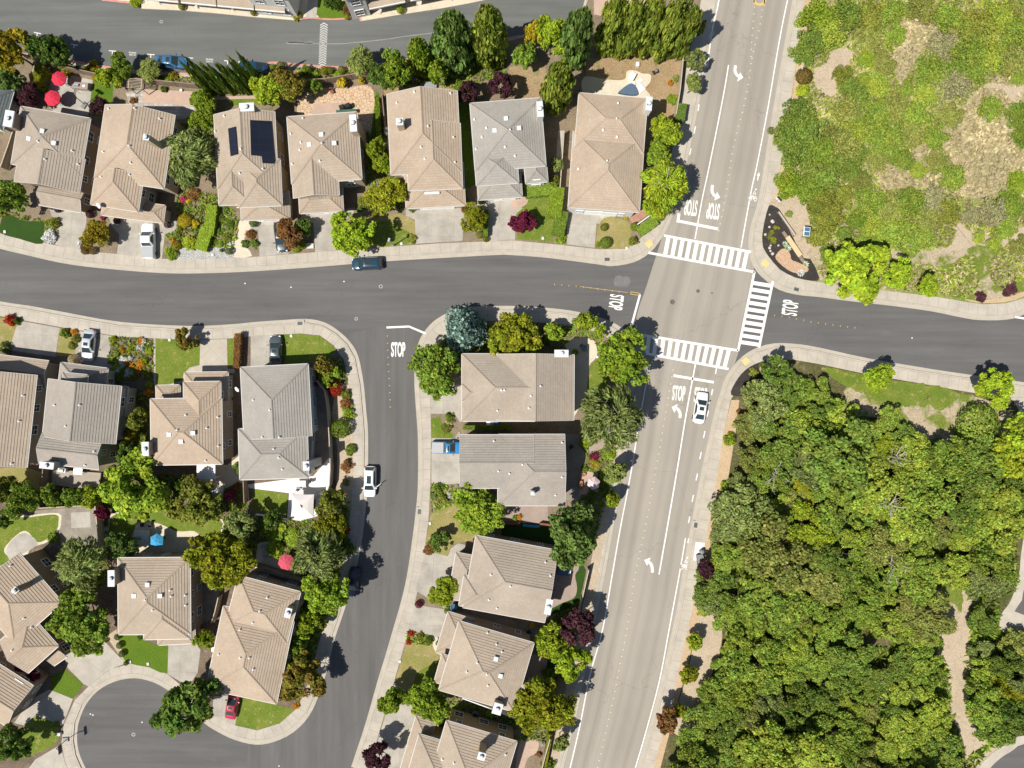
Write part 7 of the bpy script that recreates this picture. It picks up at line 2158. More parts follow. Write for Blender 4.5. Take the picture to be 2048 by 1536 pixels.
def hedge(col, px, py, lx, ly, h, rot, label, name='hedge', cat='hedge', group=None):
    p = G(px, py, h)
    o = link(name, pick.choice(PROTO['hedge']), None, (p.x, p.y, ZV)); o.scale = (lx / S, ly / S, h); o.rotation_euler = (0, 0, rot)
    set_leaf(o, col); tag(o, label, cat, group); return o

TREES = [
 # along the alley and the back gardens of the north row
 ('round', 'gold', 18, 98, 42, 7, 'golden olive tree at the top left by the alley'),
 ('round', 'dark', 106, 103, 33, 6, 'dark green tree leaning over the alley above the red parasols'),
 ('round', 'dark', 74, 92, 18, 5, 'smaller dark tree left of the dark tree over the alley'),
 ('round', 'deep', 20, 165, 28, 5, 'shaded dark tree above the slate roofed house'),
 ('weep', 'plum', 52, 190, 27, 3.6, 'purple plum tree left of the red parasols'),
 ('weep', 'plum', 200, 213, 19, 3.2, 'purple plum tree between two tan houses beside the back lawn'),
 ('round', 'yellow_green', 217, 158, 22, 4.4, 'yellow green tree at the back lawn corner right of the red parasols'),
 ('round', 'mid', 240, 132, 23, 4.2, 'mid green tree at the alley edge above the pergola'),
 ('weep', 'pale_green', 300, 141, 23, 2.6, 'pale wispy tree beside the blue sedan'),
 ('round', 'bright', 409, 205, 25, 3.4, 'bright green climbing tree right of the brick patio'),
 ('round', 'bright', 404, 238, 24, 3.2, 'bright green tree above the feathery tree between houses'),
 ('weep', 'grey_olive', 384, 312, 54, 7.5, 'large feathery grey green tree between two tan north row houses'),
 ('round', 'mid', 22, 398, 33, 6, 'bushy green tree above the artificial lawn'),
 ('round', 'yellow_green', 537, 178, 34, 5, 'yellow green tree right of the tall thin cypresses'),
 ('round', 'autumn', 575, 168, 33, 5.2, 'brownish tree beside the crazy paved yard'),
 ('small', 'mid', 630, 172, 15, 3, 'small green tree at the crazy paving edge'),
 ('weep', 'pale_green', 722, 122, 28, 4.6, 'pale willow like tree at the alley above the crazy paving'),
 ('round', 'dark', 764, 150, 27, 5.5, 'dark tree between the pale willow and the bright trees'),
 ('round', 'bright', 795, 140, 31, 7, 'bright green tree behind the long tan house'),
 ('oval', 'bright', 843, 118, 26, 8.5, 'tall bright green tree above the long tan house ridge'),
 ('small', 'bright', 876, 145, 22, 6, 'light green tree squeezed below the big dark pine'),
 ('oval', 'deep', 908, 92, 42, 13, 'big dark pine leaning over the alley'),
 ('oval', 'conifer', 980, 82, 36, 14, 'tall golden green conifer right of the big dark pine'),
 ('small', 'mid', 924, 176, 16, 4, 'small green tree below the big dark pine'),
 ('open', 'plum', 934, 186, 26, 5, 'purple plum tree above the pale grey house, left of the pair'),
 ('open', 'plum', 1000, 172, 30, 6, 'purple plum tree above the pale grey house, right of the pair'),
 ('small', 'yellow', 684, 166, 10, 1.8, 'small bright yellow tree in the crazy paved yard'),
 ('small', 'yellow', 722, 163, 6, 1.2, 'tiny yellow tree at the crazy paved yard corner'),
 ('round', 'lime', 1104, 72, 36, 8, 'lime yellow tree at the alley end'),
 ('round', 'yellow', 1068, 68, 22, 6.5, 'yellow tinted tree left of the lime tree at the alley end'),
 ('small', 'mid', 1050, 112, 25, 5, 'green tree under the yellow tinted tree'),
 ('oval', 'deep', 1152, 85, 32, 14, 'tall dark green conifer between the lime tree and the conifer row'),
 ('oval', 'conifer', 1117, 180, 33, 13, 'tall conifer between the pale grey house and the tan avenue house'),
 ('oval', 'conifer', 1222, 58, 29, 14, 'conifer at the left end of the tall row behind the brown yard'),
 ('oval', 'conifer', 1258, 68, 28, 13.5, 'second conifer from the left in the tall row'),
 ('oval', 'conifer', 1293, 62, 29, 14, 'third conifer from the left in the tall row'),
 ('oval', 'conifer', 1330, 68, 29, 13.5, 'fourth conifer from the left in the tall row'),
 ('oval', 'grey_olive', 1352, 50, 24, 12, 'greyer conifer behind the right end of the tall row'),
 ('oval', 'conifer', 1366, 72, 24, 13, 'conifer at the right end of the tall row by the avenue'),
 ('open', 'grey_olive', 1392, 120, 24, 5, 'thin pale street tree by the avenue, upper one'),
 ('open', 'pale_green', 1386, 168, 21, 4.5, 'thin pale street tree by the avenue, lower one'),
 ('open', 'grey_olive', 1398, 58, 15, 5, 'slim grey green tree at the avenue above the thin pale street trees'),
 ('round', 'yellow_green', 1330, 262, 32, 6, 'yellow green tree right of the avenue house, top of three'),
 ('round', 'bright', 1318, 305, 28, 5.5, 'leafy green tree right of the avenue house, middle of three'),
 ('weep', 'yellow_green', 1328, 372, 50, 7.5, 'feathery lime tree right of the avenue house, lowest of three'),
 ('round', 'lime', 1310, 412, 24, 5, 'lime tree leaning out at the corner garden by the crossing'),
 ('open', 'grey_olive', 1112, 330, 17, 3, 'grey green small tree in the fence gap left of the avenue house'),
 ('small', 'olive', 1108, 362, 12, 2.5, 'brownish small tree below the grey green one at the fence gap'),
 ('round', 'yellow_green', 752, 296, 21, 4.5, 'yellow green tree in the side yard of the long tan house, upper'),
 ('round', 'yellow_green', 768, 328, 22, 4.5, 'yellow green tree in the side yard of the long tan house, lower'),
 ('round', 'golden_green', 771, 386, 39, 5, 'golden green tree between the driveway and the dry front lawn'),
 ('round', 'lime', 703, 468, 44, 6, 'big lime green tree on the front lawn overhanging the pavement'),
 ('round', 'golden_green', 948, 438, 27, 4, 'golden green tree between two north row driveways'),
 ('round', 'burgundy', 1046, 447, 24, 3.6, 'burgundy maple on the green front lawn'),
 ('round', 'gold', 193, 470, 26, 3.8, 'golden tree between two driveways by the street lamp'),
 ('round', 'red_brown', 575, 468, 27, 4.4, 'red brown tree over the black car'),
 ('small', 'dark', 608, 455, 19, 2.8, 'dark small tree right of the red brown tree'),
 # centre block
 ('spruce', 'spruce', 930, 655, 44, 8.5, 'blue spruce at the street corner'),
 ('round', 'golden_green', 1030, 672, 50, 6, 'wide golden green tree along the street front of the crossing house'),
 ('small', 'bright', 1108, 664, 20, 3.4, 'light green tree between the wide tree and the terrace'),
 ('open', 'yellow_green', 1172, 645, 27, 4.6, 'thin yellow green street tree near the stop line'),
 ('small', 'lime', 1200, 664, 12, 2.5, 'small lime tree beside the terrace curve'),
 ('round', 'bright', 1246, 716, 54, 7.5, 'large bright green tree at the crosswalk corner'),
 ('round', 'mid', 872, 742, 50, 7, 'large green tree at the corner below the blue spruce'),
 ('weep', 'grey_olive', 1222, 836, 66, 9, 'big feathery grey green tree with pale branches by the avenue'),
 ('round', 'bright', 954, 1016, 50, 6, 'round bright green tree over the driveway garden'),
 ('round', 'deep', 1152, 1072, 58, 10.5, 'broad dark green conifer by the avenue above the spa'),
 ('open', 'plum', 1155, 1257, 44, 6, 'dark plum tree overhanging the avenue'),
 ('round', 'yellow_green', 1104, 1284, 36, 5.5, 'yellow green tree right of the pyramid roof house, upper'),
 ('round', 'lime', 1142, 1322, 36, 5.5, 'yellower tree beside the avenue below the plum tree'),
 ('round', 'golden_green', 1087, 1412, 56, 7, 'large golden green tree right of the ochre walled house'),
 ('open', 'pale_green', 1122, 1484, 20, 4, 'thin pale tree by the avenue at the bottom'),
 ('open', 'pale_green', 1230, 946, 27, 5, 'pale green tree right of the pale pink parasol'),
 ('small', 'yellow_green', 1226, 1000, 16, 3.6, 'thin yellowish tree in conifer shade by the avenue'),
 ('round', 'yellow_green', 886, 1180, 31, 4, 'green yellow tree between two centre driveways'),
 ('small', 'dark', 876, 1082, 19, 2.4, 'dark small tree on the dry centre lawn'),
 ('round', 'bright', 787, 1404, 28, 5, 'bright tree at the pavement, left of two at lower centre'),
 ('round', 'bright', 860, 1404, 44, 6, 'wider bright tree left of the pyramid roof house corner'),
 ('open', 'plum', 757, 1512, 34, 5, 'dark plum tree on the bottom driveway'),
 # west block
 ('small', 'autumn', 648, 730, 21, 4, 'reddish gold small tree at the curved corner garden'),
 ('small', 'bright', 658, 752, 19, 2.6, 'bright small tree below the reddish gold one'),
 ('small', 'autumn', 371, 682, 20, 2.8, 'reddish green small tree at the top of the deep green lawn'),
 ('round', 'olive', 276, 836, 22, 4.4, 'olive tree between the pale grey and the square tan houses'),
 ('weep', 'gold', 262, 868, 14, 3, 'straw coloured tufted small tree below the olive one'),
 ('round', 'dark', 264, 915, 30, 5.5, 'dark tree between the timber deck and the metal chimney'),
 ('round', 'bright', 272, 972, 68, 8, 'large bright green tree in the middle of the west block'),
 ('round', 'olive', 390, 1005, 48, 6.5, 'olive tree right of the large bright green tree'),
 ('round', 'dark', 366, 968, 24, 5, 'dark tree below the white patio cover'),
 ('small', 'mid', 108, 994, 21, 3.5, 'small green tree below the timber deck, left of three'),
 ('small', 'mid', 146, 994, 20, 3.5, 'small green tree below the timber deck, middle of three'),
 ('small', 'yellow_green', 186, 990, 20, 3.5, 'yellower small tree below the timber deck, right of three'),
 ('round', 'mid', 45, 1000, 32, 5, 'round green tree at the dry back lawn'),
 ('round', 'olive', 8, 980, 26, 5.5, 'shaded tree cut by the left frame edge near the dry back lawn'),
 ('round', 'dark', 6, 1035, 20, 4, 'dark tree at the left frame edge above the green back lawn'),
 ('small', 'burgundy', 206, 1024, 15, 2.6, 'burgundy small tree beside the old concrete patio'),
 ('round', 'deep', 246, 1090, 28, 4.5, 'dark shaded tree left of the barbecue counter'),
 ('weep', 'grey_olive', 162, 1126, 50, 7, 'feathery grey green tree right of the angled tan house'),
 ('round', 'golden_green', 440, 1118, 58, 7, 'large golden green tree right of the hip roof house'),
 ('open', 'grey_olive', 482, 1048, 36, 5, 'greyish open tree above the golden green tree'),
 ('small', 'dark', 545, 1040, 20, 4, 'dark small tree below the white paved yard'),
 ('round', 'olive', 664, 1010, 30, 5.5, 'olive tree beside the white paved yard, upper'),
 ('round', 'golden_green', 660, 1054, 32, 5.5, 'golden olive tree at the street edge below the olive tree'),
 ('weep', 'grey_olive', 638, 1110, 54, 7.5, 'large feathery tree beside the faded red parasol'),
 ('round', 'bright', 652, 1186, 46, 7, 'star shaped bright green tree over the parked navy car'),
 ('round', 'yellow_green', 614, 1246, 24, 4.2, 'yellowish tree below the star shaped bright tree'),
 ('small', 'mid', 594, 1294, 22, 3.8, 'small mid green tree along the tan house wall'),
 ('round', 'autumn', 602, 1358, 46, 5.5, 'reddish green tree at the bend by the corner lawn'),
 ('small', 'olive', 645, 1246, 12, 2.4, 'small olive tree at the pavement edge by the bend'),
 ('round', 'mid', 166, 1242, 60, 7.5, 'large round green tree beside the angled tan house'),
 ('open', 'dark', 372, 1410, 72, 9, 'wide dark green tree over the cul-de-sac'),
 ('round', 'yellow_green', 410, 1278, 19, 3.2, 'small yellow green tree between two cul-de-sac houses'),
 ('small', 'burgundy', 40, 1342, 17, 3, 'burgundy small tree at the lower left, left of the pair'),
 ('small', 'burgundy', 64, 1354, 16, 3, 'burgundy small tree at the lower left, right of the pair'),
 ('round', 'dark', 24, 1486, 36, 6, 'dark tree in the bottom left corner'),
 # hillside and wood edge
 ('round', 'lime', 1716, 541, 60, 7, 'big lime tree beside the east street pavement'),
 ('round', 'lime', 1794, 550, 29, 4.2, 'smaller lime tree right of the big lime tree'),
 ('round', 'lime', 1857, 571, 22, 3.6, 'smallest lime tree on the green verge of the east street'),
 ('round', 'lime', 1758, 754, 29, 4.5, 'lime tree on the verge below the east street'),
 ('round', 'lime', 1990, 776, 38, 5, 'lime tree at the right end of the verge below the east street'),
 ('small', 'yellow_green', 1390, 1283, 18, 3, 'young yellow green tree in the straw strip by the avenue, top of three'),
 ('small', 'golden_green', 1377, 1348, 19, 3, 'young tree in the straw strip by the avenue, middle of three'),
 ('small', 'golden_green', 1359, 1420, 14, 2.6, 'young tree in the straw strip by the avenue, lowest of three'),
 ('open', 'red_brown', 1335, 1440, 30, 4.5, 'thin brownish tree at the avenue edge near the bottom'),
 ('open', 'dark', 1550, 742, 34, 4.5, 'dark thin tree over the corner planting below the crossing'),
 ('open', 'plum', 1412, 1137, 22, 3.5, 'dark red brown small tree at the white bus stop pad'),
]
for k_, c_, x_, y_, r_, h_, l_ in TREES:
    low_ = k_ in ('cone', 'oval', 'column', 'spruce')
    tree(k_, c_, x_, y_, r_ * (1.0 if low_ else 1.07), h_ * (1.0 if low_ else 1.2), l_)
for i, (x, y) in enumerate(((366, 130), (378, 122.5), (397, 136), (404, 130), (421, 136), (436, 132), (443, 133), (457, 138), (464, 130), (463.5, 120), (479.5, 112))):
    hgt = (9.2, 9.6, 8.4, 8.8, 8.3, 8.6, 8.4, 8.0, 8.8, 9.6, 10.2)[i]
    p = G(x, y, hgt)
    root = empty('cypress', (p.x, p.y, ZV), ('first', 'second', 'third', 'fourth', 'fifth', 'sixth', 'seventh', 'eighth', 'ninth', 'tenth', 'eleventh')[i] + ' thin cypress from the left in the row by the alley', 'cypress', 'thin cypresses in a row')
    c = link('crown', pick.choice(PROTO['column']), root, (0, 0, .2)); c.scale = (.58, .58, hgt - .2); c.rotation_euler = (0, 0, pick.uniform(0, 6)); set_leaf(c, 'dark' if i % 3 else 'conifer')
    k = link('trunk', TRUNK[i % 4], root); k.scale = (.22, .22, 3.0)

BUSHES = [
 ('shrub', 'gold', 132, 142, 12, 1.2, 'golden shrub between the red parasol and the board fence'),
 ('shrub', 'gold', 186, 130, 14, 1.3, 'golden brown shrub in the alley planting strip'),
 ('ball', 'yellow', 191, 158, 6, .8, 'yellow round shrub at the back lawn corner'),
 ('shrub', 'gold', 346, 150, 10, 1.1, 'golden shrub at the alley kerb left of the cypresses'),
 ('shrub', 'gold', 290, 146, 9, 1.1, 'golden shrub left of the pale wispy tree'),
 ('shrub', 'bright', 335, 159, 13, .8, 'bright low shrub behind the brick patio fence'),
 ('shrub', 'dark', 328, 178, 8, .9, 'dark shrub in the bed above the brick patio'),
 ('shrub', 'red_brown', 266, 200, 9, .8, 'rust coloured shrub at the slate paving corner'),
 ('ball', 'bright', 546, 134.5, 6, .9, 'round green shrub at the left end of the alley island'),
 ('ball', 'olive', 562, 133, 9, 1.0, 'round olive shrub on the alley island'),
 ('shrub', 'mid', 612, 139, 12, 2.0, 'upright green shrub on the alley island'),
 ('ball', 'golden_green', 649, 142, 8.5, 1.1, 'round clipped shrub on the alley island, left of the close pair'),
 ('ball', 'olive', 662, 141.5, 7, 1.0, 'round clipped shrub on the alley island, right of the close pair'),
 ('ball', 'olive', 684, 141, 8, 1.1, 'lone round clipped shrub on the alley island'),
 ('shrub', 'bright', 632, 153, 10, .6, 'low green shrub behind the alley island clipped shrubs'),
 ('shrub', 'bright', 674, 151, 12, .5, 'low green shrub strip behind the alley island'),
 ('shrub', 'white_flower', 773, 262, 7, 2.6, 'pale flowering climber at the wall of the long tan house'),
 ('shrub', 'white_flower', 776, 290, 8, 2.4, 'second pale flowering climber lower on the same wall'),
 ('shrub', 'bright', 788, 312, 7, 2.4, 'green climber at the wall of the long tan house'),
 ('shrub', 'yellow', 368, 6, 6, 1.0, 'yellow round shrub between two alley aprons, left one'),
 ('ball', 'golden_green', 364, 15, 6, 1.0, 'golden round shrub between two alley aprons'),
 ('ball', 'golden_green', 507, 26, 6, 1.0, 'golden round shrub at the right end of the left terrace aprons'),
 ('ball', 'yellow_green', 801, 20, 8, 1.2, 'yellow green round shrub between alley aprons'),
 ('ball', 'yellow_green', 694, 34, 6, .9, 'yellow green clipped shrub at the terrace corner'),
 ('shrub', 'red_brown', 692, 20, 10, 2.0, 'rusty tall shrub beside the sloping lawn'),
 ('shrub', 'golden_green', 594, 30, 12, .9, 'golden low shrub at the left terrace end'),
 ('shrub', 'yellow_green', 270, 3, 14, 1.1, 'golden green shrub at the top left of the alley apron'),
 ('round', 'dark', 664, 4, 16, 4, 'dark shrub on the sloping lawn between the terraces'),
 # front gardens north row
 ('ball', 'brown', 171, 494, 9, .9, 'brown clipped shrub by the street lamp, upper left of three'),
 ('ball', 'brown', 171, 502, 8, .8, 'brown clipped shrub by the street lamp, lower left of three'),
 ('ball', 'brown', 187, 502, 8, .8, 'brown clipped shrub by the street lamp, right of three'),
 ('shrub', 'olive', 108, 446, 13, 1.4, 'olive shrub beside the artificial lawn'),
 ('shrub', 'white_flower', 98, 472, 17, 1.4, 'white flowering shrub beside the artificial lawn'),
 ('shrub', 'gold', 182, 450, 10, 1.0, 'golden shrub above the golden tree'),
 ('shrub', 'pink', 205, 436, 6, .8, 'pink flowering shrub by the satellite dish'),
 ('ball', 'plum', 117, 419, 7, .9, 'dark clipped shrub at the left garage corner'),
 ('ball', 'plum', 181, 429, 8, .9, 'dark clipped shrub right of the left garage'),
 ('ball', 'plum', 235, 442, 7, .9, 'dark clipped shrub at the pickup garage, left'),
 ('ball', 'plum', 336, 450, 7, .9, 'dark clipped shrub at the pickup garage, right'),
 ('ball', 'yellow', 370, 442, 14, 1.2, 'large yellow ball shrub right of the white pickup'),
 ('shrub', 'yellow', 390, 447, 10, 1.0, 'bright yellow shrub beside the yellow ball'),
 ('ball', 'gold', 353, 491, 10, .9, 'golden ball shrub above the grey gravel'),
 ('shrub', 'yellow_green', 378, 485, 18, .9, 'pale yellow grass shrub above the grey gravel'),
 ('shrub', 'bright', 341, 505, 16, 1.3, 'green and red shrub at the pavement right of the white pickup'),
 ('shrub', 'orange', 346, 480, 6, .6, 'orange flowering shrub right of the white pickup'),
 ('ball', 'golden_green', 361, 458, 5, .6, 'small round shrub below the yellow ball'),
 ('shrub', 'yellow', 377, 402, 7, .7, 'small yellow shrub at the top of the shrub garden'),
 ('shrub', 'red_brown', 385, 388, 16, 1.0, 'rusty shrub beside the feathery tree'),
 ('shrub', 'pink', 367, 400, 9, .8, 'pink shrub at the top of the shrub garden'),
 ('shrub', 'mid', 355, 470, 10, .8, 'grey green shrub in the shrub garden'),
 ('shrub', 'dark', 455, 415, 12, 1.0, 'dark shrub left of the solar panel house garage'),
 ('shrub', 'bright', 466, 416, 9, .8, 'bright shrub left of the solar panel house garage'),
 ('shrub', 'mid', 437, 437, 12, .8, 'green shrub right of the diagonal hedge'),
 ('shrub', 'dark', 460, 448, 10, .7, 'dark low shrub in the rock garden'),
 ('shrub', 'mid', 436, 462, 11, .8, 'spiky green shrub in the rock garden'),
 ('shrub', 'olive', 452, 475, 11, .7, 'olive shrub in the rock garden'),
 ('shrub', 'mid', 440, 488, 10, .6, 'low green shrub at the gravel edge'),
 ('ball', 'dark', 444, 501, 4, .6, 'tiny dark shrub in the grey gravel'),
 ('ball', 'grey_olive', 458, 503, 7, 1.2, 'dark grey shrub in the grey gravel'),
 ('shrub', 'red_brown', 500, 468, 12, 1.0, 'reddish shrub beside the stone path'),
 ('shrub', 'dark', 490, 488, 10, .9, 'dark shrub left of the stone path foot'),
 ('shrub', 'dark', 508, 488, 11, .9, 'dark shrub right of the stone path foot'),
 ('ball', 'dark', 508, 446, 9, 1.0, 'clipped shrub at the solar panel house garage'),
 ('ball', 'lime', 592, 496, 10, 1.0, 'lime clipped shrub at the pavement, left of the utility slab'),
 ('ball', 'golden_green', 605, 490, 9, 1.0, 'golden clipped shrub left of the utility slab'),
 ('ball', 'mid', 576, 438, 6, .8, 'clipped shrub at the garage corner above the black car'),
 ('ball', 'mid', 683, 424, 4, .6, 'tiny clipped shrub at a garage corner'),
 ('shrub', 'olive', 728, 405, 16, .9, 'olive shrub behind the golden green tree'),
 ('shrub', 'dark', 720, 415, 10, .7, 'dark shrub behind the dry front lawn'),
 ('ball', 'golden_green', 749, 428, 7, .7, 'round shrub below the golden green tree'),
 ('shrub', 'olive', 824, 478, 11, .8, 'rusty green shrub at the driveway edge by the street lamp'),
 ('shrub', 'dark', 824, 418, 8, .7, 'dark shrub at the long house garage corner'),
 ('shrub', 'red_brown', 930, 418, 10, .9, 'reddish shrub right of the long house garage'),
 ('ball', 'olive', 960, 470, 8, .9, 'round shrub below the golden green tree between driveways'),
 ('ball', 'golden_green', 972, 479, 6, .9, 'clipped shrub at the pavement between driveways'),
 ('ball', 'mid', 962, 404, 6, .7, 'clipped shrub at the pale grey house path'),
 ('shrub', 'bright', 1121, 478, 12, 1.3, 'tall clipped shrub at the pavement beside the avenue house driveway'),
 ('ball', 'olive', 1208, 455, 8, .9, 'small clipped ball on the dry lawn by the avenue house'),
 ('ball', 'mid', 1211, 486, 12, 1.4, 'large clipped ball on the dry lawn by the avenue house'),
 ('shrub', 'yellow', 1251, 436, 5, .6, 'yellow small shrub by the red gravel'),
 ('ball', 'bright', 1269, 454, 9, 1.1, 'bright clipped ball at the low pale fence'),
 ('shrub', 'olive', 1266, 482, 11, 1.6, 'tall brown green clipped shrub at the pavement by the crossing'),
 ('ball', 'bright', 1318, 433, 11, 1.2, 'clipped ball under the lime tree at the corner'),
 ('shrub', 'yellow_green', 1196, 488, 6, .8, 'yellow green shrub at the driveway of the avenue house'),
 ('shrub', 'bright', 1344, 198, 13, 1.1, 'bright shrub with yellow flowers inside the avenue fence'),
 ('shrub', 'orange', 1341, 166, 7, .8, 'orange flowering shrub inside the avenue fence'),
 ('shrub', 'pale_green', 1352, 156, 9, .9, 'pale shrub at the top of the avenue fence bed'),
 ('shrub', 'bright', 1284, 352, 14, 2.0, 'green shrub between the avenue house wall and the feathery lime tree'),
 # west block
 ('shrub', 'red', 20, 640, 13, 1.6, 'red leaved shrub at the left edge of the west pavement'),
 ('shrub', 'dark', 34, 642, 8, 1.4, 'dark shrub right of the red leaved shrub'),
 ('shrub', 'grey_olive', 8, 696, 14, 1.6, 'grey shrub beside the left driveway'),
 ('shrub', 'mid', 128, 666, 12, 1.3, 'green shrub at the top of the strip beside the silver sedan'),
 ('shrub', 'orange', 148, 664, 9, .7, 'orange shrub at the top of the strip beside the silver sedan'),
 ('shrub', 'olive', 152, 678, 10, 1.0, 'olive shrub left of the silver sedan'),
 ('shrub', 'olive', 144, 692, 10, .9, 'brown green shrub left of the silver sedan, lower'),
 ('ball', 'straw', 149, 719, 11, 1.6, 'straw coloured clipped shrub at the pale grey garage corner'),
 ('hedge', 'red_brown', 0, 0, 1, 1, ''),
 ('ball', 'red', 671, 778, 15, 1.5, 'bright red clipped ball beside the side street'),
 ('shrub', 'pink', 627, 766, 9, 1.8, 'pink flowering shrub at the grey corner house wall'),
 ('shrub', 'bright', 638, 738, 9, 1.2, 'bright shrub left of the reddish gold tree'),
 ('ball', 'bright', 644, 762, 9, 1.0, 'bright ball shrub by the curved fence'),
 ('shrub', 'olive', 690, 789, 14, 1.3, 'grey green shrub on the side street verge, top of the row'),
 ('shrub', 'red_brown', 691, 807, 15, 1.3, 'rusty shrub on the side street verge, second in the row'),
 ('shrub', 'bright', 697, 823, 16, 1.4, 'green shrub on the side street verge, third in the row'),
 ('ball', 'mid', 682, 857, 20, 2.2, 'large round green shrub on the side street verge'),
 ('shrub', 'mid', 701, 899, 14, 1.3, 'small green shrub below the large round shrub'),
 ('shrub', 'red_brown', 694, 932, 15, 1.4, 'rusty green shrub lowest on the side street verge'),
 ('shrub', 'grey_olive', 692, 964, 9, .6, 'sparse grey shrub on the verge beside the white SUV'),
 ('shrub', 'mid', 477, 935, 15, 1.8, 'green shrub between the patio cover and the corner house'),
 ('shrub', 'red_brown', 472, 974, 10, 1.0, 'reddish shrub below the cream path'),
 ('shrub', 'white_flower', 436, 985, 15, 1.2, 'white flowering shrub below the cream path'),
 ('shrub', 'pink', 460, 992, 12, 1.2, 'pale pink flowering shrub below the cream path'),
 ('shrub', 'plum', 73, 918, 13, 1.8, 'plum shrub between the tan gabled house and the metal chimney'),
 ('shrub', 'orange', 296, 784, 9, 1.6, 'orange flowering climber at the path by the square tan house'),
 ('shrub', 'yellow_green', 298, 770, 8, 1.4, 'yellow green climber above the orange one'),
 ('shrub', 'yellow_green', 79, 838, 12, 2.2, 'yellow green shrub in the gap by the tan gabled house'),
 ('shrub', 'mid', 105, 1076, 14, 1.0, 'low green shrub at the old concrete patio corner'),
 ('shrub', 'white_flower', 208, 1058, 9, .7, 'pale flowering shrub beside the old concrete patio'),
 ('shrub', 'bright', 545, 1062, 30, 1.0, 'bright creeper along the garden edge above the faded red parasol'),
 ('shrub', 'bright', 590, 1076, 22, 1.0, 'bright creeper right of the garden edge creeper'),
 ('shrub', 'bright', 548, 1098, 22, 1.6, 'bright shrub above the faded red parasol'),
 ('shrub', 'red', 692, 1062, 9, 1.2, 'red shrub in the shade by the side street bend'),
 ('shrub', 'white_flower', 648, 992, 13, 1.3, 'pale leaved shrub right of the canvas gazebo'),
 ('shrub', 'dark', 692, 1098, 20, 2.0, 'dark shrub at the pavement by the side street bend'),
 ('ball', 'dark', 236, 1273, 6.5, .8, 'dark clipped ball by the cul-de-sac lawn, top of four'),
 ('ball', 'dark', 240.5, 1290, 7, .8, 'dark clipped ball by the cul-de-sac lawn, second of four'),
 ('ball', 'dark', 245.5, 1306.5, 7, .8, 'dark clipped ball by the cul-de-sac lawn, third of four'),
 ('ball', 'dark', 253, 1325.5, 5, .6, 'smaller dark clipped ball by the cul-de-sac lawn, lowest of four'),
 ('shrub', 'dark', 280, 1275, 8, .9, 'dark shrub at the porch of the cul-de-sac house'),
 ('shrub', 'mid', 545, 1398, 10, 1.2, 'green shrub at the tan house corner by the corner lawn'),
 ('shrub', 'orange', 592, 1412, 8, .7, 'orange shrub at the tip of the corner lawn'),
 ('shrub', 'olive', 112, 1449, 7, .8, 'dark shrub on the lawn corner by the hoop'),
 ('ball', 'red_brown', 214, 1280, 4, .5, 'tiny rusty shrub beside the topiary balls'),
 # centre block
 ('shrub', 'mid', 900, 835, 12, 1.2, 'green shrub beside the wheelie bin gap'),
 ('shrub', 'olive', 892, 856, 13, .9, 'olive shrub above the blue pickup driveway'),
 ('shrub', 'straw', 896, 846, 8, .6, 'dry shrub above the blue pickup driveway'),
 ('shrub', 'mid', 876, 978, 13, 1.2, 'green shrub at the top of the round tree garden'),
 ('shrub', 'olive', 885, 1000, 14, 1.2, 'olive shrub left of the round bright tree'),
 ('shrub', 'white_flower', 902, 990, 9, .8, 'white flowering shrub left of the round bright tree'),
 ('shrub', 'grey_olive', 866, 992, 9, .9, 'grey shrub at the pavement left of the round bright tree'),
 ('shrub', 'pink', 950, 1080, 5, .6, 'pink flowering shrub at the taupe house corner'),
 ('shrub', 'red_brown', 858, 1098, 14, 1.0, 'rusty shrub at the edge of the dry centre lawn'),
 ('ball', 'burgundy', 838, 1208, 8, .8, 'burgundy clipped shrub below the green yellow tree'),
 ('ball', 'mid', 894, 1221, 6, .9, 'clipped shrub beside the glazed blue pot'),
 ('shrub', 'bright', 894, 1196, 10, .9, 'bright shrub right of the green yellow tree'),
 ('shrub', 'red', 822, 1266, 8, .7, 'red flowering shrub at the top of the lower centre garden'),
 ('shrub', 'red', 818, 1284, 7, .6, 'red flowering shrub at the pavement of the lower centre garden'),
 ('shrub', 'olive', 840, 1272, 9, .8, 'olive shrub in the lower centre garden'),
 ('ball', 'mid', 858, 1281, 8, .9, 'green cone clipped shrub by the curved path'),
 ('ball', 'mid', 876, 1286, 5, .8, 'small clipped shrub at the garage by the curved path'),
 ('shrub', 'bright', 1150, 705, 8, .8, 'shrub beside the terrace wall'),
 ('shrub', 'bright', 1172, 886, 16, 1.2, 'bright shrub at the winding path'),
 ('shrub', 'bright', 1218, 908, 15, 1.2, 'bright hanging shrub right of the winding path, upper'),
 ('shrub', 'bright', 1220, 888, 12, 1.2, 'bright hanging shrub above the other by the winding path'),
 ('shrub', 'burgundy', 1190, 912, 12, .7, 'wine red shrub strip below the winding path'),
 ('shrub', 'gold', 1190, 928, 12, .8, 'golden green shrub left of the hanging shrubs'),
 ('shrub', 'mid', 1170, 938, 9, .8, 'green shrub above the pale pink parasol'),
 ('shrub', 'dark', 1182, 990, 12, .8, 'dark shrub below the pale pink parasol'),
 ('shrub', 'dark', 1215, 985, 16, 1.4, 'dark shrub in conifer shade by the avenue'),
 ('shrub', 'orange', 1040, 1034, 7, .6, 'orange plants in the red planter'),
 ('shrub', 'mid', 1030, 1036, 7, .7, 'green plants in the red planter'),
 ('shrub', 'yellow', 1064, 1252, 6, 1.6, 'thin yellow green climber at the lower house fence'),
 ('shrub', 'mid', 1140, 1228, 14, 1.6, 'dark green shrub left of the plum tree by the avenue'),
 ('shrub', 'mid', 1096, 1352, 14, 3.4, 'dark green shrub between two yellow green trees'),
 ('shrub', 'yellow_green', 1130, 1350, 14, 1.6, 'yellow shrub by the avenue below the yellower tree'),
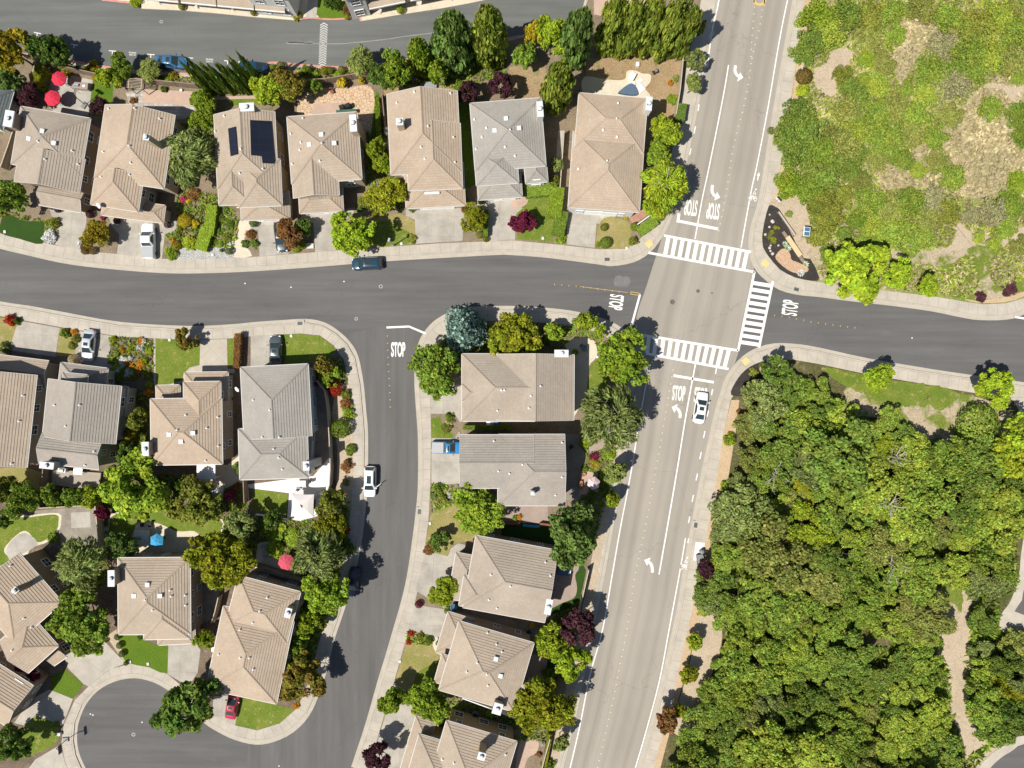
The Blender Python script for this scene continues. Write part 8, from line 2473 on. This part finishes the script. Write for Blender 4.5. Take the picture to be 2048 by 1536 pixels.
 ('shrub', 'bright', 984, 1424, 16, 1.4, 'light green shrub at the metal chimney foot'),
 ('shrub', 'bright', 1024, 1430, 12, 1.4, 'green shrub right of the metal chimney foot'),
 ('shrub', 'white_flower', 1086, 1487, 6, .8, 'white flowering shrub at the bottom fence'),
 ('shrub', 'red_brown', 1078, 1510, 7, .7, 'reddish shrub at the bottom fence'),
 ('shrub', 'mid', 1096, 1530, 16, 1.6, 'green shrub at the bottom frame edge by the avenue'),
 # corner planting, hillside edge
 ('tuft', 'silver', 1570, 488, 7, .5, 'pale agave in the black planting bed, smaller of two'),
 ('tuft', 'silver', 1575, 497, 9, .5, 'pale agave in the black planting bed, larger of two'),
 ('tuft', 'silver', 1611, 529, 8, .5, 'pale agave at the lower end of the timber bench'),
 ('tuft', 'white_flower', 1601, 546, 9, .6, 'white spiky agave at the end of the stone bed'),
 ('shrub', 'golden_green', 1550, 455, 5, .3, 'golden groundcover clump in black mulch, upper left'),
 ('shrub', 'gold', 1557, 456, 4, .3, 'golden groundcover clump in black mulch, upper right'),
 ('shrub', 'olive', 1543, 465, 7, .3, 'olive groundcover clump in black mulch'),
 ('shrub', 'golden_green', 1546, 481, 8, .3, 'golden groundcover clump in black mulch, lower'),
 ('shrub', 'olive', 1538, 474, 6, .3, 'olive groundcover clump nearest the kerb'),
 ('shrub', 'pale_green', 1578, 428, 9, .6, 'pale grey shrub behind the timber rail'),
 ('ball', 'brown', 1607, 153, 17, 1.6, 'brown rounded shrub at the hillside pavement'),
 ('shrub', 'yellow_green', 1606, 180, 17, 1.4, 'yellow green shrub below the brown rounded one'),
 ('ball', 'brown', 1450, 1004, 20, 1.8, 'brown rounded shrub in the straw strip by the avenue'),
 ('ball', 'brown', 1434, 1220, 14, 1.6, 'brown rounded shrub at the wood edge below the bus stop'),
 ('shrub', 'yellow_green', 1405, 1222, 14, 1.0, 'yellow low shrub at the wood edge below the bus stop'),
 ('shrub', 'bright', 1460, 880, 16, 1.6, 'tall green shrub at the wood pavement edge'),
 ('shrub', 'bright', 1452, 972, 14, 1.2, 'bright shrub in the straw strip, left of two'),
 ('shrub', 'bright', 1478, 975, 15, 1.2, 'bright shrub in the straw strip, right of two'),
 ('shrub', 'red_brown', 1478, 820, 4, .4, 'small rusty plant in the straw strip, upper'),
 ('shrub', 'red_brown', 1477, 824, 6, .4, 'small rusty plant in the straw strip, lower'),
 ('shrub', 'olive', 1508, 746, 12, .8, 'olive shrub in the corner planting below the crossing'),
 ('ball', 'wild', 1955, 850, 42, 3.2, 'large dome shaped shrub at the right of the grassy clearing'),
 ('shrub', 'plum', 1962, 594, 14, .5, 'dark red mat plants beside the east street, left'),
 ('shrub', 'plum', 2018, 578, 18, .5, 'dark red mat plants beside the east street, right'),
]
for b in BUSHES:
    if b[0] == 'hedge': continue
    bush(*b)
for i in range(30):
    a = (0.5 + i) / 30
    x, y = pick.uniform(224, 308), pick.uniform(676, 756)
    c = pick.choice(['orange', 'orange', 'red_brown', 'olive', 'mid', 'bright', 'white_flower', 'yellow_green'])
    bush('shrub', c, x, y, pick.uniform(6, 12), pick.uniform(.5, 1.1), {'orange': 'orange flowering plant', 'red_brown': 'rusty leaved plant', 'olive': 'olive leaved plant', 'mid': 'green leaved plant', 'bright': 'bright green plant', 'white_flower': 'white flowering plant', 'yellow_green': 'yellow green plant'}[c] + ' in the bed between silver sedan and lawn', 'flower_bed_plant', 'plant', {'orange': 'orange flowers', 'red_brown': 'rusty plants', 'olive': 'olive plants', 'mid': 'green plants', 'bright': 'bright plants', 'white_flower': 'white flowers', 'yellow_green': 'yellow green plants'}[c] + ' in the flower bed')
hedge('golden_green', 74, 152, 16, 44, 2.3, -0.30, 'lime clipped hedge left of the red parasols')
hedge('bright', 756, 238, 9, 90, 1.6, 0.05, 'narrow green hedge beside the crazy paved yard')
hedge('bright', 421, 440, 20, 58, 1.1, -0.12, 'diagonal lime hedge in the shrub garden, upper piece')
hedge('bright', 408, 478, 24, 44, 1.0, -0.30, 'diagonal lime hedge in the shrub garden, lower piece')
hedge('mid', 1082, 378, 60, 26, 1.5, 0.10, 'clipped hedge in front of the pale grey house')
hedge('bright', 1112, 404, 26, 56, 1.9, -0.12, 'tall clipped hedge beside the avenue house driveway')
hedge('mid', 1120, 446, 24, 46, 1.6, -0.20, 'clipped hedge block on the green lawn edge')
hedge('mid', 1295, 452, 40, 20, 1.0, 0.62, 'clipped hedge along the pavement at the crossing corner')
hedge('dark', 1362, 224, 18, 32, 1.6, -0.15, 'dark clipped hedge block outside the avenue fence')
hedge('red_brown', 474, 702, 12, 66, 1.4, -0.05, 'rusty red hedge between two driveways')
hedge('mid', 974, 855, 90, 9, 1.4, 0.0, 'narrow hedge in the gap between the two centre houses')
hedge('mid', 930, 375, 8, 70, .9, 0.03, 'low hedge between the long tan and the pale grey houses')
hedge('golden_green', 1095, 1500, 8, 60, 1.2, -0.18, 'narrow hedge along the bottom avenue fence')
hedge('mid', 972, 446, 9, 50, 1.3, -0.04, 'slim upright hedge left of the pale grey house driveway')

# --- the hillside: every bush its own thing
HILL = [(1640, 30, 42, 'b'), (1625, 78, 42, 'g'), (1608, 105, 30, 'g'), (1662, 62, 40, 'y'), (1700, 22, 40, 'g'), (1745, 30, 36, 'o'), (1792, 22, 34, 'g'), (1845, 14, 36, 'w'), (1900, 30, 40, 'g'), (1952, 46, 46, 'o'), (1998, 30, 40, 'y'), (2036, 62, 40, 'g'),
 (1742, 80, 34, 'w'), (1790, 70, 30, 'g'), (1770, 128, 30, 'w'), (1890, 90, 44, 'w'), (1932, 112, 46, 'g'), (1985, 104, 40, 'y'), (2030, 116, 40, 'w'), (1870, 140, 40, 'g'), (1912, 164, 40, 'w'), (1956, 140, 34, 'g'), (1736, 118, 22, 'b'), (1756, 172, 34, 'y'), (1706, 170, 28, 'g'), (1688, 148, 24, 'o'),
 (1790, 210, 42, 'w'), (1836, 224, 40, 'g'), (1752, 222, 40, 'g'), (1822, 262, 40, 'w'), (1772, 268, 44, 'g'), (1872, 270, 34, 'g'), (1700, 222, 34, 'w'), (1720, 190, 24, 'g'), (1732, 160, 18, 'y'), (1985, 216, 36, 'g'), (2044, 232, 34, 'd'), (2050, 270, 30, 'd'),
 (1598, 232, 40, 'g'), (1578, 268, 36, 'g'), (1620, 258, 42, 'g'), (1602, 300, 44, 'g'), (1644, 300, 38, 'd'), (1580, 366, 33, 'b'), (1650, 352, 42, 'g'), (1620, 378, 32, 'd'), (1692, 290, 40, 'w'), (1712, 262, 34, 'y'), (1700, 336, 34, 'g'), (1672, 318, 30, 'g'), (1650, 402, 36, 'o'), (1660, 436, 36, 'o'), (1640, 470, 28, 'o'), (1690, 392, 28, 'o'),
 (1724, 362, 26, 'w'), (1742, 402, 36, 'g'), (1780, 420, 42, 'w'), (1822, 408, 40, 'g'), (1852, 442, 42, 'w'), (1790, 462, 40, 'g'), (1838, 470, 36, 'g'), (1872, 396, 36, 'w'), (1748, 452, 34, 'y'), (1738, 480, 30, 'g'), (1892, 420, 36, 'o'), (1908, 352, 34, 'g'), (1876, 322, 30, 'w'), (1838, 338, 26, 'y'),
 (1988, 424, 38, 'w'), (2022, 404, 34, 'd'), (2040, 364, 26, 'b'), (2012, 458, 32, 'g'), (1990, 486, 22, 'y'), (1940, 430, 26, 'w'), (1958, 476, 18, 'y'), (2044, 490, 26, 'w'), (1716, 438, 24, 'd'), (1692, 470, 26, 'g'), (1660, 505, 22, 'g'), (2040, 22, 32, 'w'), (1812, 180, 22, 'g'), (1850, 186, 26, 'y'), (2042, 150, 26, 'g'), (1668, 268, 26, 'w'), (1722, 306, 24, 'g'), (1760, 318, 30, 'w'), (1806, 312, 30, 'g'), (1906, 232, 26, 'w')]
HC = {'b': ('bright', 'bright'), 'g': ('wood_mid', 'mid green'), 'y': ('wood_light', 'yellowish'), 'o': ('olive', 'olive'), 'w': ('scrub', 'greyish'), 'd': ('mid', 'dark green')}
MARK = [('the bicycle lane arrow', 1545, 355), ('the brown rounded shrub', 1600, 190), ('the top edge', 1750, 0), ('the top right corner', 2020, 10), ('the pale dirt clearing', 1680, 140), ('the straw meadow', 1950, 300), ('the forked dirt trail', 2000, 190), ('the right edge', 2048, 330), ('the solar kiosk', 1630, 460), ('the big lime tree', 1720, 500), ('the dirt patch', 1930, 470), ('the dry grass slope', 1830, 300)]
WMARK = [('the corner planting', 1490, 790), ('the wood pavement', 1440, 960), ('the bus stop pad', 1415, 1130), ('the avenue straw strip', 1400, 1320), ('the grassy clearing', 1780, 850), ('the large dome shrub', 1950, 880), ('the right edge', 2040, 1000), ('the side street', 2030, 1180), ('the sandy trail', 1910, 1290), ('the bottom right cul-de-sac', 1960, 1480), ('the bottom edge', 1650, 1520), ('the bottom left of the wood', 1380, 1500), ('the bare branches', 1570, 950), ('the middle of the wood', 1680, 1100), ('the dark hollow', 1730, 1240), ('the lower wood', 1560, 1330)]
USED = {}
def auto_label(colour, r, kind, px, py, marks, big, small):
    size = 'large' if r > big else ('small' if r < small else 'mid sized')
    ms = sorted(marks, key=lambda m: (m[1] - px) ** 2 + (m[2] - py) ** 2)
    n = 0
    for m in ms[:3]:
        dx, dy = px - m[1], py - m[2]
        side = ('right of' if dx > 0 else 'left of') if abs(dx) > abs(dy) else ('below' if dy > 0 else 'above')
        l = f'{size} {colour} {kind} {side} {m[0]}'
        if l not in USED: USED[l] = 1; return l
    for m in ms[:3]:
        for m2 in ms[1:5]:
            l = f'{size} {colour} {kind} between {m[0]} and {m2[0]}'
            if m2 is not m and len(l.split()) <= 16 and l not in USED: USED[l] = 1; return l
    for o in ('another',) if len(USED) < 0 else ('second', 'third', 'fourth', 'fifth'):
        l = f'{o} {size} {colour} {kind} near {ms[0][0]}'
        if l not in USED: USED[l] = 1; return l
    return l
for x, y, r, c in HILL:
    col, word = HC[c]
    if c == 'g' and x < 1735: col = 'wood_deep'
    if c == 'w' and (int(x) + int(y)) % 3: col, word = ('wood_olive', 'pale olive')
    bush('brush', col, x, y, r * pick.uniform(.95, 1.1), (pick.uniform(1.0, 1.45) if x < 1735 else pick.uniform(.55, .95)) * r / S, auto_label(word, r, 'wild bush', x, y, MARK, 40, 28), 'wild_bush', 'bush', 'wild bushes on the hillside', sx=pick.uniform(.85, 1.15), z=.10)
# --- the wood
def in_px(x, y, P): return inside(x, y, P)
WOOD = [(1496, 880), (1522, 800), (1560, 778), (1640, 792), (1685, 836), (1760, 842), (1840, 884), (1900, 905), (1960, 905), (2010, 890), (2100, 910), (2100, 1050), (2040, 1080), (2034, 1160), (2010, 1225), (2100, 1260), (2100, 1440), (2010, 1470), (1968, 1500), (1930, 1600), (1340, 1600), (1355, 1500), (1420, 1400), (1450, 1310), (1450, 1235), (1415, 1220), (1390, 1170), (1425, 1120), (1446, 1050), (1472, 990), (1484, 930)]
HOLES = [[(1500, 985), (1512, 980), (1518, 1000), (1506, 1010)], [(1770, 1125), (1800, 1120), (1805, 1150), (1780, 1155)], [(1690, 1270), (1760, 1262), (1790, 1290), (1700, 1296)], [(1500, 1270), (1540, 1275), (1540, 1310), (1505, 1320)], [(1775, 955), (1800, 935), (1815, 960), (1800, 990)], [(1640, 1030), (1668, 1036), (1660, 1056)], [(1898, 1175), (1935, 1175), (1940, 1250), (1928, 1330), (1935, 1430), (1970, 1480), (1930, 1520), (1900, 1420), (1890, 1330), (1878, 1260), (1850, 1220), (1860, 1170)], [(1990, 1190), (2100, 1180), (2100, 1265), (1996, 1262)], [(1945, 1560), (1975, 1505), (2048, 1465), (2100, 1465), (2100, 1610), (1930, 1610)], [(2034, 1050), (2100, 1050), (2100, 1200), (2030, 1200)]]
pts = []
g = random.Random(19)
tries = 0
while tries < 20000 and len(pts) < 235:
    tries += 1
    x, y = g.uniform(1380, 2090), g.uniform(755, 1590)
    r = g.choice((28, 36, 44, 54, 64, 72))
    if (x > 1840 and y > 1110) or y < 860 or x < 1460: r = min(r, 42)
    edge = .75 if x > 1840 and y > 1040 else .3
    if not in_px(x, y, WOOD) or any(in_px(x + dx * r * edge, y + dy * r * edge, h_) for h_ in HOLES for dx, dy in ((0, 0), (1, 0), (-1, 0), (0, 1), (0, -1), (.7, .7), (-.7, .7), (.7, -.7), (-.7, -.7))): continue
    if any((x - a) ** 2 + (y - b) ** 2 < (0.54 * (r + q)) ** 2 for a, b, q in pts): continue
    pts.append((x, y, r))
WCOL = [('wood_mid', 'mid green'), ('wood_light', 'bright green'), ('wood_deep', 'deep green'), ('wood_olive', 'olive'), ('yellow_green', 'yellowish'), ('dark', 'dark'), ('grey_olive', 'grey green'), ('golden_green', 'golden green')]
for x, y, r in sorted(pts, key=lambda q: q[1]):
    wt = [8, 7, 4, 2, .8, .3, 1.6, .5]
    if x < 1650 and y < 900: wt = [5, 9, 2, 2, 2, .2, 1, 1]
    if x > 1900 and y > 1280: wt = [3, 1, 6, 5, .5, 2, 3, .5]
    # neighbouring trees are often of one kind
    mass = math.sin(x * .021 + 1.3) + math.sin(y * .026 + x * .008) + .5 * math.sin((x - y) * .034)
    wt[0] *= 2.2 if abs(mass) < .6 else .6; wt[1] *= 2.6 if mass > .6 else .5; wt[2] *= 3.0 if mass < -.5 else .5; wt[3] *= 2.2 if mass > 1.2 else .8
    col, word = g.choices(WCOL, wt)[0]
    h = (2.4 if r > 60 and g.random() < .5 else 0) + r / S * g.uniform(.7, 1.1) + g.choice((.5, 1.0, 1.6, 3.0))
    tree('wood', col, x, y, r, h, auto_label(word, r, 'wild tree', x, y, WMARK, 45, 30), 'wild_tree', 'tree', 'wild trees in the wood', z0=.02, zc=.5, sq=g.uniform(.68, 1.2))
for i, (x, y, rot, lab) in enumerate(((1555, 952, .3, 'bare pale branches at the left of the wood'), (1640, 916, 1.4, 'bare forked branch above the middle of the wood'), (1795, 915, 2.2, 'bare grey branch below the grassy clearing'), (1790, 1135, .8, 'bare dead shrub in the lower wood'), (1780, 1010, 2.8, 'bare dark branches in the hollow of the wood'))):
    p = G(x, y, 3.5)
    o = link('dead_tree', TRUNK_PALE[i % 3], None, (p.x, p.y, .15)); o.scale = (3.6, 3.6, 4.6); o.rotation_euler = (0, 0, rot); tag(o, lab, 'dead tree')
# --- ground cover: grass tufts nobody could count
def tufts(name, label, regions, n, size, mat, seed, holes=()):
    g = np.random.default_rng(seed)
    C = []
    xs = [p[0] for r in regions for p in r]; ys = [p[1] for r in regions for p in r]
    while len(C) < n:
        x, y = g.uniform(min(xs), max(xs)), g.uniform(min(ys), max(ys))
        if any(inside(x, y, r) for r in regions) and not any(inside(x, y, h_) for h_ in holes):
            q = G(x, y, 0); C.append((q.x, q.y, ZV + .02 + g.uniform(0, .10)))
    C = np.array(C)
    Nn = unit(np.array([0, 0, .35]) + g.normal(size=C.shape))
    me = leaf_mesh(name, C, Nn, size, np.stack([g.uniform(0, 1, n), np.clip(.5 + .5 * np.sin(C[:, 0] * .5) * np.cos(C[:, 1] * .4), 0, 1), g.uniform(0, 1, n)], axis=1), 3.0)
    me.materials.clear(); me.materials.append(LEAF[mat])
    o = link(name, me); tag(o, label, 'grass', None, 'stuff'); return o
HILLP = [[(1650, 0), (2100, 0), (2100, 540), (2040, 560), (1960, 600), (1860, 585), (1700, 570), (1640, 550), (1610, 420), (1560, 380), (1600, 200)]]
BARE = [Yp for nm, mt, l, s_, Yp in Y if nm in ('dirt_clearing', 'dirt_patch', 'dirt_trail', 'planting_bed', 'straw_strip')]
tufts('meadow_grass', 'green grass tufts across the hillside meadow', HILLP, 18000, .30, 'wood_light', 3, BARE + [Yp for nm, mt, l, s_, Yp in Y if nm == 'dry_meadow'])
tufts('dry_grass', 'straw coloured dry grass tufts across the hillside meadow', HILLP, 20000, .28, 'straw', 4, BARE)
tufts('wood_undergrowth', 'low green undergrowth beneath the wild trees', [WOOD], 22000, .5, 'wood_mid', 5, HOLES)

PLANT = [[(0, 112), (60, 118), (130, 127), (215, 142), (240, 152), (200, 150), (120, 133), (40, 110), (20, 150), (0, 150)], [(300, 150), (400, 157), (530, 160), (528, 185), (420, 186), (395, 168), (250, 155)], [(595, 136), (672, 141), (740, 138), (735, 146), (652, 158), (598, 160)], [(748, 150), (900, 120), (1020, 90), (1010, 150), (900, 180), (760, 172)],
 [(395, 180), (428, 185), (426, 340), (360, 330), (352, 250), (395, 240)], [(355, 380), (430, 390), (478, 440), (474, 496), (350, 496), (332, 470), (356, 456)], [(734, 250), (772, 200), (806, 345), (808, 420), (734, 420)], [(0, 420), (90, 440), (114, 440), (112, 486), (90, 488), (92, 445), (0, 434)],
 [(60, 980), (200, 978), (210, 950), (330, 950), (480, 960), (500, 1030), (470, 1040), (380, 1030), (235, 1020), (190, 1010), (60, 1015)], [(200, 1040), (222, 1040), (226, 1100), (205, 1180), (150, 1190), (130, 1100), (200, 1100)], [(440, 1040), (512, 1030), (640, 1040), (700, 1000), (698, 1090), (672, 1180), (620, 1330), (600, 1400), (545, 1400), (610, 1190), (520, 1130), (480, 1110), (450, 1090)],
 [(240, 770), (300, 790), (300, 930), (240, 940)], [(215, 675), (310, 678), (308, 760), (216, 760)], [(635, 722), (690, 716), (696, 768), (640, 765)], [(880, 685), (910, 662), (1020, 642), (1150, 652), (1205, 668), (1200, 700), (1150, 672), (1120, 700), (925, 705), (900, 760), (866, 768)],
 [(1160, 840), (1220, 800), (1236, 880), (1214, 985), (1190, 1090), (1150, 1010), (1176, 940)], [(1180, 1140), (1160, 1220), (1120, 1320), (1100, 1480), (1040, 1480), (1090, 1350), (1070, 1260), (1110, 1230), (1150, 1200)], [(862, 968), (924, 970), (930, 1004), (862, 1024)], [(815, 1258), (880, 1276), (868, 1292), (812, 1284)], [(900, 1386), (1030, 1430), (1040, 1480), (900, 1440)]]
NOP = [Yp for nm, mt, l, s_, Yp in Y if l >= 1 and mt in ('drive', 'drive_tilt', 'drive_diag', 'patio', 'patio_dark', 'cream', 'white_pave', 'pink', 'paver', 'slate', 'flag', 'turf', 'lawn', 'lawn_fresh')]
tufts('garden_groundcover', 'low mixed green ground cover in the garden beds', PLANT, 15000, .26, 'mid', 8, NOP)
tufts('garden_weeds', 'dry yellowish low plants in the garden beds', PLANT, 6000, .22, 'golden_green', 9, NOP)
